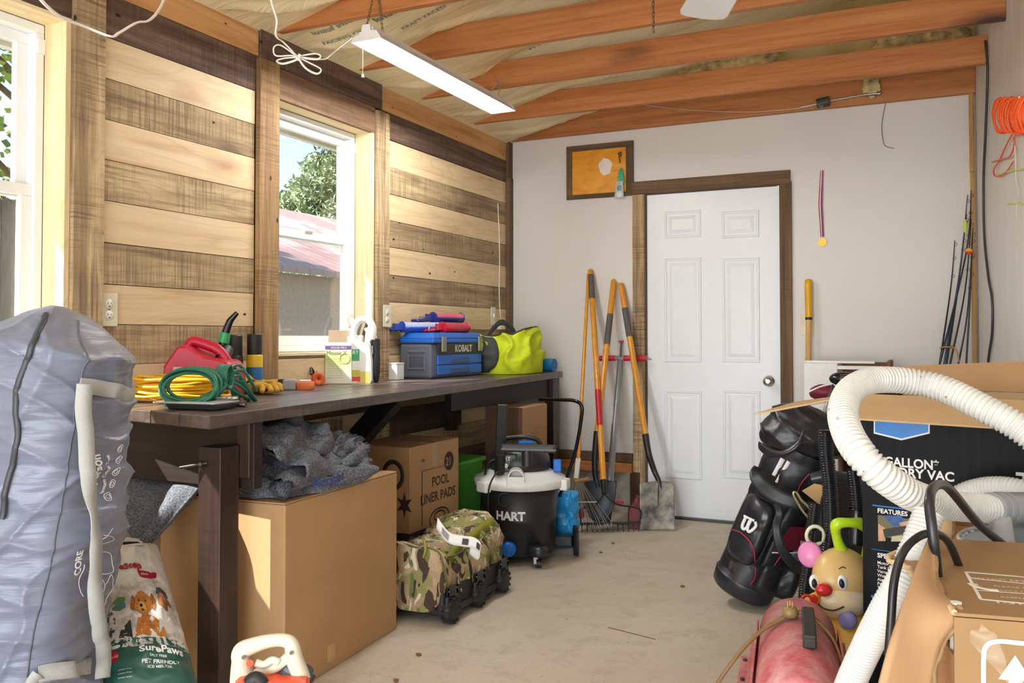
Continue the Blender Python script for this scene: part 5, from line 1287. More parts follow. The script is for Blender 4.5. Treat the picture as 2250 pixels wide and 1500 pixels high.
t = MB(Ml); t.prism([(0.30 + (0.045 if k % 2 else 0.018) * math.cos(k * PI / 6), 0.13 + (0.06 if k % 2 else 0.025) * math.sin(k * PI / 6)) for k in range(12)], 0.0008); t.build('leaf_drawing', M_prt, pl)
t = MB(); t.bb(Xf - 0.2, Xf + 0.001, 3.57, 3.62, Zt - 0.0005, Zt + 0.001); t.bb(Xf, Xf + 0.001, 3.57, 3.62, Zt - 0.12, Zt); t.build('packing_tape', plain('#b79a7c', 0.2), pl)
# far carton standing on end
fc = thing('cardboard_box', 'tall narrow carton with one side darkened as if in shade beside the far bench leg', 'box', (-2.1, 4.45, 0))
t = MB(); t.bb(-2.27, -2.035, 4.42, 4.76, 0, 0.735); t.build('carton_body', M_card, fc, bevel=0.004)
t = MB(); t.bb(-2.268, -2.037, 4.4185, 4.4195, 0.002, 0.733); t.build('shaded_side', plain('#5a3f2a', 0.7), fc)  # darker sheet puts the shade on this face into its colour
Mf2 = basis((-2.0345, 4.58, 0.58), (0, 1, 0), (0, 0, 1)); t = MB(Mf2)
for k in range(6): t.bar((0.012 * math.cos(k * PI / 3), 0.012 * math.sin(k * PI / 3), 0), (0.04 * math.cos(k * PI / 3), 0.04 * math.sin(k * PI / 3), 0), 0.006, 0.001, up=(0, 0, 1) if False else (0.3, 0.2, 1))
t.build('printed_mark', plain('#8a6844', 0.7), fc)
# green bin
gb_ = thing('plastic_bin', 'bright green plastic bin in the shadow behind the shop vacuum', 'bin', (-2.3, 4.1, 0))
t = MB(frame((-2.36, 4.08, 0))); t.box((0, 0, 0.23), (0.30, 0.30, 0.46), taper=1.12); t.build('bin_body', plain('#3f9a1e', 0.4), gb_, bevel=0.012)
t = MB(frame((-2.36, 4.08, 0))); t.box((0, 0, 0.47), (0.36, 0.36, 0.025)); t.build('bin_lid', plain('#46a822', 0.4), gb_, bevel=0.006)

# camouflage rolling bag
m = NT('camouflage'); v = m.coords((1, 1, 1.5)); 
a_ = m.noise(v, 6.5, 2, 0.5, 0.6); b_ = m.noise(m.coords((1, 1, 1.6), rot=(0.5, 0.4, 0.2)), 9, 2, 0.5, 0.7); c_ = m.noise(m.coords((1.6, 1.6, 0.7)), 11, 2, 0.5, 0.5); d_ = m.noise(m.coords((2.4, 2.4, 1.0), rot=(0.2, 0.9, 0.2)), 11, 1.5, 0.5, 0.8)
c = m.ramp(a_, [(0.47, '#b29b7c'), (0.48, '#8f8a55')], 'CONSTANT')
c = m.mix(m.ramp(b_, [(0.0, 0.0), (0.53, 1.0)], 'CONSTANT'), c, '#a98f6f')
c = m.mix(m.ramp(c_, [(0.0, 0.0), (0.56, 1.0)], 'CONSTANT'), c, '#6d7440')
c = m.mix(m.ramp(d_, [(0.0, 0.0), (0.595, 1.0)], 'CONSTANT'), c, '#45352a')
c = m.mix(m.ramp(d_, [(0.0, 1.0), (0.36, 0.0)], 'CONSTANT'), c, '#d9cfb9')
m.base(c); m.set(Roughness=0.8); m.bump(m.noise(v, 12, 4), 0.3, 0.01)
M_camo = m.m; M_olive = plain('#8d8f2c', 0.6, var=0.1); M_blk2 = plain('#242526', 0.55, var=0.1)
cb_ = thing('rolling_bag', 'camouflage duffel bag on a black wheeled base beside the big carton', 'bag', (-1.87, 3.25, 0))
BX0, BX1, BY0, BY1 = -2.06, -1.725, 2.985, 3.56
def duffel(u, v):
    a = 2 * PI * u; e = 0.42
    ca, sa = math.cos(a), math.sin(a)
    # cross section in x-z, extruded in y with rounded ends
    hw = (BX1 - BX0) / 2; cx = (BX0 + BX1) / 2
    yy = BY0 + (BY1 - BY0) * v
    endk = min(1, (min(v, 1 - v) / 0.05)) ** 0.5 if 0 < v < 1 else 0
    h = 0.30 - 0.045 * math.sin(PI * min(1, max(0, v * 1.3 - 0.1))) + 0.03 * v
    sag = -0.055 * max(0, 1 - abs(v - 0.22) / 0.12) * (1 if sa > 0 else 0)
    x = cx + math.copysign(abs(ca) ** e, ca) * hw * (1 if sa < 0 else (1 - 0.30 * sa)) * (0.9 + 0.1 * endk)
    z = 0.045 + (h - 0.045) * 0.5 * (1 + math.copysign(abs(sa) ** e, sa)) + sag
    d = Vector((x, yy, z)); n = fbm(d, 9, 3, 1.0) * 0.018 + 0.014 * (1 - abs(math.sin(yy * 26 + z * 22 + 2 * fbm(d, 5, 2, 4)))) ** 3
    return d + Vector((ca, 0, sa)) * n * (1 if z > 0.06 else 0)
t = MB(); t.grid(duffel, 90, 60, cu=True); k = [duffel(u / 90, 0) for u in range(90)]; t.add(k, [tuple(range(90))]); k = [duffel(u / 90, 1) for u in range(90)]; t.add(k, [tuple(range(90))]); t.build('bag_body', M_camo, cb_)
t = MB(); P_ = smooth_path([duffel(0.06, 0.03), duffel(0.10, 0.3), duffel(0.10, 0.6), duffel(0.07, 0.97)], 8); 
t.tube([p + Vector((0.006, 0, 0.0)) for p in P_], 0.004, 6); t.tube([duffel(u, 0.045) + Vector((0.001, -0.006, 0)) for u in [i / 40 - 0.1 for i in range(26)]], 0.004, 6); t.build('piping', plain('#5d5a2e', 0.7), cb_)
t = MB(); S = [duffel(0.10 + 0.04 * math.sin(PI * s), 0.08 + 0.84 * s) + Vector((0.012, 0, 0.006)) for s in [i / 14 for i in range(15)]]
def strap_quad(P_, w, up_):
    t = MB(); N = len(P_)
    t.grid(lambda u, v: P_[min(int(round(u * (N - 1))), N - 1)] + Vector(up_) * (w * (v - 0.5)), N - 1, 1); return t
strap_quad(S, 0.045, (-0.3, 0, 0.95)).build('olive_strap', M_olive, cb_, solid=0.003)
t = MB(); q = duffel(0.17, 0.02); t.tube(smooth_path([q + Vector((0, -0.01, 0.03)), q + Vector((0.012, -0.02, 0.0)), q + Vector((0.0, -0.014, -0.035))], 4), 0.006, 8); t.build('zipper_pull', M_olive, cb_)
# black rigid base along +x side with three wheel wells
t = MB(); t.bb(BX0 + 0.02, BX1 + 0.018, BY0 + 0.02, BY1 - 0.01, 0.03, 0.062); t.bb(BX1 - 0.03, BX1 + 0.006, BY0 + 0.01, BY1 - 0.01, 0.045, 0.135); t.build('base_shell', M_blk2, cb_, bevel=0.012, seg=3)
for yy in (BY0 + 0.055, (BY0 + BY1) / 2, BY1 - 0.06):
    t = MB(); t.bb(BX1 + 0.012, BX1 + 0.022, yy - 0.045, yy - 0.026, 0.03, 0.15); t.bb(BX1 + 0.012, BX1 + 0.022, yy + 0.026, yy + 0.045, 0.03, 0.15); t.bb(BX1 + 0.012, BX1 + 0.022, yy - 0.045, yy + 0.045, 0.11, 0.15); br_ = t.build('wheel_bracket', plain('#333436', 0.5), cb_, bevel=0.003)
    for s in (-1, 1):
        t = MB(); t.cyl((BX1 + 0.021, yy + s * 0.034, 0.135), (BX1 + 0.024, yy + s * 0.034, 0.135), 0.004, n=8); t.build('rivet', plain('#9a9a9a', 0.3, 0.8), br_)
    t = MB(); M = frame((BX1 + 0.012, yy, 0.053), 0, 0, R_(90))
    t.lathe([(0.0, -0.020), (0.030, -0.020), (0.046, -0.016), (0.049, 0), (0.046, 0.016), (0.030, 0.020), (0, 0.020)], 24, M)
    for k in range(12):
        a = k * PI / 6; t.box((BX1 + 0.012, yy + 0.047 * math.cos(a), 0.053 + 0.047 * math.sin(a)), (0.04, 0.010, 0.008), rx=a + PI / 2)
    t.build('wheel', plain('#1d1d1e', 0.6), cb_)
t = MB(); L_ = smooth_path([duffel(0.22, 0.04) + Vector((-0.03, -0.02, 0)), Vector((-2.03, 2.955, 0.2)), Vector((-2.05, 2.93, 0.06)), Vector((-2.0, 2.94, 0.012)), Vector((-1.96, 2.955, 0.07)), Vector((-2.02, 2.965, 0.15))], 6)
# paper tag
tg = thing('paper_tag', 'long white paper hang tag curling over the camouflage bag', 'tag', duffel(0.14, 0.6))
P_ = smooth_path([dp(960, 1148, 3.50), dp(985, 1180, 3.48), dp(1015, 1188, 3.48), dp(1040, 1192, 3.46), dp(1055, 1205, 3.44), dp(1050, 1218, 3.46), dp(1032, 1205, 3.5)], 6)
t = MB(); N = len(P_); t.grid(lambda u, v: P_[min(int(round(u * (N - 1))), N - 1)] + Vector((0.10, 0.1, 1)).normalized() * (0.042 * (v - 0.5)), N - 1, 3); tgp = t.build('paper_strip', plain('#eceae6', 0.5), tg, solid=0.0006)
for k, (u0, cc) in enumerate(((3, '#8d8d8d'), (12, '#3d3d3d'), (20, '#3d3d3d'))):
    t = MB(); t.grid(lambda u, v: P_[min(u0 + int(round(u * 3)), N - 1)] + Vector((0.10, 0.1, 1)).normalized() * (0.024 * (v - 0.5)) + Vector((0.004, -0.006, 0)), 3, 2); t.build('print_block', plain(cc, 0.6), tg)

# ---------------- shop vacuum, black drum with white lid
V = Vector((-1.905, 4.10, 0)); sv = thing('shop_vacuum', 'black drum wet dry vacuum with white lid ring and blue drain cap', 'vacuum cleaner', V)
FV = (Vector((0, 0, 0)) - V); FV.z = 0; FV.normalize(); SV = Vector((-FV.y, FV.x, 0))   # FV points to viewer; SV to viewer's right
ad = math.atan2(FV.y, FV.x)
M = frame(V)
M_vb = plain('#232427', 0.42, var=0.06); M_vw = plain('#e7e6e2', 0.4, var=0.03); M_vblue = plain('#1572d8', 0.35)
t = MB(M); t.lathe([(0, 0.035), (0.165, 0.035), (0.178, 0.05), (0.183, 0.2), (0.190, 0.21), (0.188, 0.22), (0.196, 0.385), (0, 0.385)], 48); t.build('drum', M_vb, sv)
t = MB(M); t.lathe([(0.196, 0.365), (0.232, 0.372), (0.236, 0.40), (0.232, 0.415), (0.205, 0.425), (0.150, 0.455), (0.12, 0.46), (0, 0.46)], 48); t.build('lid_ring', M_vw, sv, bevel=0)
for a in (ad + 1.25, ad - 0.85, ad + 2.9):
    c = V + Vector((math.cos(a), math.sin(a), 0)) * 0.238; t = MB(); t.box((c.x, c.y, 0.385), (0.04, 0.075, 0.055), rz=a); t.build('lid_latch', M_vw, sv, bevel=0.008)
t = MB(M); t.lathe([(0.15, 0.45), (0.158, 0.475), (0.150, 0.52), (0.125, 0.555), (0.09, 0.575), (0, 0.58)], 40); t.build('motor_head', M_vb, sv)
c = V + FV * 0.12 + SV * -0.07; t = MB(); t.box((c.x, c.y, 0.50), (0.05, 0.11, 0.09), rz=ad); t.build('switch_panel', plain('#1a1b1d', 0.3), sv, bevel=0.006)
Mt = basis(V + FV * 0.1465 + SV * -0.115 + Vector((0, 0, 0.513)), SV, (0, 0, 1))
text('lettering', 'HART', 0.026, Mt, plain('#f2f2f2', 0.5), sv, bold=0.02)
t = MB(Mt @ Matrix.Translation((0.045, -0.025, 0))); t.cyl((0, 0, 0), (0, 0, 0.008), 0.011, n=16); t.build('power_knob', plain('#c9c9c9', 0.4), sv)
t = MB(); pth = smooth_path([V - FV * 0.02 + SV * -0.10 + Vector((0, 0, 0.565)), V + SV * -0.085 + Vector((0, 0, 0.60)), V + SV * 0.0 + Vector((0, 0, 0.613)), V + SV * 0.085 + Vector((0, 0, 0.60)), V + SV * 0.11 + Vector((0, 0, 0.555))], 6)
t.tube(pth, 0.013, 12, flat=0.8); t.build('carry_handle', M_vb, sv)
t = MB(); c = V + SV * 0.03 + FV * 0.02; t.box((c.x, c.y, 0.588), (0.04, 0.075, 0.014), rz=ad); t.build('blue_inlay', M_vblue, sv, bevel=0.004)
t = MB(); c = V + SV * 0.19 + FV * 0.02; t.box((c.x, c.y, 0.47), (0.05, 0.04, 0.06), rz=ad); t.build('blue_clip', M_vblue, sv, bevel=0.006)
# hose port: white ring
t = MB(); p0 = V + FV * 0.17 + SV * -0.02 + Vector((0, 0, 0.445)); t.tube([p0, p0 + FV * 0.055 + Vector((0, 0, -0.004))], 0.040, 28, caps=False); t.tube([p0 + FV * 0.055, p0], 0.034, 28, caps=False); 
t.lathe([(0.034, 0), (0.040, 0)], 28, basis(p0 + FV * 0.055 + Vector((0, 0, -0.004)), SV, (0, 0, 1), FV)); t.build('hose_port', M_vw, sv)
t = MB(); t.lathe([(0, 0), (0.035, 0)], 24, basis(p0 + FV * 0.01, SV, (0, 0, 1), FV)); t.build('port_inside', plain('#c9c8c4', 0.7), sv)
c = V + FV * 0.215 + SV * -0.02; t = MB(); t.box((c.x, c.y, 0.415), (0.03, 0.09, 0.06), rz=ad); t.build('port_base', M_vw, sv, bevel=0.006)
t = MB(); aa = -0.075 / 0.196; q = V + FV * 0.188 * math.cos(aa) + SV * -0.075 + Vector((0, 0, 0.325)); t.lathe([(0.0, -0.012), (0.026, -0.012), (0.027, 0.0), (0.037, 0.002), (0.038, -0.008)], 26, basis(q + FV * 0.008, SV, (0, 0, 1), FV)); t.build('blower_port', plain('#101112', 0.5), sv)
def drum_map(a0, z0, R=0.191):
    def f(x, y):
        a = a0 - x / R * -1
        return V + FV * ((R + 0.0012 + (z0 + y - 0.2) * 0.03) * math.cos(a)) + SV * ((R + 0.0012) * math.sin(a)) + Vector((0, 0, z0 + y))
    return f
text('lettering', 'HART', 0.058, drum_map(-0.66, 0.226), plain('#f4f4f4', 0.4), sv, bold=0.045, spacing=1.0, sx=1.0)
t = MB(); q = V + FV * 0.183 + SV * -0.055 + Vector((0, 0, 0.085)); Bm = basis(q, SV, (0, 0, 1), FV); t.lathe([(0, 0.022), (0.030, 0.022), (0.036, 0.012), (0.038, 0.0)], 26, Bm); t.bar(Bm @ Vector((0, -0.028, 0.024)), Bm @ Vector((0, 0.028, 0.024)), 0.010, 0.012, up=SV); t.build('drain_cap', M_vblue, sv)
def caster(a, R, big=False, lab=None):
    c = V + FV * (R * math.cos(a)) + SV * (R * math.sin(a)); f = FV * math.cos(a) + SV * math.sin(a)
    t = MB(); t.bar(V + f * 0.14 + Vector((0, 0, 0.075)), c + Vector((0, 0, 0.078)), 0.085, 0.05); t.lathe([(0, 0.11), (0.03, 0.108), (0.045, 0.095), (0.047, 0.06), (0.04, 0.058)], 20, frame(c)); ar = t.build('caster_arm', M_vb, sv, bevel=0.008)
    t = MB(); t.cyl(c + SV * 0.012 + Vector((0, 0, 0.021)), c - SV * 0.012 + Vector((0, 0, 0.021)), 0.021, n=20); t.build('caster_wheel', plain('#2a2a2c', 0.5), sv)
    t = MB(); t.bar(c + SV * -0.015 + Vector((0, 0, 0.06)), c + SV * -0.015 + Vector((0, 0, 0.018)), 0.02, 0.003, up=FV); t.build('caster_fork', plain('#c4c4c2', 0.3, 0.8), sv)
caster(0.42, 0.225); caster(-1.9, 0.2)
# rear axle and big wheels
for s, nm in ((1, ''), (-1, '')):
    c = V + SV * (0.275 * s) - FV * 0.03
    t = MB(); t.bar(V + SV * (0.15 * s) - FV * 0.06 + Vector((0, 0, 0.08)), c + Vector((0, 0, 0.08)), 0.09, 0.05); t.build('wheel_arm', M_vb, sv, bevel=0.006)
    t = MB(); ax = (SV * 0.62 + FV * 0.78).normalized(); cc = c + Vector((0, 0, 0.078)) + SV * (0.012 * s); t.lathe([(0, 0.018), (0.02, 0.02), (0.05, 0.012), (0.055, 0.019), (0.072, 0.019), (0.078, 0.012), (0.078, -0.012), (0.072, -0.019), (0, -0.019)], 32, basis(cc, FV, (0, 0, 1), ax)); t.build('rear_wheel', plain('#26272a', 0.55), sv)
t = MB(); c0_ = V + SV * 0.205 - FV * 0.05
t.tube(smooth_path([c0_ + Vector((0, 0, 0.30)), dp(1262, 1000, 4.52), dp(1278, 915, 4.5), dp(1277, 890, 4.5), dp(1262, 880, 4.52), dp(1235, 878, 4.58), dp(1185, 877, 4.72)], 6), 0.0095, 12)
t.build('push_handle', plain('#17181a', 0.2, 0.4), sv)
# tools parked on the head
t = MB(); a, b2 = dp(1101, 983, 4.26), dp(1221, 986, 4.22); t.bar(a, b2, 0.045, 0.036); t.build('floor_nozzle', plain('#2a2b2e', 0.45), sv, bevel=0.008)
t = MB(); t.bar(a + FV * 0.024 + Vector((0, 0, -0.004)), b2 + FV * 0.024 + Vector((0, 0, -0.004)), 0.004, 0.008); t.build('nozzle_brush', plain('#6a6a6c', 0.6), sv)
t = MB(); q = a.lerp(b2, 0.48); t.cyl(q, q - Vector((0, 0, 0.085)), 0.026, n=18); t.build('nozzle_neck', plain('#2a2b2e', 0.45), sv)
t = MB(); t.bar(dp(1098, 1035, 4.36), dp(1104, 888, 4.30), 0.050, 0.02, up=FV); t.cyl(dp(1097, 1040, 4.36), dp(1099, 1000, 4.34), 0.025, n=14); t.build('crevice_tool', plain('#1d1e20', 0.35), sv, bevel=0.004)
t = MB(); t.tube(smooth_path([dp(1104, 1032, 4.24), dp(1088, 1042, 4.2), dp(1074, 1075, 4.2), dp(1073, 1130, 4.2), dp(1078, 1190, 4.2), dp(1083, 1238, 4.2)], 6), 0.0045, 8); t.build('mains_cord', plain('#161617', 0.4), sv)
t = MB(); t.tube(smooth_path([dp(1108, 1000, 4.35), dp(1090, 1008, 4.4), dp(1072, 1020, 4.4), dp(1063, 1060, 4.45), dp(1058, 1110, 4.5)], 6), 0.006, 8); t.build('rear_cord', plain('#161617', 0.4), sv)
# light blue bag behind the vacuum
t = MB(); c = Vector((-1.785, 4.42, 0.0))
def bb_(u, v):
    a = 2 * PI * u; n = 0.02 * fbm((math.cos(a), math.sin(a), v * 3), 2, 3, 3) + 0.004 * math.sin(a * 6 + v * 20)
    return c + Vector(((0.06 + n) * math.copysign(abs(math.cos(a)) ** .6, math.cos(a)), (0.06 + n) * math.copysign(abs(math.sin(a)) ** .6, math.sin(a)), 0.012 + 0.28 * v))
t.grid(bb_, 40, 24, cu=True); t.add([bb_(k / 40, 1) for k in range(40)], [tuple(range(40))]); t.add([bb_(k / 40, 0) for k in range(40)], [tuple(range(40))])
tag(t.build('blue_bag', plain('#2ba0e6', 0.35, var=0.08, bump=0.2)), 'bright light blue plastic bag standing behind the vacuum right wheel', 'bag')

# ---------------- ice melt bag
ib = thing('ice_melt_bag', 'white and green printed bag of pet friendly ice melt leaning between tent bag and carton', 'bag', zp(330, 1560, 0))
TL, TR_, BL, BR = dp(232, 1188, 2.66), dp(348, 1205, 2.72), dp(205, 1500, 2.30), dp(432, 1500, 2.38)
BL = BL + (BL - TL) * 0.25; BR = BR + (BR - TR_) * 0.22
nrm = (TR_ - TL).cross(BL - TL).normalized(); nrm = nrm if nrm.dot(EYE - TL) > 0 else -nrm
def iface(u, v, off=0.0):   # u across, v down
    p = TL.lerp(TR_, u).lerp(BL.lerp(BR, u), v)
    bul = (max(0, math.sin(PI * u)) ** 0.5) * (max(0, math.sin(PI * min(1, max(0, v * 0.92 + 0.06)))) ** 0.4)
    n = 0.010 * fbm((u * 2, v * 4, 0), 2.4, 4, 6) + 0.004 * math.sin(v * 60 + 6 * u + 3 * fbm((u, v, 0), 3, 2, 2)) * (0.3 + abs(u - 0.5))
    return p + nrm * (0.062 * bul + n * bul + off)
t = MB(); t.grid(lambda u, v: iface(u, v), 50, 80); t.grid(lambda u, v: iface(1 - u, v) - nrm * (0.10 * (max(0, math.sin(PI * u)) ** 0.5) * (max(0, math.sin(PI * min(1, v + 0.03))) ** 0.4)) * 1.6, 40, 60)
t.build('bag_film', plain('#d9d6d2', 0.35, var=0.05), ib)
def patch(name, u0, u1, v0, v1, mt, off=0.0015, nu=24, nv=24, mask=None):
    t = MB(); t.grid(lambda u, v: iface(u0 + (u1 - u0) * u, v0 + (v1 - v0) * v, off), nu, nv)
    return t.build(name, mt, ib)
def shape_patch(name, pts, mt, off):
    t = MB(); n = len(pts); cu = sum(p[0] for p in pts) / n; cv = sum(p[1] for p in pts) / n
    vs = [iface(cu, cv, off)]; R_n = 5
    for r_ in range(1, R_n + 1):
        for (a, b2) in pts: vs.append(iface(cu + (a - cu) * r_ / R_n, cv + (b2 - cv) * r_ / R_n, off))
    fs = [(0, 1 + k, 1 + (k + 1) % n) for k in range(n)] + [(1 + (r_ - 1) * n + k, 1 + r_ * n + k, 1 + r_ * n + (k + 1) % n, 1 + (r_ - 1) * n + (k + 1) % n) for r_ in range(1, R_n) for k in range(n)]
    t.add(vs, fs, True); return t.build(name, mt, ib)
m = NT('snow_print'); v = m.coords(); n1 = m.noise(v, 26, 4, 0.6); m.base(m.ramp(n1, [(0.38, '#a39c96'), (0.55, '#cfcac5'), (0.75, '#e6e4e2')])); m.set(Roughness=0.4)
patch('snow_picture', 0.10, 0.98, 0.30, 0.68, m.m)
patch('green_band', 0.02, 0.99, 0.64, 0.87, plain('#28544a', 0.35))
patch('green_side', 0.01, 0.16, 0.42, 0.95, plain('#22443c', 0.35), 0.0012)
t = None
def itext(s, u, v, size, col, bold=0.02, sl=0.0, sx=1.0):
    size *= 0.52
    Wd = ((TR_ - TL).length + (BR - BL).length) / 2; Hh = ((BL - TL).length)
    text('lettering', s, size, lambda x, y: iface(u + x / Wd + 0 * y, v - y / Hh + sl * x, 0.003), plain(col, 0.5), ib, bold=bold, sx=sx)
itext('SafeStep', 0.02, 0.235, 0.062, '#a31630', 0.04)
shape_patch('red_shield', [(0.45, 0.245), (0.75, 0.245), (0.72, 0.285), (0.6, 0.305), (0.48, 0.285)], plain('#a31630', 0.4), 0.0022); itext('PRO', 0.50, 0.278, 0.022, '#e8dcdc')
def blob(cu, cv, ru, rv, n=16, w=0.12, s=1): return [(cu + ru * (1 + w * math.sin(3 * a + s)) * math.cos(a), cv + rv * (1 + w * math.cos(4 * a + s)) * math.sin(a)) for a in [2 * PI * k / n for k in range(n)]]
fur = plain('#b9742c', 0.7, var=0.2, scale=60); fur2 = plain('#8f5220', 0.7, var=0.2, scale=60)
shape_patch('dog_body', [(0.36, 0.64), (0.40, 0.54), (0.50, 0.51), (0.62, 0.53), (0.70, 0.58), (0.72, 0.64)], fur, 0.0025)
shape_patch('dog_ear', blob(0.355, 0.455, 0.035, 0.04), fur2, 0.0028); shape_patch('dog_ear', blob(0.60, 0.45, 0.04, 0.045), fur2, 0.0028)
shape_patch('dog_head', blob(0.475, 0.455, 0.11, 0.068), fur, 0.0035)
shape_patch('dog_muzzle', blob(0.465, 0.475, 0.05, 0.03), plain('#d9a860', 0.7), 0.0042)
shape_patch('dog_nose', blob(0.455, 0.465, 0.020, 0.010), plain('#1c1512', 0.5), 0.005); shape_patch('dog_mouth', blob(0.47, 0.492, 0.022, 0.010), plain('#7a3a34', 0.5), 0.005)
for q in (0.425, 0.51): shape_patch('dog_eye', blob(q, 0.44, 0.010, 0.006), plain('#1c1512', 0.4), 0.005)
shape_patch('printed_coat', [(0.64, 0.62), (0.66, 0.48), (0.72, 0.44), (0.86, 0.45), (0.94, 0.53), (0.93, 0.63)], plain('#c9c5bd', 0.6, var=0.15), 0.0018)
shape_patch('printed_hair', blob(0.76, 0.43, 0.10, 0.055), plain('#8a5a34', 0.6), 0.0021); shape_patch('printed_face', blob(0.75, 0.405, 0.05, 0.032), plain('#c08a68', 0.6), 0.003)
shape_patch('printed_hat', [(0.66, 0.395), (0.68, 0.355), (0.75, 0.34), (0.83, 0.36), (0.85, 0.395)], plain('#4b5450', 0.7, var=0.3, scale=80), 0.0034)
shape_patch('badge', [(0.12, 0.47), (0.13, 0.42), (0.19, 0.40), (0.26, 0.42), (0.27, 0.47), (0.2, 0.485)], plain('#3f7d3a', 0.5), 0.003); shape_patch('badge_band', [(0.13, 0.455), (0.26, 0.452), (0.26, 0.465), (0.13, 0.468)], plain('#3f6ea8', 0.5), 0.0036)
shape_patch('dark_jacket', [(0.2, 0.63), (0.22, 0.59), (0.32, 0.54), (0.34, 0.64)], plain('#23252c', 0.6), 0.0022)
itext('SurePaws', 0.40, 0.715, 0.052, '#e6e6e2', 0.03); itext('SALT FREE', 0.50, 0.738, 0.017, '#d9dcd8'); itext('PET FRIENDLY', 0.42, 0.768, 0.026, '#d9dcd8', 0.03); itext('ICE MELTER', 0.48, 0.788, 0.020, '#d9dcd8')
shape_patch('red_roundel', blob(0.16, 0.72, 0.045, 0.028, w=0), plain('#a8182c', 0.4), 0.003); itext('20', 0.13, 0.728, 0.026, '#f0e6e6')
for k in range(5): itext('oooo ooo', 0.03, 0.50 + 0.04 * k, 0.013, '#c4ccc8')
for k in range(3): itext('ooooo oooo', 0.2, 0.79 + 0.02 * k, 0.010, '#c4ccc8')
t = MB(); t.tube(smooth_path([iface(0.10, 0.035, 0.004), iface(0.5, 0.03, 0.004), iface(0.62, 0.05, 0.004), iface(0.5, 0.068, 0.004), iface(0.10, 0.07, 0.004), iface(0.06, 0.05, 0.004)], 4, True), 0.004, 6, closed=True); t.build('handle_edge', plain('#cfcbc8', 0.4), ib)
shape_patch('handle_slot', [(0.10, 0.038), (0.58, 0.034), (0.62, 0.05), (0.56, 0.066), (0.10, 0.068), (0.06, 0.052)], plain('#2a201a', 0.9), 0.003)

# ---------------- grey tent bag, tall soft box standing on end
TBc = Vector((-2.035, 1.48, 0)); tent = thing('tent_bag', 'tall grey nylon tent carry bag with pale webbing straps standing on end at the left', 'bag', TBc)
M_ny = NT('grey_nylon'); v = M_ny.coords(); nn = M_ny.noise(v, 3.5, 5, 0.6); M_ny.base(M_ny.ramp(nn, [(0.3, '#676d80'), (0.7, '#757b90')])); M_ny.set(Roughness=0.36, Sheen_Weight=0.2)
n_a = M_ny.noise(M_ny.coords((3, 3, 26)), 1.0, 5, 0.6, 1.2); M_ny.bump(n_a, 0.3, 0.02)
TY = R_(20)
Rt = Vector((math.cos(TY), math.sin(TY), 0)); Ft = Vector((math.sin(TY), -math.cos(TY), 0))  # right, toward viewer
HT = 1.15
_AT = []
_px = None; _acc = 0.0
for _i in range(721):
    _a = 2 * PI * _i / 720; _q = Vector((math.copysign(abs(math.cos(_a)) ** 0.55, math.cos(_a)) * 0.172, math.copysign(abs(math.sin(_a)) ** 0.55, math.sin(_a)) * 0.155, 0))
    if _px is not None: _acc += (_q - _px).length
    _px = _q; _AT.append((_acc, _a))
PER = _acc
def arc(u):
    L = (u % 1.0) * PER; lo, hi = 0, 720
    while hi - lo > 1:
        m_ = (lo + hi) // 2
        if _AT[m_][0] <= L: lo = m_
        else: hi = m_
    f_ = (L - _AT[lo][0]) / max(1e-9, _AT[hi][0] - _AT[lo][0]); return _AT[lo][1] + (_AT[hi][1] - _AT[lo][1]) * f_
def tb_sec(a, v):
    e = 0.55; ca, sa = math.cos(a), math.sin(a)
    w = 0.172 - 0.03 * (1 - v); d = 0.155
    lean = Vector((0.02, 0.0, 0)) * v + Rt * (0.085 * (v - 0.6) + 0.008 * math.sin(v * 4))
    x = math.copysign(abs(ca) ** e, ca) * w; y = math.copysign(abs(sa) ** e, sa) * d
    return TBc + lean + Rt * x - Ft * y
def tentf(u, v, off=0.0, wk=1.0):
    a = arc(u)
    if v <= 0.93:
        k = v / 0.93; z = (HT - 0.045) * k; s = 1.0
    else:
        k = (v - 0.93) / 0.07; z = (HT - 0.045) + 0.05 * math.sin(k * PI / 2) + 0.02 * k; s = 1 - k
    p = tb_sec(a, z / HT); c = tb_sec(0, z / HT).lerp(tb_sec(PI, z / HT), 0.5)
    # slanting lid: higher at the back-left, drooping right corner
    rx = (p - c).dot(Rt)
    p = c + (p - c) * s
    zz = z
    if v > 0.5: zz = z + (0.03 * math.sin((rx * s) * 9 + 1.6) - 0.5 * max(0, rx * s - 0.02) ** 1.2 * 0.9) * ((v - 0.5) / 0.5) ** 2
    out = (p - c); out.z = 0; L = out.length; out = out / L if L > 1e-6 else Vector()
    q = Vector((p.x * 1.0, p.y * 1.0, zz))
    wr_ = 0.011 * (1 - abs(math.sin(zz * 34 + 4.0 * fbm(q, 2.2, 3, 1) + rx * 7))) ** 2.2 + 0.022 * fbm(q, 2.4, 3, 7) + 0.009 * fbm(Vector((q.x, q.y, q.z * 4)), 5, 3, 2)
    wr_ += 0.010 * (1 - abs(math.sin(zz * 11 - rx * 24 + 3 * fbm(q, 3, 2, 9)))) ** 3
    return Vector((p.x, p.y, max(zz, 0.0))) + out * ((wr_ * wk + 0.012 * math.sin(PI * min(1, zz / HT)) ) * s + off) + Vector((0, 0, 0.012 * fbm(q, 6, 3, 4) * (1 if v > .9 else 0) + (off if s < 0.5 else 0)))
t = MB(); t.grid(tentf, 200, 260, cu=True); t.build('bag_body', M_ny.m, tent)
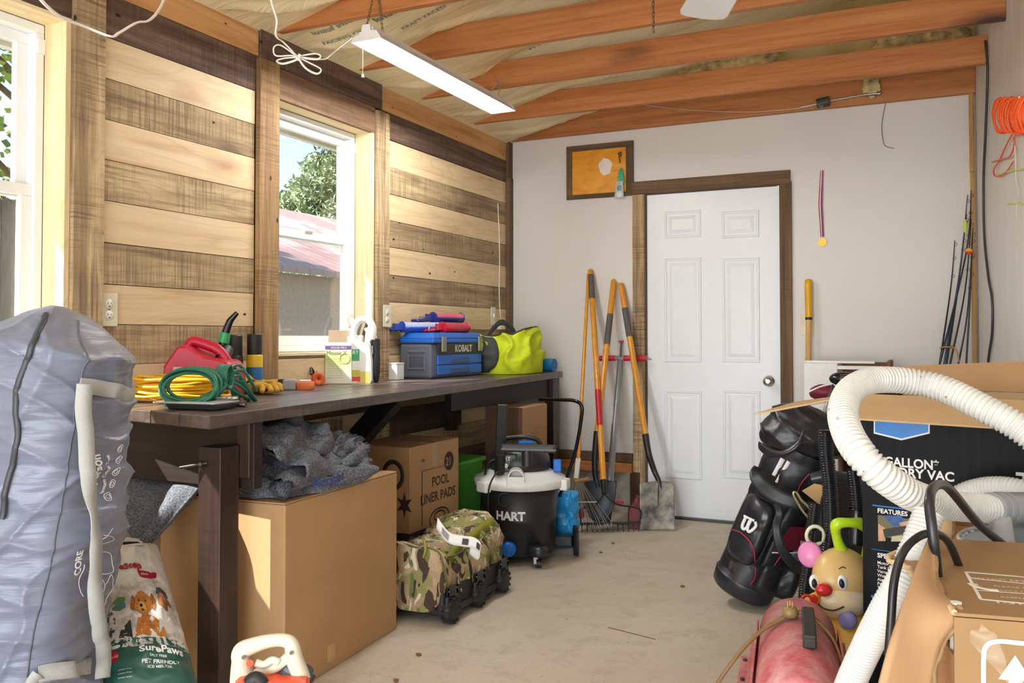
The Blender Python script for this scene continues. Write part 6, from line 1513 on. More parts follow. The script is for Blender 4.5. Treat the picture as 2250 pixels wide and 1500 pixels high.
def u_at(px, py_):   # find (u, v) on the bag surface under a given place of the photo
    best = None
    for st in range(3):
        if st == 0: us = [i / 120 for i in range(120)]; vs_ = [j / 60 * 0.96 for j in range(61)]
        else:
            du = 0.008 / 6 ** (st - 1); dv = 0.016 / 6 ** (st - 1); us = [best[1] + du * (i / 6) for i in range(-6, 7)]; vs_ = [min(.97, max(0, best[2] + dv * (j / 6))) for j in range(-6, 7)]; best = None
        for u in us:
            for v_ in vs_:
                p = tentf(u, v_, 0.006, 0.3); c_ = tentf(u + 0.5, v_, 0, 0)
                if (p - c_).dot(EYE - p) < 0: continue
                d = p - EYE; dz = d.dot(FWD); X = PX0 + FPX * d.dot(RGT) / dz; Y = PY0 - FPX * d.dot(UPV) / dz
                e_ = (X - px) ** 2 + (Y - py_) ** 2
                if best is None or e_ < best[0]: best = (e_, u, v_)
    return best[1], best[2]
def surf_path(pix, off=0.006, per=14, wk=1.0):
    uv = [u_at(*p) for p in pix]; uv2 = []
    for (a, b2) in uv:
        if uv2:
            while a - uv2[-1][0] > 0.5: a -= 1
            while a - uv2[-1][0] < -0.5: a += 1
        uv2.append((a, b2))
    sp = smooth_path([(a, b2, 0) for a, b2 in uv2], per)
    return [tentf(p.x, p.y, off, wk) for p in sp]
zpth = surf_path([(104, 684), (88, 720), (60, 790), (40, 850), (36, 905), (40, 960), (30, 1010), (12, 1080), (4, 1140)], 0.007, 14, 0.6)
t = MB(); t.tube(zpth, 0.0075, 6, flat=0.6); t.build('zipper', plain('#3c3f46', 0.5), tent)
spth = surf_path([(185, 690), (182, 760), (172, 860), (160, 960), (145, 1060), (125, 1170), (100, 1290), (72, 1400), (60, 1490)], 0.001)
t = MB(); t.tube(spth, 0.0022, 5); t.build('seam', plain('#5d616c', 0.6), tent)
M_web = plain('#a9aba8', 0.7, var=0.05, bump=0.3, bscale=260)
def webbing(P_, w, nm, tw=None, off=0.0):
    N = len(P_); side = []
    for i in range(N):
        T_ = (P_[min(i + 1, N - 1)] - P_[max(i - 1, 0)]).normalized(); vd = (EYE - P_[i]).normalized(); s_ = T_.cross(vd).normalized()
        if tw: a = tw(i / (N - 1)); s_ = s_ * math.cos(a) + vd * math.sin(a)
        side.append(s_)
    t = MB(); t.grid(lambda u, v: P_[min(int(round(u * (N - 1))), N - 1)] + side[min(int(round(u * (N - 1))), N - 1)] * (w * (v - 0.5)), N - 1, 2); return t.build(nm, M_web, tent, solid=0.003)
webbing(surf_path([(172, 846), (205, 850), (245, 858), (286, 872)], 0.010), 0.037, 'cross_strap')
vp = [(176, 842), (172, 900), (177, 960), (178, 1020), (182, 1080), (192, 1150), (192, 1230), (190, 1310), (195, 1390), (202, 1450), (200, 1490)]
base_ = surf_path(vp, 0.034, 8, 0.15)
webbing(base_, 0.036, 'long_strap', lambda u: 0.25 + 0.9 * math.exp(-((u - 0.48) / 0.09) ** 2) + 0.5 * math.exp(-((u - 0.62) / 0.05) ** 2))
webbing(surf_path([(198, 1462), (150, 1468), (110, 1474), (84, 1480)], 0.012), 0.038, 'lower_strap')
webbing(surf_path([(84, 1478), (70, 1500), (62, 1530)], 0.018, 6), 0.036, 'lower_strap_tail', lambda u: 0.5)
# printing on the front-right of the bag, reading upwards
M_wprint = plain('#f2f4fa', 0.5)
def bag_text(s, px, py, size, bold=0.02, sx=1.0, tilt=0.0):
    u0, v0 = u_at(px, py); Wp = 2 * PI * 0.18
    def f(x, y): return tentf(u0 - y / PER, v0 + x / HT, 0.005)
    return text('lettering', s, size, f, M_wprint, tent, bold=bold, sx=sx)
SGN = -1
bag_text('9 Person', 212, 1085, 0.042, 0.03, 0.66); bag_text('Instant Cabin Tent', 230, 1082, 0.021, 0.03, 0.6); bag_text('CORE', 176, 1262, 0.026, 0.03, 0.85)
for (x, y) in ((238, 1090), (245, 1062), (252, 1036), (259, 1010), (262, 985)):
    u0, v0 = u_at(x, y); t = MB()
    t.tube([tentf(u0 + 0.009 * math.cos(a), v0 + 0.0085 * math.sin(a), 0.005) for a in [2 * PI * k / 20 for k in range(20)]], 0.0009, 5, closed=True); t.tube([tentf(u0 + 0.0045 * math.cos(a), v0 + 0.0045 * math.sin(a), 0.005) for a in [2 * PI * k / 12 for k in range(12)]], 0.0008, 5, closed=True); t.build('printed_icon', M_wprint, tent)
lines = [[(200, 1205), (215, 1185), (240, 1160)], [(205, 1200), (245, 1185), (218, 1175)], [(210, 1260), (206, 1220), (240, 1215), (242, 1255), (212, 1262)], [(200, 1255), (230, 1290), (212, 1330), (200, 1318)], [(230, 1290), (238, 1262), (245, 1300), (226, 1334), (204, 1322)], [(186, 1240), (178, 1280), (186, 1310)]]
t = MB()
for ln in lines: t.tube(surf_path(ln, 0.006, 5), 0.0009, 5)
t.build('tent_drawing', M_wprint, tent)

# ---------------- chain saw / trimmer handle at bottom edge
cs = thing('power_tool', 'cream handled orange and black engine tool at the bottom edge of the floor', 'power tool', zp(600, 1560, 0))
Dk = 2.02
M_crm = plain('#d8d3be', 0.45, var=0.06); M_ors = plain('#e8562a', 0.4); 
def cp(x, y, d=0): return dp(x, y, Dk + d)
t = MB(); t.tube(smooth_path([cp(545, 1500), cp(532, 1460), cp(530, 1432), cp(556, 1418), cp(590, 1408), cp(622, 1406), cp(640, 1416), cp(648, 1450), cp(662, 1490), cp(668, 1520)], 6), lambda u: 0.018 + 0.003 * math.sin(u * 9), 14, flat=1.0); t.build('rear_handle', M_crm, cs)
t = MB(); t.tube(smooth_path([cp(530, 1452), cp(526, 1500), cp(528, 1560)], 6), 0.022, 12); t.build('handle_stem', M_crm, cs)
t = MB(); t.tube(smooth_path([cp(560, 1500), cp(572, 1478), cp(600, 1466), cp(624, 1452), cp(634, 1440)], 6), lambda u: 0.017 - 0.006 * u, 12); t.build('lower_grip', M_crm, cs)
t = MB(); t.tube(smooth_path([cp(562, 1455, -.012), cp(580, 1460, -.012), cp(598, 1450, -.012), cp(612, 1455, -.01)], 5), 0.009, 10); t.build('throttle_trigger', M_crm, cs)
t = MB(); t.cyl(cp(549, 1457, -0.035), cp(549, 1457, 0.0), 0.008, n=14); t.build('stop_button', M_ors, cs)
for (x, y) in ((535, 1444), (640, 1434)):
    t = MB(); t.cyl(cp(x, y, -0.024), cp(x, y, 0), 0.0045, n=12); t.build('screw', plain('#6f6a5c', 0.4, 0.6), cs)
t = MB(); q = cp(600, 1530); t.box((q.x, q.y, q.z), (0.17, 0.15, 0.11), rz=YAW + 0.2); t.build('orange_shroud', M_ors, cs, bevel=0.02, seg=3)
t = MB(); q = cp(560, 1512, -0.05); t.tube(smooth_path([cp(548, 1500, -.05), cp(560, 1490, -.05), cp(575, 1500, -.05), cp(580, 1530, -.05)], 4), 0.016, 12); t.build('black_guard', M_blk2, cs)
t = MB(); q = cp(648, 1484, 0.02); t.box((q.x, q.y, q.z), (0.07, 0.07, 0.055), rz=YAW, ry=0.5); t.build('air_filter_cover', plain('#39404c', 0.3), cs, bevel=0.014, seg=3)
t = MB(); q = cp(664, 1506, 0.0); t.box((q.x, q.y, q.z), (0.035, 0.06, 0.05), rz=YAW, ry=0.5); t.build('black_cap', M_blk2, cs, bevel=0.006)
q = cp(600, 1530); t = MB(); t.box((q.x, q.y, (q.z - 0.05) / 2), (0.16, 0.14, q.z - 0.05), rz=YAW + 0.2); t.build('engine_base', M_blk2, cs, bevel=0.01)
# white plastic piece at very bottom left of it
t = MB(); t.box((zp(495, 1500, 0.0).x, zp(495, 1500, 0.0).y, 0.0), (0.01, 0.01, 0.01)) if False else None
t = MB(); M = frame(dp(318, 1505, 2.1), YAW); t.box((0, 0, -0.02), (0.03, 0.03, 0.05), taper=0.7)
t.cyl((0, 0, -0.045), (0, 0, -0.28), 0.012, n=10)
tag(t.build('plastic_bottle', plain('#efeeea', 0.4), bevel=0.005), 'white plastic cap poking into the bottom edge by the ice melt bag', 'bottle')
# small floor bits
for k, (x, y, L) in enumerate(((1390, 1390, 0.16),)):
    q = zp(x, y, 0.002); t = MB(); t.tube(smooth_path([zp(1337, 1378, .002), zp(1385, 1390, .003), zp(1440, 1404, .002)], 5), 0.0014, 5); tag(t.build('twig', plain('#6a4a36', 0.8)), 'thin brown twig lying on the open concrete floor', 'twig')
t = MB(); q = zp(1112, 1268, 0.0); t.box((q.x, q.y, 0.004), (0.05, 0.035, 0.007), rz=0.4); tag(t.build('grey_scrap', plain('#a9a49b', 0.6)), 'small grey scrap on the floor in front of the shop vacuum', 'scrap')
rr = random.Random(3)
for k in range(5):
    x, y = [(870, 1497), (1347, 1195), (1320, 1215), (920, 1440), (1500, 1290)][k]
    q = zp(x, y, 0.0); t = MB(); t.ell(q + Vector((0, 0, 0.005)), (0.011, 0.008, 0.005), 8, fn=lambda d: 1 + .3 * fbm(d, 2, 2, k)); tag(t.build('leaf_crumb', plain('#7a5234', 0.9)), None, 'debris'); 
    bpy.data.objects[t and [o.name for o in COL.objects][-1]]['label'] = ['curled brown leaf crumb at the bottom centre of the floor', 'dark leaf crumb on the concrete near the rake', 'dark leaf crumb between the rake and the vacuum wheel', 'brown leaf crumb near the big carton edge', 'brown leaf crumb on the bare floor before the door'][k]
# ================================================================== RIGHT SIDE
def corr_tube(path, r, pitch, depth, n=28, per=6):
    """ribbed hose: rings along a resampled path"""
    P = resample(path, pitch / per); t = MB(); N = len(P)
    T = [(P[min(i + 1, N - 1)] - P[max(i - 1, 0)]).normalized() for i in range(N)]
    x = Vector((0, 0, 1)) if abs(T[0].z) < .9 else Vector((1, 0, 0)); vs = []
    for i in range(N):
        x = (x - T[i] * x.dot(T[i])).normalized(); y = T[i].cross(x)
        rr_ = r - depth * (0.5 - 0.5 * math.cos(2 * PI * i / per)) ** 1.5
        for k in range(n):
            a = 2 * PI * k / n; vs.append(P[i] + x * (rr_ * math.cos(a)) + y * (rr_ * math.sin(a)))
    t.add(vs, [(i * n + k, i * n + (k + 1) % n, (i + 1) * n + (k + 1) % n, (i + 1) * n + k) for i in range(N - 1) for k in range(n)], True)
    return t
M_hose = NT('white_hose'); v = M_hose.coords(); c = M_hose.ramp(M_hose.noise(v, 40, 3), [(0.3, '#cfcfca'), (0.7, '#dcdcd8')])
vo = M_hose.n('ShaderNodeTexVoronoi', i_Scale=26.0); M_hose.link(v, vo.inputs['Vector']); c = M_hose.mix(M_hose.ramp(vo.outputs['Distance'], [(0.06, 0.7), (0.10, 0.0)]), c, '#6e6e6a')
M_hose.base(c); M_hose.set(Roughness=0.35, Subsurface_Weight=0.25, Subsurface_Radius=(0.03, 0.03, 0.03)); M_hose = M_hose.m
M_bhose = plain('#202124', 0.16, var=0.1)

# ---- white cabinet against the back wall
cab = thing('cabinet', 'white and brown open cabinet against the back wall beside the door', 'cabinet', (-0.44, 5.2, 0))
M_cabw = plain('#eceae6', 0.45, var=0.02); M_cabb = plain('#7a5134', 0.7, var=0.08)
CX0, CX1, CYF, CZT = -0.615, -0.185, 4.95, 0.985
t = MB(); t.bb(CX0, CX0 + 0.17, CYF, CYF + 0.34, 0, CZT); t.build('white_side_box', M_cabw, cab, bevel=0.003)
t = MB(); t.bb(CX0 + 0.17, CX1 - 0.018, CYF + 0.32, CYF + 0.34, 0, CZT + 0.0); t.build('back_panel', M_cabb, cab)
t = MB(); t.bb(CX1 - 0.018, CX1, CYF, CYF + 0.36, 0, CZT + 0.015); t.build('side_panel', M_cabb, cab, bevel=0.002)
t = MB(); t.bb(CX0 + 0.17, CX1 - 0.018, CYF + 0.02, CYF + 0.32, 0.2, 0.218); t.bb(CX0 + 0.17, CX1 - 0.018, CYF + 0.02, CYF + 0.32, 0.56, 0.578); t.build('shelf', M_cabb, cab)
t = MB(); t.bb(CX0, CX1 - 0.08, CYF + 0.06, CYF + 0.10, CZT, CZT + 0.012); t.bb(CX0 + 0.17, CX1 - 0.018, CYF + 0.0, CYF + 0.018, CZT - 0.03, CZT - 0.012); t.build('top_rail', M_cabw, cab)

# ---- golf bag leaning to the right
M_gb = plain('#1e1f23', 0.42, var=0.12, bump=0.15, bscale=200, name='golf_bag_nylon'); M_gbs = plain('#26282e', 0.3, var=0.1); M_mar = plain('#6e1730', 0.55); M_pip = plain('#b3204a', 0.5)
G0 = Vector((-0.700, 3.80, 0.135)); G1 = dp(1765, 985, 3.62)
gv = (G1 - G0); GL = gv.length; gv.normalize()
gvw = (EYE - G0); gvw = (gvw - gv * gvw.dot(gv)).normalized(); gsd = gv.cross(gvw) * -1
if gsd.dot(RGT) < 0: gsd = -gsd
GM = Matrix((gsd, gv, gvw)).transposed().to_4x4(); GM.translation = G0       # x = viewer right, y = up the bag, z = to viewer
GBM = Matrix((gsd, gvw, gv)).transposed().to_4x4(); GBM.translation = G0     # z up the bag
gb2 = thing('golf_bag', 'black golf bag with white W emblem and red piping leaning right toward the cartons', 'golf bag', G0)
t = MB(); 
def gsec(u, v):
    a = 2 * PI * u; z = v * GL
    r_ = 0.126 + 0.010 * v
    n = 0.008 * fbm((math.cos(a) * 1.5, math.sin(a) * 1.5, z * 6), 2, 3, 3)
    return GBM @ Vector(((r_ + n) * math.cos(a), (r_ + n) * math.sin(a), z))
t.grid(gsec, 48, 60, cu=True); t.build('bag_tube', M_gb, gb2)
t = MB(GBM); t.lathe([(0, -0.09), (0.118, -0.088), (0.128, -0.075), (0.133, -0.03), (0.131, -0.022), (0.126, -0.018), (0.126, 0.07), (0.122, 0.075)], 44); t.build('base_boot', M_gbs, gb2)
t = MB(GBM); t.lathe([(0.1315, -0.028), (0.1345, -0.026), (0.1315, -0.022)], 44); t.build('base_band', plain('#3c4148', 0.3), gb2)
# pockets
def pocket(x0, x1, y0, y1, bulge, name, mt, zc=0.105, e=0.5, par=None):
    t = MB()
    def f(u, v):
        a = 2 * PI * u; rr_ = v
        x = (x0 + x1) / 2 + math.copysign(abs(math.cos(a)) ** e, math.cos(a)) * (x1 - x0) / 2 * rr_; y = (y0 + y1) / 2 + math.copysign(abs(math.sin(a)) ** e, math.sin(a)) * (y1 - y0) / 2 * rr_
        base = math.sqrt(max(0.0, 0.125 ** 2 - min(abs(x), 0.12) ** 2)) - 0.02
        h = bulge * (1 - rr_ ** 7) ** 0.5 if rr_ < 1 else -0.03
        n = 0.006 * fbm((x * 10, y * 10, 0), 1.5, 3, 3)
        return GM @ Vector((x, y, base + h + n * (rr_ < 1)))
    t.grid(f, 56, 22, cu=True); return t.build(name, mt, par or gb2)
pocket(-0.135, 0.015, 0.055, 0.345, 0.075, 'front_pocket', M_gbs)
pocket(-0.105, -0.0, 0.345, 0.40, 0.06, 'small_pocket', M_gb)
pocket(0.02, 0.185, 0.0, 0.40, 0.055, 'side_pocket', M_gb)
pocket(0.03, 0.20, -0.03, 0.13, 0.075, 'lower_pocket', M_gb)
def gline(pts, r_, nm, mt, per=8):
    t = MB(); t.tube(smooth_path([GM @ Vector(p) for p in pts], per), r_, 6); return t.build(nm, mt, gb2)
def gz(x, b): return math.sqrt(max(0.0, 0.125 ** 2 - min(abs(x), 0.12) ** 2)) - 0.02 + b
gline([(-0.132, 0.15, gz(-.12, .045)), (-0.09, 0.18, gz(-.09, .08)), (-0.03, 0.165, gz(-.03, .08)), (0.008, 0.10, gz(0, .06)), (0.03, 0.03, gz(.03, .03)), (0.02, -0.02, 0.12), (0.005, -0.055, 0.128)], 0.0028, 'red_piping', M_pip)
gline([(0.045, 0.02, gz(.04, .035)), (0.075, 0.10, gz(.07, .055)), (0.09, 0.20, gz(.09, .06))], 0.002, 'red_piping', M_pip)
gline([(0.01, 0.09, gz(.0, .07)), (0.02, 0.20, gz(.0, .078)), (0.018, 0.30, gz(0, .07)), (-0.01, 0.342, gz(-.01, .05)), (-0.08, 0.345, gz(-.08, .05))], 0.005, 'pocket_zip', plain('#101113', 0.4))
t = MB(GM); t.add([(0.055, 0.17, gz(.06, .058)), (0.185, 0.22, gz(.12, .02)), (0.19, 0.32, gz(.12, .03)), (0.075, 0.29, gz(.07, .055))], [(0, 1, 2, 3)]); t.build('maroon_panel', M_mar, gb2, solid=0.003)
gline([(0.05, 0.165, gz(.055, .062)), (0.12, 0.19, gz(.10, .062)), (0.19, 0.215, gz(.12, .03))], 0.0025, 'white_piping', M_cabw)
text('lettering', 'PRO', 0.022, GM @ Matrix.Translation((0.135, 0.235, gz(.1, .062))) @ Matrix.Rotation(0.35, 4, 'Z'), plain('#b9b4a8', 0.5), gb2, bold=0.02)
# W emblem from strokes
t = MB(GM); wz = gz(-.05, .0885)
Wp = [[(-0.092, 0.262), (-0.092, 0.235), (-0.084, 0.226), (-0.076, 0.235), (-0.076, 0.258)], [(-0.073, 0.262), (-0.073, 0.235), (-0.064, 0.226), (-0.055, 0.236), (-0.050, 0.252), (-0.058, 0.262)]]
for w_ in Wp: t.tube(smooth_path([(x * 1.15 + 0.012, (y - 0.245) * 1.35 + 0.235, wz) for x, y in w_], 6), 0.0065, 8)
for x in (-0.105, -0.082): t.box((x * 1.0 + 0.012, 0.26, wz), (0.022, 0.008, 0.008))
t.build('w_emblem', plain('#f2f2f2', 0.4), gb2)
# upper bag with zip and hood
t = MB()
def hood(u, v):
    a = 2 * PI * u; b2 = PI * (v - 0.5); d = Vector((math.cos(a) * math.cos(b2), math.sin(a) * math.cos(b2), math.sin(b2)))
    n = fbm(d, 1.2, 3, 5); rid = (1 - abs(math.sin(3 * d.x + 4 * d.z + 2 * fbm(d, 0.8, 2, 2)))) ** 2
    k = 1 + 0.10 * n + 0.05 * rid
    p = dp(1768, 955, 3.60) + gsd * (d.x * 0.165 * k) + gvw * (d.y * 0.13 * k) + gv * (d.z * 0.120 * k)
    return p + gsd * (-0.05 * max(0, -d.z) + 0.0) 
t.grid(hood, 90, 60, cu=True); t.build('rain_hood', plain('#1f2024', 0.35, var=0.15, bump=0.2), gb2)
t = MB()
def lip(u, v):
    P_ = smooth_path([dp(1668, 985, 3.5), dp(1690, 1000, 3.46), dp(1720, 1002, 3.42), dp(1752, 985, 3.40), dp(1765, 960, 3.42)], 8); i = min(int(u * (len(P_) - 1)), len(P_) - 1)
    a = 2 * PI * v; return P_[i] + Vector((0, 0, 0.016 * math.sin(a) * (1 + .3 * math.sin(u * 9)))) + FWD * (0.014 * math.cos(a)) + UPV * 0.012
t.grid(lip, 32, 10, cv=True); t.build('hood_rim', plain('#24252a', 0.35), gb2)
gline([(0.055, GL - 0.20, 0.125), (0.045, GL - 0.12, 0.130), (0.06, GL - 0.06, 0.13)], 0.0022, 'red_piping', M_pip)
t = MB(GM); t.tube([(-0.06, GL - 0.13, 0.12), (-0.055, GL - 0.05, 0.128)], 0.011, 6, flat=0.3); t.tube([(-0.04, GL - 0.15, 0.128), (-0.03, GL - 0.05, 0.13)], 0.009, 6, flat=0.3); t.build('white_stripe', M_cabw, gb2)
# shoulder strap
def band(P_, w, mt, nm, par, th=0.008, updir=None):
    N = len(P_); t = MB()
    def f(u, v):
        i = min(int(round(u * (N - 1))), N - 1); T_ = (P_[min(i + 1, N - 1)] - P_[max(i - 1, 0)]).normalized(); s_ = T_.cross((EYE - P_[i]).normalized()).normalized()
        return P_[i] + s_ * (w(u) if callable(w) else w) * (v - 0.5)
    t.grid(f, N - 1, 4); return t.build(nm, mt, par, solid=th)
band(smooth_path([dp(1664, 1028, 3.50), dp(1660, 1045, 3.45), dp(1678, 1070, 3.40), dp(1712, 1092, 3.36), dp(1748, 1104, 3.34), dp(1775, 1112, 3.34)], 6), lambda u: 0.030 + 0.026 * math.sin(PI * u), plain('#23282b', 0.45), 'shoulder_pad', gb2, 0.012)
band(smooth_path([dp(1706, 1100, 3.36), dp(1712, 1130, 3.36), dp(1706, 1160, 3.34), dp(1715, 1200, 3.33), dp(1738, 1235, 3.33), dp(1765, 1252, 3.34)], 6), lambda u: 0.026 + 0.016 * u, plain('#1b1d20', 0.45), 'strap', gb2, 0.006)
# brass buckle
t = MB(); P_ = smooth_path([dp(x, y, 3.25) for x, y in ((1743, 1085), (1755, 1108), (1768, 1128), (1785, 1142), (1786, 1128), (1775, 1112), (1762, 1100), (1750, 1082))], 5, True); t.tube(P_, 0.0042, 8, closed=True)
t.build('buckle', plain('#c9bd8a', 0.3, 0.7), gb2)
# clubs
cl = thing('golf_club', 'golf club with black driver head sticking up above the bag', 'golf club', dp(1850, 835, 3.75))
t = MB(); t.ell(dp(1853, 832, 3.72), (0.058, 0.045, 0.030), 26); t.build('club_head', plain('#1f2224', 0.2, 0.3), cl)
t = MB()
for k in range(5): t.bar(dp(1846, 824 + 4 * k, 3.665), dp(1868, 822 + 4 * k, 3.665), 0.0015, 0.0015)
t.build('face_groove', plain('#9b9b98', 0.4), cl)
t = MB(); t.cyl(dp(1830, 845, 3.74), dp(1790, 960, 3.62), 0.005, n=8); t.build('shaft', plain('#8e9296', 0.25, 0.9), cl)
ch = thing('club_cover', 'maroon fabric golf club head cover beside the driver head', 'club cover', dp(1815, 848, 3.76))
t = MB(); t.ell(dp(1812, 862, 3.78), (0.065, 0.05, 0.036), 26, fn=lambda d: 1 + 0.12 * fbm(d, 2, 3, 2)); t.build('cover_body', M_mar, ch)
t = MB(); t.tube(smooth_path([dp(1775, 862, 3.72), dp(1800, 850, 3.71), dp(1828, 843, 3.71)], 5), 0.0035, 6); t.build('white_trim', M_cabw, ch)
for k, (x, lb) in enumerate(((1818, 'left pale iron club just under the carton flap'), (1832, 'right pale iron club just under the carton flap'))):
    t = MB(); t.cyl(dp(x, 880, 3.6), dp(x - 18, 960, 3.58), 0.007, n=8); t.box(tuple(dp(x + 2, 893, 3.58)), (0.012, 0.03, 0.05), rz=YAW, ry=0.4); tag(t.build('iron_club', plain('#c3c6c8', 0.25, 0.8)), lb, 'golf club')

# ---- second black bag with leather patch, behind the black hoses
b2_ = thing('sling_bag', 'black vinyl case with tan leather inner panel behind the black ribbed hoses', 'bag', dp(1840, 1250, 3.5))
c = dp(1852, 1090, 3.42)
Mb2 = frame((c.x, c.y, 0), YAW + 0.1)
t = MB(Mb2); t.box((0.01, 0.05, 0.34), (0.23, 0.12, 0.50)); t.build('case_body', M_gb, b2_, bevel=0.03, seg=3)
t = MB(); t.tube(smooth_path([dp(1784, 1052, 3.32), dp(1820, 1046, 3.3), dp(1870, 1055, 3.3), dp(1900, 1062, 3.3)], 5), 0.024, 12); t.build('top_roll', plain('#2b2e36', 0.35), b2_)
t = MB(); P4 = [dp(1762, 1078, 3.27), dp(1790, 1062, 3.27), dp(1812, 1066, 3.27), dp(1800, 1108, 3.27)]; t.add(P4, [(0, 1, 2, 3)]); t.build('leather_panel', plain('#cfa873', 0.6, var=0.12), b2_, solid=0.004)
t = MB(Mb2); t.box((0.01, 0.05, 0.05), (0.20, 0.10, 0.10)); t.build('case_foot', M_gb, b2_, bevel=0.02)
# ---- black ribbed hoses
def hose_thing(label, pts, r, pitch, dep, mt, name='ribbed_hose', per=10):
    o = thing(name, label, 'hose', pts[-1]); corr_tube(smooth_path(pts, per), r, pitch, dep).build('ribbed_tube', mt, o); return o
h1 = hose_thing('black ribbed hose standing upright beside the golf bag', [dp(1814, 948, 3.1), dp(1816, 1000, 3.08), dp(1824, 1080, 3.05), dp(1825, 1170, 3.0), dp(1812, 1260, 3.0), dp(1800, 1330, 3.0), dp(1790, 1400, 3.0)], 0.0265, 0.0085, 0.004, M_bhose)
t = MB(); t.lathe([(0.0, 0.0), (0.022, 0.002), (0.0265, -0.008)], 20, basis(dp(1814, 946, 3.1), RGT, FWD, (0, 0, 1))); t.build('hose_end', M_bhose, h1)
h2 = hose_thing('black ribbed hose behind, curving down between golf bag and bear toy', [dp(1792, 1105, 3.16), dp(1785, 1160, 3.15), dp(1778, 1230, 3.12), dp(1768, 1310, 3.1), dp(1772, 1400, 3.1)], 0.0235, 0.0085, 0.004, M_bhose)
h3 = thing('ribbed_hose', 'black ribbed hose ending in a smooth black cuff beside the black carton', 'hose', dp(1880, 1190, 2.95))
corr_tube(smooth_path([dp(1874, 1030, 2.98), dp(1880, 1070, 2.97), dp(1884, 1122, 2.95)], 10), 0.0235, 0.0085, 0.004).build('ribbed_tube', M_bhose, h3)
t = MB(); t.tube([dp(1884, 1118, 2.95), dp(1883, 1140, 2.95), dp(1882, 1150, 2.95), dp(1880, 1195, 2.94)], lambda u: 0.0265 + 0.003 * (u > .5), 24, caps=False); t.tube([dp(1880, 1195, 2.94), dp(1880, 1180, 2.94)], 0.026, 24); t.build('cuff', M_bhose, h3)
# pale round clip on the hose
kc = thing('plastic_clip', 'round cream plastic ring clip hooked on the black hose', 'clip', dp(1791, 1176, 2.98))
c = dp(1791, 1176, 2.98); Mk2 = basis(c, RGT, UPV)
t = MB(Mk2); t.tube([(0.029 * math.cos(a), 0.031 * math.sin(a), 0) for a in [2 * PI * k / 28 for k in range(28)]], 0.0065, 8, closed=True, flat=1.0); t.build('clip_ring', plain('#e6e6c6', 0.4), kc)
t = MB(Mk2); t.box((0.008, -0.002, 0.002), (0.026, 0.036, 0.008)); t.build('black_insert', M_black, kc, bevel=0.003)
t = MB(Mk2); t.lathe([(0.005, 0), (0.008, 0.002), (0.005, 0.004)], 14, frame((-0.014, 0.010, 0.004))); t.build('eyelet', M_black, kc)

# ---- plain bear-like activity toy (generic)
ty = thing('bear_toy', 'tan plastic bear toy with pink ear, red nose and lime handle beside the black carton', 'toy', dp(1850, 1450, 2.72))
HC = dp(1853, 1282, 2.76)
fy = (EYE - HC).normalized(); fx = RGT.copy(); fz = fy.cross(fx) * -1
if fz.z < 0: fz = -fz
a_t = R_(-14)
fx2 = fx * math.cos(a_t) + fy * math.sin(a_t) * -1; fy2 = (fy * math.cos(a_t) + fx * math.sin(a_t))
FM = Matrix((fx2, fz, fy2)).transposed().to_4x4(); FM.translation = HC   # x right, y up, z to viewer
M_tan = plain('#dcb778', 0.35, var=0.05); M_cream = plain('#efdcb4', 0.35, var=0.04); M_pink = plain('#e58abf', 0.35)
t = MB(FM); t.ell((0, 0.008, 0), (0.098, 0.106, 0.095), 40, fn=lambda d: 1 + 0.05 * d.y); t.build('head', M_tan, ty)
t = MB(FM); t.ell((-0.005, -0.055, 0.028), (0.093, 0.055, 0.078), 36); t.build('muzzle', M_cream, ty)
t = MB(FM); t.ell((-0.035, -0.022, 0.112), (0.027, 0.021, 0.014), 22, fn=lambda d: 1 + 0.12 * d.y); t.build('nose', plain('#cf2f34', 0.2), ty)
for sx_, x0 in ((-1, -0.075), (1, 0.02)):
    t = MB(FM); z0 = 0.083 if x0 > -0.03 else 0.062; t.ell((x0, 0.005, z0), (0.018, 0.026, 0.020), 20); ey = t.build('eye', plain('#f2f4f4', 0.2), ty)
    t = MB(FM); t.ell((x0 + (0.0 if x0 > 0 else 0.002), 0.002, z0 + 0.013), (0.010, 0.017, 0.009), 16); t.build('pupil', plain('#23303a', 0.15), ey)
t = MB(FM); t.tube(smooth_path([(-0.075, -0.045, 0.084), (-0.05, -0.072, 0.104), (-0.015, -0.082, 0.104), (0.02, -0.070, 0.100)], 6), 0.0028, 6); t.build('mouth', plain('#4a2a22', 0.5), ty)
t = MB(FM); t.tube(smooth_path([(0.012, 0.045, 0.088), (0.024, 0.052, 0.087), (0.034, 0.048, 0.085)], 4), 0.002, 6); t.build('eyebrow', plain('#4a3422', 0.5), ty)
t = MB(FM); t.lathe([(0, 0.010), (0.038, 0.010), (0.044, 0.0), (0.038, -0.010), (0, -0.010)], 30, basis((-0.10, 0.095, 0.0), (1, 0, 0.2), (0, 1, 0))); t.build('ear', M_pink, ty, label='round pink ear')
M_limep = plain('#b5d92a', 0.3)
t = MB(); t.tube(smooth_path([dp(1862, 1225, 2.78), dp(1845, 1200, 2.76), dp(1836, 1165, 2.74), dp(1842, 1150, 2.73), dp(1870, 1148, 2.73), dp(1895, 1152, 2.76), dp(1908, 1175, 2.80), dp(1903, 1235, 2.82)], 6), lambda u: 0.0165 + 0.002 * math.sin(u * 20), 14); t.build('carry_handle', M_limep, ty)
t = MB(); c = dp(1868, 1420, 2.72); t.ell((c.x - 0.01, c.y, 0.145), (0.09, 0.085, 0.145), 30); t.build('body', plain('#e8b93a', 0.4), ty)
t = MB(); t.ell(dp(1862, 1362, 2.655), (0.028, 0.012, 0.028), 18); t.build('chest_button', plain('#8a86c2', 0.4), ty)
t = MB(); t.tube(smooth_path([dp(1800, 1312, 2.7), dp(1782, 1322, 2.68), dp(1776, 1335, 2.66)], 4), 0.020, 12); t.build('arm', plain('#e8b93a', 0.4), ty)
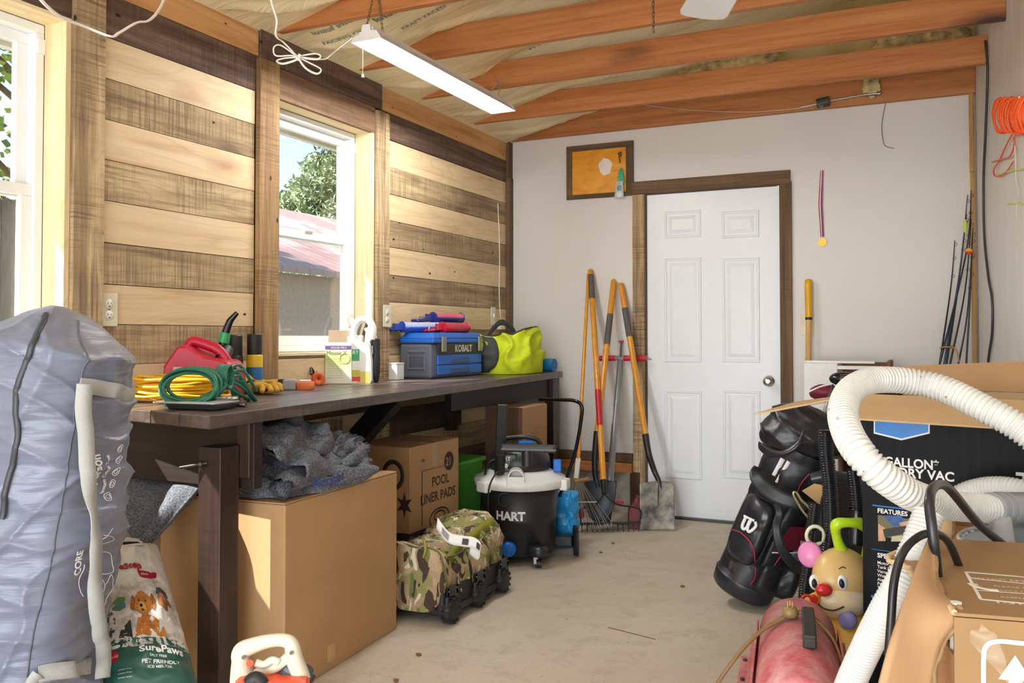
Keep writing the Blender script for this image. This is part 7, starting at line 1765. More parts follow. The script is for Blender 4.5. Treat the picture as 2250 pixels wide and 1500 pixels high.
t = MB(); Mr = basis(dp(1772, 1318, 2.66), RGT, UPV); t.tube([Mr @ Vector((0.016 * math.cos(a), 0.014 * math.sin(a), 0)) for a in [2 * PI * k / 18 for k in range(18)]], 0.0045, 8, closed=True); t.cyl(Mr @ Vector((0.022, 0.004, -0.006)), Mr @ Vector((0.022, 0.004, 0.008)), 0.012, n=16); t.build('red_ring', plain('#d8302c', 0.35), ty)

# ---- red torpedo heater
ht = thing('space_heater', 'faded red torpedo heater with black carry handle on the floor before the toy', 'heater', zp(1750, 1500, 0.1))
M_htr = NT('faded_red_paint'); v = M_htr.coords(); n1 = M_htr.noise(v, 7, 5, 0.65, 0.6); n2 = M_htr.noise(v, 60, 3)
c = M_htr.ramp(n1, [(0.3, '#b5434a'), (0.46, '#c2666a'), (0.60, '#cb9798'), (0.8, '#c4aaa7')]); M_htr.base(M_htr.mix(0.25, c, M_htr.ramp(n2, [(0.4, '#b8484c'), (0.7, '#d8a8a6')]))); M_htr.set(Roughness=0.45); M_htr = M_htr.m
hd = Vector((-0.4295 + 0.2855 - 0.005, 1.039, 0)); hd.normalize(); hd = Vector((-0.138, 0.990, 0)).normalized()
HF = dp(1752, 1372, 2.56); HF.z = 0.262
hs = Vector((hd.y, -hd.x, 0))
HM = Matrix((hs, Vector((0, 0, 1)), hd * -1)).transposed().to_4x4(); HM.translation = HF      # x right, y up, z toward viewer along barrel
t = MB(HM)
t.lathe([(0.075, -0.01), (0.098, -0.008), (0.105, 0.0), (0.105, 0.62), (0.098, 0.628), (0.08, 0.63)], 48); t.build('barrel', M_htr, ht)
t = MB(HM); t.lathe([(0.0, 0.0), (0.09, 0.0)], 32); t.lathe([(0.0, 0.6), (0.09, 0.6)], 32); t.build('end_grille', plain('#3a3434', 0.6, 0.5), ht)
t = MB(HM)
for s in (-1, 1):
    t.bb(s * 0.100, s * 0.128, -0.012, -0.008, 0.01, 0.62) if s > 0 else t.bb(-0.128, -0.100, -0.012, -0.008, 0.01, 0.62)
    xx = s * 0.108; t.bb(min(xx, xx + s * 0.006), max(xx, xx + s * 0.006), -0.05, 0.035, 0.01, 0.62)
t.build('seam_flange', M_htr, ht, bevel=0.001)
t = MB(HM); t.bb(-0.115, 0.115, -0.235, -0.09, 0.03, 0.60); t.build('fuel_tank', M_htr, ht, bevel=0.01)
t = MB(HM); t.bb(-0.158, -0.112, -0.072, -0.068, 0.03, 0.60); t.build('left_bracket', M_htr, ht, bevel=0.001)
for z_ in (0.07, 0.22, 0.37):
    t = MB(HM); t.cyl((-0.145, -0.068, z_), (-0.145, -0.062, z_), 0.006, n=10); t.build('screw', plain('#4a4040', 0.4, 0.8), ht)
t = MB(HM); t.cyl((-0.12, -0.235, 0.12), (0.12, -0.235, 0.12), 0.012, n=10); t.cyl((-0.10, -0.235, 0.52), (0.10, -0.235, 0.52), 0.012, n=10); t.build('foot_rail', plain('#3a3434', 0.5, 0.5), ht)
t = MB(HM); t.bb(0.012, 0.040, 0.10, 0.112, 0.205, 0.228); t.bb(0.012, 0.040, 0.10, 0.112, 0.40, 0.42); t.bb(0.010, 0.042, 0.125, 0.138, 0.19, 0.43); t.bb(0.010, 0.042, 0.104, 0.13, 0.19, 0.205); t.bb(0.010, 0.042, 0.104, 0.13, 0.418, 0.43); t.build('carry_handle', plain('#2b2a2b', 0.5), ht, bevel=0.004)
M_brc = plain('#8f6f47', 0.4, var=0.1)
for k in range(3):
    t = MB(HM); o_ = 0.007 * k
    t.tube(smooth_path([(0.125, -0.12, 0.30 + o_), (0.112, 0.0, 0.26 + o_), (0.085, 0.075, 0.22 + o_), (0.03, 0.116, 0.185 + o_), (-0.012, 0.118, 0.185 + o_), (-0.045, 0.104, 0.21 + o_), (-0.095, 0.082, 0.255 + o_), (-0.15, 0.04, 0.33 + o_), (-0.21, -0.03, 0.42 + o_), (-0.27, -0.12, 0.50), (-0.33, -0.225, 0.58)], 6), 0.0042, 7)
    t.build('power_lead', M_brc, ht)
t = MB(HM); t.lathe([(0, 0.0), (0.020, 0.0), (0.022, 0.01), (0.018, 0.024), (0, 0.026)], 20, basis((-0.020, 0.112, 0.205), (1, 0, 0), (0, 0, -1))); t.build('plug', plain('#8a7448', 0.45), ht)
for dx, dz in ((-0.006, 0), (0.006, 0.002), (0, -0.008)):
    t = MB(HM); t.box((-0.020 + dx, 0.145, 0.205 + dz), (0.0025, 0.016, 0.006)); t.build('prong', plain('#a08a4a', 0.3, 0.9), ht)

# ---- black printed carton, rotated a little
an2 = R_(-14); C0 = Vector((-0.185, 2.79, 0)); KW, KD, KH = 0.56, 0.40, 0.955
KM = frame(C0, an2)       # local x along the face, y into the room
m = NT('black_print_carton'); v = m.coords((30, 30, 0.6)); n1 = m.noise(v, 2.0, 4); m.base(m.ramp(n1, [(0.35, '#101114'), (0.7, '#1b1c20')])); m.set(Roughness=0.5, Specular_IOR_Level=0.15); M_bkc = m.m
kb = thing('product_carton', 'tall black printed carton of a wet dry vacuum with open kraft flaps', 'box', C0, rz=an2)
th = 0.006
t = MB(KM); t.bb(0, KW, 0, th, 0, KH); t.build('front_panel', M_bkc, kb, bevel=0.001)
t = MB(KM); t.bb(0, th, th, KD, 0, KH); t.build('left_panel', [M_bkc], kb)
t = MB(KM); t.bb(KW - th, KW, th, KD, 0, KH); t.build('right_panel', M_bkc, kb)
t = MB(KM); t.bb(th, KW - th, KD - th, KD, 0, KH); t.bb(th, KW - th, th, KD - th, 0, 0.01); t.build('back_panel', M_cardin, kb)
t = MB(KM); t.bb(th, KW - th, th, th + 0.002, 0.01, KH); t.build('inner_lining', M_cardin, kb)
# front flap folded out, kraft side up
def flap(p0, p1, q1, q0, nm, mt):
    t = MB(); P_ = [Vector(p) for p in (p0, p1, q1, q0)]; n_ = (P_[1] - P_[0]).cross(P_[3] - P_[0]).normalized() * 0.0025
    vs = [KM @ (p - n_) for p in P_] + [KM @ (p + n_) for p in P_]
    t.add(vs, [(3, 2, 1, 0), (4, 5, 6, 7), (0, 1, 5, 4), (1, 2, 6, 5), (2, 3, 7, 6), (3, 0, 4, 7)]); return t.build(nm, mt, kb)
flap((0.0, -0.001, KH + .003), (KW, -0.001, KH + .003), (KW, -0.20, KH - 0.055), (0.012, -0.20, KH - 0.052), 'front_flap', M_cardin)
flap((-0.001, 0.0, KH + .003), (-0.001, KD, KH + .003), (-0.33, KD - 0.06, KH - 0.055), (-0.335, 0.0, KH - 0.075), 'left_flap', M_cardin)
flap((0.0, KD, KH + .003), (KW, KD, KH + .003), (KW, KD + 0.05, KH + 0.11), (0.0, KD + 0.03, KH + 0.075), 'back_flap', M_card)
def kt(s, x, z, size, col='#f2f2f0', bold=0.028, sx=1.0, y=-0.0012): return text('lettering', s, size, KM @ basis((x, y, z), (1, 0, 0), (0, 0, 1)), plain(col, 0.5), kb, bold=bold, sx=sx)
def kz(px, py):
    nrm_ = Vector((math.sin(an2), -math.cos(an2), 0)); d = ray(px, py); p = EYE + d * ((C0 - EYE).dot(nrm_) / d.dot(nrm_)); q = KM.inverted() @ p; return q.x, q.z
def kq(px, py, px2, py2, nm, col, y=-0.0008, rough=0.45):
    x0, z0 = kz(px, py); x1, z1 = kz(px2, py2); t = MB(KM); t.bb(x0, x1, y, 0, z1, z0); return t.build(nm, plain(col, rough), kb)
x, z = kz(1926, 1020); kt('12 GALLON*', x - 0.02, z, 0.036, sx=0.92)
x, z = kz(1945, 1043); kt('WET/DRY VAC', x - 0.05, z, 0.036, sx=0.98)
t = MB(KM); xs = [kz(1920, 900), kz(2043, 900), kz(2043, 952), kz(1981, 967), kz(1920, 952)]; t.add([(a, -0.0010, b) for a, b in xs], [tuple(range(5))]); t.build('badge_border', plain('#e9ecef', 0.4), kb)
t = MB(KM); xs = [kz(1923, 900), kz(2040, 900), kz(2040, 949), kz(1981, 963), kz(1923, 949)]; t.add([(a, -0.0016, b) for a, b in xs], [tuple(range(5))]); t.build('blue_badge', plain('#1b7fd6', 0.35), kb)
kq(1917, 1108, 2045, 1126, 'blue_strip', '#1f76c4'); x, z = kz(1928, 1124); kt('FEATURES', x, z - 0.002, 0.0185, bold=0.03)
kq(1916, 1206, 2045, 1224, 'blue_strip', '#1f76c4'); x, z = kz(1928, 1222); kt('SPECIFICATIONS', x, z - 0.002, 0.0185, bold=0.03)
kq(1914, 1312, 2045, 1330, 'blue_strip', '#1f76c4'); x, z = kz(1926, 1328); kt('INCLUDES', x, z - 0.002, 0.0185, bold=0.03)
for k, s in enumerate(('Motor:', 'Tank Capacity:', 'Vacuum CFM:', 'Water Lift:', 'Air Watts:', 'Power Cord:', 'Tool Weight:')):
    x, z = kz(1928, 1238 + 9.2 * k); kt(s, x, z, 0.0125, bold=0.012)
for k, s in enumerate(('1', '2', '3', '4', '5')):
    x, z = kz(2028, 1146 + 12 * k); kt(s, x, z, 0.016, bold=0.03)
kq(1929, 1131, 2014, 1189, 'picture', '#6d6a45')
def kp(pts, nm, col, y): 
    t = MB(KM); t.add([(kz(a, b)[0], y, kz(a, b)[1]) for a, b in pts], [tuple(range(len(pts)))]); t.build(nm, plain(col, 0.45, var=0.15, scale=60), kb)
kp([(1930, 1150), (1945, 1160), (1946, 1188), (1930, 1188)], 'picture_hand', '#d3a27c', -0.0012); kp([(1975, 1148), (2013, 1140), (2013, 1160), (1985, 1166)], 'picture_hand', '#d9ab88', -0.0012)
kp([(1940, 1132), (1980, 1132), (1992, 1146), (1965, 1158)], 'picture_sleeve', '#2f59a0', -0.0011); kp([(1940, 1162), (2004, 1152), (2008, 1168), (1944, 1180)], 'picture_tool', '#26282a', -0.0016); kp([(1960, 1178), (2013, 1172), (2013, 1189), (1958, 1189)], 'picture_stone', '#c9c0a8', -0.0013)
x, z = kz(2233, 1050); kt('TOOL', x, z - 0.028, 0.062, bold=0.03)

# ---- grey shop vacuum half hidden in the corner between cartons
GV = Vector((0.262, 2.385, 0)); gvc = thing('shop_vacuum', 'grey lidded shop vacuum between the black carton and the brown carton', 'vacuum cleaner', GV)
Mg2 = frame(GV)
t = MB(Mg2); t.lathe([(0, 0.02), (0.16, 0.02), (0.175, 0.05), (0.185, 0.60), (0.0, 0.60)], 40); t.build('drum', plain('#7e8489', 0.45), gvc)
t = MB(Mg2); t.lathe([(0.185, 0.585), (0.20, 0.59), (0.203, 0.625), (0.198, 0.64), (0.17, 0.655), (0.12, 0.675), (0, 0.69)], 48); t.build('lid', plain('#8d9398', 0.4), gvc)
t = MB(Mg2)
for k in range(36):
    a = k * PI / 18; t.box((0.200 * math.cos(a), 0.200 * math.sin(a), 0.642), (0.016, 0.006, 0.008), rz=a)
t.lathe([(0.205, 0.638), (0.21, 0.645), (0.205, 0.652), (0.200, 0.645), (0.205, 0.638)], 48); t.build('lid_rim', plain('#c3c7ca', 0.35), gvc)
q = dp(2215, 1112, 1.92)
t = MB(); t.tube([dp(2178, 1117, 1.96), dp(2300, 1114, 2.08)], 0.036, 26); t.tube([dp(2192, 1117, 1.97), dp(2198, 1117, 1.975)], 0.0375, 26); t.tube([dp(2208, 1117, 1.985), dp(2214, 1117, 1.99)], 0.0375, 26); t.build('hose_connector', plain('#9a9ea1', 0.35), gvc)
t = MB(); a = dp(2200, 1140, 1.93); t.cyl(a, (a.x + 0.01, a.y + 0.02, 0.66), 0.02, n=14); t.build('connector_foot', plain('#b3b6b8', 0.35), gvc)
# big white hose
bh = thing('vacuum_hose', 'large white ribbed hose looping over the black carton', 'hose', dp(2180, 1112, 1.86))
corr_tube(smooth_path([dp(2184, 1117, 1.97), dp(2132, 1115, 1.93), dp(2075, 1108, 1.86), dp(2030, 1097, 1.80), dp(1990, 1080, 1.76), dp(1930, 1038, 1.74), dp(1888, 994, 1.76), dp(1862, 950, 1.82), dp(1852, 905, 1.90), dp(1866, 862, 2.0), dp(1905, 838, 2.08), dp(1955, 834, 2.12), dp(2015, 840, 2.12), dp(2078, 856, 2.08), dp(2164, 898, 2.0), dp(2235, 937, 1.95), dp(2300, 990, 1.92), dp(2345, 1060, 1.92)], 12), 0.0322, 0.0118, 0.0055, 32, 8).build('ribbed_tube', M_hose, bh)
h5 = thing('vacuum_hose', 'white ribbed hose arch rising behind the end of the larger hose at the right edge', 'hose', dp(2180, 1070, 2.2))
corr_tube(smooth_path([dp(2068, 1130, 2.3), dp(2092, 1102, 2.28), dp(2135, 1080, 2.25), dp(2190, 1072, 2.2), dp(2250, 1082, 2.15), dp(2320, 1120, 2.1)], 12), 0.030, 0.0085, 0.003, 28).build('ribbed_tube', plain('#dedfdd', 0.4, var=0.03, sss=0.2), h5)
h6 = thing('vacuum_hose', 'fine ribbed white hose slanting down to the floor in front of the black carton', 'hose', dp(1850, 1560, 1.62))
corr_tube(smooth_path([dp(2040, 1130, 1.62), dp(2015, 1195, 1.60), dp(1985, 1265, 1.59), dp(1945, 1340, 1.60), dp(1905, 1420, 1.64), dp(1865, 1510, 1.70), dp(1835, 1600, 1.78), dp(1810, 1680, 1.85)], 12), 0.0275, 0.0075, 0.0022, 28).build('ribbed_tube', plain('#d3d5d4', 0.4, var=0.03, sss=0.2), h6)
# black mains cables
M_cab = plain('#232325', 0.35, var=0.1)
t = MB(); t.tube(smooth_path([dp(1952, 1440, 1.42), dp(1958, 1360, 1.42), dp(1965, 1275, 1.43), dp(1985, 1212, 1.45), dp(2020, 1178, 1.48), dp(2055, 1172, 1.50), dp(2085, 1192, 1.52), dp(2110, 1250, 1.54)], 8), 0.0068, 10)
tag(t.build('rubber_cable', M_cab), 'outer black rubber cable arching down in front of the slanting hose', 'cable')
t = MB(); t.tube(smooth_path([dp(2062, 1300, 1.48), dp(2056, 1230, 1.46), dp(2048, 1160, 1.46), dp(2042, 1105, 1.48), dp(2048, 1075, 1.52), dp(2066, 1064, 1.58), dp(2090, 1078, 1.64), dp(2150, 1150, 1.74), dp(2210, 1200, 1.78)], 8), lambda u: 0.0085, 10)
tag(t.build('rubber_cable', M_cab), 'inner black rubber cable looped over the thick white hose', 'cable')

# ---- brown carton in the right foreground
fcn = thing('cardboard_box', 'brown carton with torn open flaps and white arrow print in the right foreground', 'box', (0.3, 1.4, 0))
ZT2 = 0.725
E1, E2 = zp(2096, 1352, ZT2), zp(2300, 1368, ZT2)
E4 = zp(2062, 1192, ZT2)
ex = (E2 - E1).normalized(); ey = Vector((-ex.y, ex.x, 0)); FD = 0.44; FWd = 0.46
FMx = Matrix((ex, ey, Vector((0, 0, 1)))).transposed().to_4x4(); FMx.translation = Vector((E1.x, E1.y, 0))
M_kr = plain('#96744a', 0.6, var=0.05, scale=4, name='kraft_carton')
t = MB(FMx); t.bb(0, FWd, 0, 0.006, 0, ZT2 - 0.002); t.build('front_panel', M_kr, fcn)
t = MB(FMx); t.bb(0, 0.006, 0.006, FD, 0, ZT2 - 0.06); t.build('left_panel', M_card2, fcn)
t = MB(FMx); t.bb(FWd - .006, FWd, 0.006, FD, 0, ZT2 - 0.01); t.build('right_panel', M_kr, fcn)
t = MB(FMx); t.bb(0.006, FWd - .006, FD - .006, FD, 0, ZT2 - 0.01); t.build('back_panel', M_kr, fcn)
t = MB(FMx)
# top flap with a ragged left edge
Lx = FMx.inverted() @ E4
edge = [(0.0, 0.0), (-0.004, 0.06), (-0.012, 0.10), (-0.010, 0.16), (-0.026, 0.21), (-0.024, 0.26), (-0.045, 0.33), (Lx.x * 0.9, Lx.y)]
poly = [(FWd, 0.0)] + [(FWd, Lx.y + 0.02)] + [(0.1, Lx.y + .02)] + list(reversed(edge))
t.prism(poly, 0.005, Matrix.Translation((0, 0, ZT2 + 0.002))); t.build('top_flap', M_kr, fcn)
Mtf = FMx @ Matrix.Translation((0, 0, ZT2 + 0.0048))
M_wpr = plain('#ddd8cc', 0.6)
def ft(s, px, py, size, bold=0.012, sx=1.0):
    q = FMx.inverted() @ zp(px, py, ZT2 + 0.005); return text('lettering', s, size, Mtf @ Matrix.Translation((q.x, q.y, 0)), M_wpr, fcn, bold=bold, sx=sx)
def fl2(pts, r_=0.0018):
    t = MB(); Q = [zp(x, y, ZT2 + 0.0052) for x, y in pts]
    for a, b in zip(Q, Q[1:]): t.bar(a, b, 2 * r_, 0.0006)
    return t.build('printed_line', M_wpr, fcn)
fl2([(2260, 1268), (2122, 1256), (2155, 1316), (2260, 1326)], 0.0025); fl2([(2136, 1270), (2255, 1282)], 0.001); fl2([(2147, 1296), (2255, 1304)], 0.001)
ft('DO NOT RETURN PRODUCT TO STORE', 2133, 1270, 0.0135); ft('PLEASE CALL CUSTOMER', 2185, 1288, 0.012, 0.006); ft('SERVICE FOR ASSISTANCE', 2182, 1296, 0.010, 0.006); ft('CUSTOMER SERVICE', 2200, 1312, 0.012, 0.01); ft('1-310-549-', 2186, 1324, 0.022, 0.012)
t = MB(); q = zp(2165, 1288, ZT2 + .0055); t.tube(smooth_path([q + ex * -0.016 + ey * 0.012, q + ex * -0.014 + ey * -0.004, q + ex * 0.0 + ey * -0.016, q + ex * 0.014 + ey * -0.018], 5), lambda u: 0.006 + 0.003 * abs(2 * u - 1), 6, flat=0.1, up=(0, 0, 1)); t.build('phone_symbol', M_wpr, fcn)
# arrow symbol on front
Mfp = FMx @ basis((0, -0.0012, 0), (1, 0, 0), (0, 0, 1))
def fz(px, py):
    nrm_ = -ey; d = ray(px, py); p = EYE + d * ((E1 - EYE).dot(nrm_) / d.dot(nrm_)); q = FMx.inverted() @ p; return q.x, q.z
a0x, a0z = fz(2160, 1405); a1x, _ = fz(2300, 1405); _, b1z = fz(2160, 1560)
t = MB(Mfp); pth = smooth_path([(a0x, b1z, 0), (a0x, a0z - 0.03, 0), (a0x + 0.004, a0z - 0.008, 0), (a0x + 0.02, a0z, 0), (a0x + 0.05, a0z, 0), (a0x + 0.11, a0z, 0)], 5)
for a, b in zip(pth, pth[1:]): t.bar(a, b, 0.0065, 0.0008, up=(0, 0, 1)) if (b - a).length > 1e-5 else None
t.build('printed_frame', M_wpr, fcn)
ax0, az0 = fz(2230, 1438)
t = MB(Mfp); t.prism([(ax0, az0), (ax0 + 0.022, az0 - 0.036), (ax0 + 0.009, az0 - 0.036), (ax0 + 0.009, az0 - 0.12), (ax0 - 0.009, az0 - 0.12), (ax0 - 0.009, az0 - 0.036), (ax0 - 0.022, az0 - 0.036)], 0.0008); t.build('printed_arrow', M_wpr, fcn)
# big torn flap leaning out to the left
t = MB(); Lf = [dp(1925, 1530, 1.22), dp(1955, 1420, 1.24), dp(1985, 1320, 1.30), dp(2012, 1250, 1.38), dp(2044, 1178, 1.50)]
Rf = [dp(2045, 1530, 1.26), dp(2065, 1420, 1.28), dp(2108, 1345, 1.29), dp(2062, 1290, 1.38), dp(2052, 1180, 1.50)]
Lp, Rp = smooth_path(Lf, 6), smooth_path(Rf, 6); NL = len(Lp)
t.grid(lambda u, v: Lp[int(round(u * (NL - 1)))].lerp(Rp[int(round(u * (NL - 1)))], v) + Vector((0.0, 0.0, 0.0)) + (EYE - Lp[0]).normalized() * 0.004 * math.sin(v * 5 + u * 9), NL - 1, 8); t.build('torn_flap', plain('#b58f69', 0.8, var=0.04), fcn, solid=0.006)
t = MB(); rr = random.Random(4)
for k in range(NL): 
    p = Rp[k] + Vector((rr.uniform(-.003, .003), rr.uniform(-.003, .003), rr.uniform(-.003, .003))); Rp[k] = p
t.tube(Rp, lambda u: 0.004 + 0.0025 * abs(math.sin(u * 37)), 6); t.build('torn_edge', plain('#a5845c', 0.9, var=0.2, bump=0.6), fcn)
t = MB(); P_ = [FMx @ Vector((x, y, ZT2 + 0.002)) for x, y in edge]; P_ = smooth_path(P_, 6); P_ = [p + Vector((rr.uniform(-.002, .002), rr.uniform(-.002, .002), rr.uniform(-.001, .003))) for p in P_]; t.tube(P_, lambda u: 0.004 + 0.002 * abs(math.sin(u * 31)), 6); t.build('torn_edge', plain('#d9bd92', 0.9, var=0.2, bump=0.6), fcn)
# things inside: dark block painting the shade inside the carton & white tube end
t = MB(FMx); t.bb(0.02, FWd - 0.02, 0.02, FD - 0.02, 0, 0.50); t.build('shade_block', plain('#2a2220', 0.8), fcn)
t = MB(); q = dp(2100, 1322, 1.31); t.tube([q, Vector((q.x, q.y, 0.505))], 0.0085, 20); tag(t.build('white_pipe', plain('#e6e9ec', 0.35)), 'white tube end peeking from the torn corner of the foreground carton', 'tube') 
# tape film
m = NT('clear_tape'); m.base('#e9e2d4'); m.set(Roughness=0.15, Alpha=0.22); M_film = m.m
t = MB(); P0_, P1_, P2_, P3_ = dp(2100, 1372, 1.235), dp(2150, 1362, 1.23), dp(2190, 1395, 1.20), dp(2215, 1500, 1.225)
P5_ = dp(2125, 1400, 1.225)
t.grid(lambda u, v: (P1_.lerp(P2_, u)).lerp(P5_.lerp(P3_, u), v) - ey * (0.012 * math.sin(u * 5 + v * 7) + 0.01), 14, 14); t.build('loose_tape', M_film, fcn)
# ---- brown carton piece behind (torn kraft box behind the grey lid)
bc = thing('cardboard_box', 'brown carton standing behind the grey vacuum lid and below the thick hose', 'box', (0.1, 2.5, 0))
q = dp(2088, 1150, 2.28); t = MB(frame((q.x, q.y, 0), R_(-6))); t.bb(-0.045, 0.13, 0, 0.10, 0, 0.64); t.build('carton_body', M_card2, bc, bevel=0.003)
q = dp(2062, 1160, 2.1); t = MB(); t.ell(dp(2072, 1158, 2.2), (0.03, 0.02, 0.04), 14, fn=lambda d: 1 + .3 * fbm(d, 2, 3, 1)); t.build('torn_corner', M_cardin, bc)

# ================================================================== LONG HANDLED TOOLS
M_ash = plain('#d8932f', 0.35, var=0.08, scale=20, coat=0.3, name='varnished_ash'); M_gripg = plain('#55524e', 0.7)
M_steel = NT('dirty_steel'); v = M_steel.coords(); n1 = M_steel.noise(v, 12, 5, 0.65); M_steel.base(M_steel.ramp(n1, [(0.35, '#4c4a48'), (0.52, '#85827c'), (0.7, '#b0a894')])); M_steel.set(Roughness=0.55, Metallic=0.35); M_steel = M_steel.m
def handle(label, name, cat, top, bot, r, grip=None, colr=None, foot=None):
    o = thing(name, label, cat, foot or bot); d = (bot - top).normalized(); L = (bot - top).length
    t = MB(); t.tube([top - d * 0.0, top + d * 0.006, top + d * 0.02, bot], lambda u: r * [0.5, 0.9, 1.0, 1.0][min(3, int(round(u * 3)))], 16); t.build('handle', colr or M_ash, o)
    if grip:
        t = MB(); t.cyl(top.lerp(bot, grip[0]), top.lerp(bot, grip[1]), r * 1.08, n=16); t.build('grip_sleeve', M_gripg, o)
    t = MB(); q = top + d * 0.035 - FWD * (r * 0.93); t.cyl(q - FWD * .001, q + FWD * .001, 0.005, n=10); t.build('hang_hole', plain('#3a2512', 0.8), o)
    return o, d
# square shovel
T1 = yp(1364, 622, BY - 0.03); B1 = dp(1420, 965, 5.25)
o, d = handle('square mouth shovel leaning right, its blade resting by the door', 'shovel', 'shovel', T1, B1, 0.0185, (0.17, 0.36), foot=Vector((-1.47, 5.05, 0)))
K1 = dp(1447, 1055, 5.2)
t = MB(); t.tube(smooth_path([B1 - d * 0.03, B1 + d * 0.08, dp(1437, 1032, 5.22), K1, K1 + (K1 - B1) * 0.35], 6), lambda u: 0.021 - 0.008 * u, 14); t.build('socket', plain('#3c3b3a', 0.4, 0.6), o)
bl, br2 = dp(1408, 1062, 5.19), dp(1483, 1060, 5.19); fl_, fr2 = dp(1408, 1164, 5.10), dp(1484, 1158, 5.10)
fl_.z = 0.004; fr2.z = 0.004
t = MB(); 
def blade(u, v):
    p = bl.lerp(br2, u).lerp(fl_.lerp(fr2, u), v); e = abs(2 * u - 1)
    sh = 0.018 * max(0, 1 - v * 8) * (1 - e)
    return p + Vector((0, -1, 0)) * (0.022 * e ** 3) * (1 - 0.4 * v) + Vector((0, 0, 0.012 * max(0, 1 - v * 5) * (1 - e ** 2)))
t.grid(blade, 20, 16); t.build('blade', M_steel, o, solid=0.003)
t = MB(); t.tube([K1, bl.lerp(br2, .5).lerp(fl_.lerp(fr2, .5), 0.55)], lambda u: 0.010 * (1 - 0.8 * u), 10); t.build('blade_rib', plain('#4a4846', 0.5, 0.5), o)
# round point shovel, handle leaning left
T2 = yp(1349, 614, BY - 0.03); B2 = dp(1312, 955, 5.2)
o, d = handle('round point shovel crossing behind the red labelled rake handle', 'shovel', 'shovel', T2, B2, 0.0185, (0.24, 0.44), foot=Vector((-1.8, 5.0, 0)))
t = MB(); t.tube(smooth_path([B2 - d * 0.02, dp(1308, 1000, 5.17), dp(1308, 1040, 5.14), dp(1314, 1070, 5.12)], 6), lambda u: 0.022 - 0.006 * u, 14); t.build('socket', plain('#222324', 0.4, 0.4), o)
t = MB(); q0 = dp(1318, 1055, 5.12)
def spade(u, v):
    e = 2 * u - 1; w = 0.095 * (1 - v ** 2.6) ** 0.5 if v < 1 else 0.0
    p = q0 + RGT * (e * w) + Vector((0, -0.03, -0.235)) * v
    p = p - FWD * (0.02 * e * e); p.z = max(p.z, 0.004); return p
t.grid(spade, 16, 18); t.build('blade', plain('#3b3f46', 0.45, 0.5, var=0.15), o, solid=0.003)
# bow rake with red label
T3 = yp(1297, 592, BY - 0.03); B3 = dp(1326, 1058, 5.02)
o, d = handle('bow rake with red sticker on its varnished handle, head on the floor', 'rake', 'rake', T3, B3, 0.0175, (0.03, 0.155), foot=Vector((-1.75, 4.9, 0)))
t = MB(); t.cyl(T3.lerp(B3, 0.60), T3.lerp(B3, 0.76), 0.0185, n=16); t.build('red_label', plain('#b3202a', 0.4), o)
t = MB(); t.cyl(B3 - d * 0.01, B3 + d * 0.07, 0.019, 0.015, n=14); t.build('ferrule', plain('#2a2a2b', 0.35, 0.5), o)
pk_ = B3 + d * 0.07; RZ = 0.045; Lr, Rr = zp(1240, 1168, 0.0), zp(1408, 1166, 0.0); Lr = Vector((Lr.x, Lr.y, RZ)); Rr = Vector((Rr.x, Rr.y, RZ))
t = MB(); mid_ = Lr.lerp(Rr, .5)
for E_ in (Lr.lerp(Rr, 0.22), Lr.lerp(Rr, 0.98)): t.tube(smooth_path([pk_, pk_.lerp(E_, 0.35) + Vector((0, 0, 0.0)), pk_.lerp(E_, 0.85) + Vector((0, 0, 0.055)) + (E_ - mid_) * 0.15, E_], 6), 0.0052, 8)
t.build('bow', plain('#3a3836', 0.45, 0.5), o)
t = MB(); t.bar(Lr, Rr, 0.012, 0.014); t.build('head_bar', plain('#3a3836', 0.45, 0.5), o)
for k in range(15):
    p = Lr.lerp(Rr, (k + 0.5) / 15); t = MB(); t.tube([p, p + Vector((0.006, -0.022, -0.012)), p + Vector((0.012, -0.03, -0.042))], lambda u: 0.0045 - 0.002 * u, 6); t.build('tine', plain('#3a3836', 0.45, 0.5), o)
# leaf rake, thin handle
T4 = yp(1293, 600, BY - 0.04); B4 = dp(1271, 1010, 5.15)
o, d = handle('leaf rake with the thinnest handle, fan of wire tines beside the vacuum', 'leaf_rake', 'rake', T4, B4, 0.011, None, foot=Vector((-1.9, 4.9, 0)))
t = MB(); t.bar(B4 - d * 0.01, dp(1266, 1052, 5.1), 0.028, 0.02); t.build('head_clamp', plain('#d8d8d6', 0.4), o, bevel=0.003)
hq = dp(1268, 1045, 5.1)
for k in range(20):
    u = k / 19; e = dp(1246 + 100 * u, 1158 - 6 * abs(u - .5), 4.96); e.z = max(e.z, 0.012)
    t = MB(); m_ = hq.lerp(e, 0.9) + Vector((0, 0, 0.012)); t.tube(smooth_path([hq, hq.lerp(e, 0.5) + Vector((0, 0, 0.006)), m_, e], 4), 0.0017, 5); t.build('tine', plain('#a6a6a2', 0.3, 0.8) if k % 3 else plain('#4d4a48', 0.4, 0.6), o)
t = MB(); t.tube([hq.lerp(dp(1246, 1158, 4.96), 0.55) + Vector((0, 0, .01)), hq.lerp(dp(1346, 1158, 4.96), 0.55) + Vector((0, 0, .01))], 0.004, 6); t.build('cross_brace', plain('#c8c8c4', 0.3, 0.7), o)
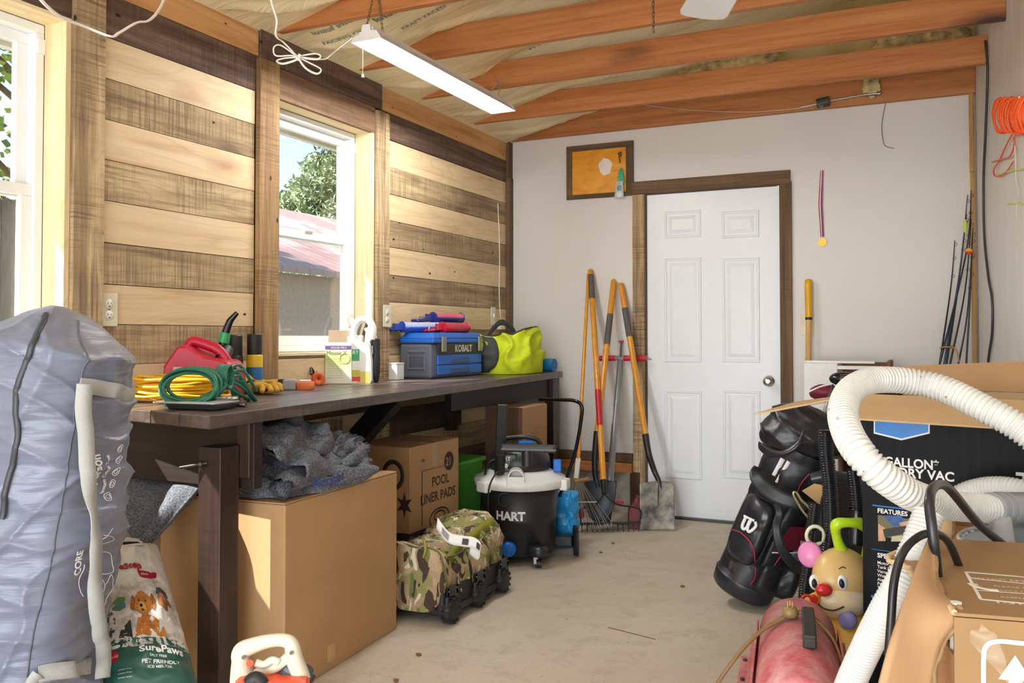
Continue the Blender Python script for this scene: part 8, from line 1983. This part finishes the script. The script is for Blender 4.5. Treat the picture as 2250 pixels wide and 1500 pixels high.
# grey bulb planter / pump with red T handle
gp = thing('hand_pump', 'grey tube tool with red T handle leaning against the trim among the shovels', 'tool', Vector((-1.75, 5.05, 0)))
ta = yp(1363, 788, BY - 0.05); tb2 = dp(1340, 1062, 5.22)
t = MB(); t.cyl(ta, tb2, 0.017, 0.021, n=16); t.build('grey_tube', plain('#8f9196', 0.35, 0.3), gp)
t = MB(); t.cyl(yp(1365, 752, BY - .05), ta, 0.006, n=10); t.build('inner_rod', plain('#4e4e50', 0.3, 0.6), gp)
t = MB(); c = yp(1365, 750, BY - .05); t.box(tuple(c), (0.03, 0.02, 0.014)); t.build('red_knob', plain('#c01f36', 0.4), gp, bevel=0.004)
for a, b in ((1318, 1352), (1371, 1421)):
    t = MB(); t.cyl(yp(a, 787, BY - .055), yp(b, 787, BY - .055), 0.0175, n=16); t.build('red_grip', plain('#c01f36', 0.4), gp, bevel=0.003)
t = MB(); t.cyl(yp(1350, 787, BY - .055), yp(1373, 787, BY - .055), 0.014, n=14); t.cyl(yp(1421, 788, BY - .055), yp(1432, 790, BY - .055), 0.006, 0.003, n=8); t.build('grey_collar', plain('#9a9b9e', 0.4), gp)
t = MB(); t.cyl(tb2, dp(1336, 1095, 5.18), 0.03, 0.034, n=16); q = dp(1336, 1095, 5.18); t.cyl(q, (q.x, q.y - .02, 0.004), 0.03, 0.02, n=14); t.build('black_foot', plain('#232325', 0.5), gp)
t = MB(); t.bar(dp(1336, 1104, 5.13), dp(1369, 1104, 5.10), 0.026, 0.02); t.cyl(dp(1342, 1108, 5.12), dp(1340, 1086, 5.12), 0.01, n=10); t.build('red_valve', plain('#c01f36', 0.4), gp, bevel=0.003)
text('lettering', 'YARDWORKS' if False else 'COSTIGAN', 0.02, basis(dp(1346, 930, 5.24), dp(1350, 880, 5.24) - dp(1346, 930, 5.24), RGT * -1), plain('#cfd2d6', 0.4), gp)
# maroon wedge pouch beside the shovel blade, small steel pipe
t = MB(); w0 = [dp(1382, 1120, 5.18), dp(1400, 1088, 5.2), dp(1410, 1095, 5.2), dp(1410, 1146, 5.15), dp(1380, 1148, 5.15)]
for p in w0[3:]: p.z = 0.004
n_ = FWD * 0.04; t.add([p - n_ * .3 for p in w0] + [p + n_ for p in w0], [tuple(reversed(range(5))), tuple(range(5, 10))] + [(k, (k + 1) % 5, 5 + (k + 1) % 5, 5 + k) for k in range(5)])
tag(t.build('maroon_pouch', plain('#6e2b35', 0.6), bevel=0.004), 'dark maroon wedge shaped pouch standing left of the shovel blade', 'pouch')
t = MB(); a = dp(1300, 1148, 5.05); b = dp(1376, 1140, 5.12); a.z = b.z = 0.03; t.cyl(a, b, 0.014, 0.017, n=14); tag(t.build('steel_pipe', plain('#9b978e', 0.35, 0.7)), 'short grey steel pipe lying behind the bow rake head', 'pipe')
t = MB(); a = dp(1262, 1058, 4.98); b = dp(1292, 1052, 5.0); t.cyl(a, b, 0.012, n=10); tag(t.build('garden_fork_handle' if False else 'wooden_stick', plain('#9a6a42', 0.6)), 'short brown wooden stick end beside the leaf rake clamp', 'stick')
t = MB(); q = dp(1278, 1128, 5.05); t.ell(q, (0.02, 0.015, 0.03), 12); tag(t.build('red_checked_glove', plain('#9c3340', 0.8, var=0.3, scale=90)), 'small red patterned bundle behind the leaf rake tines', 'glove')
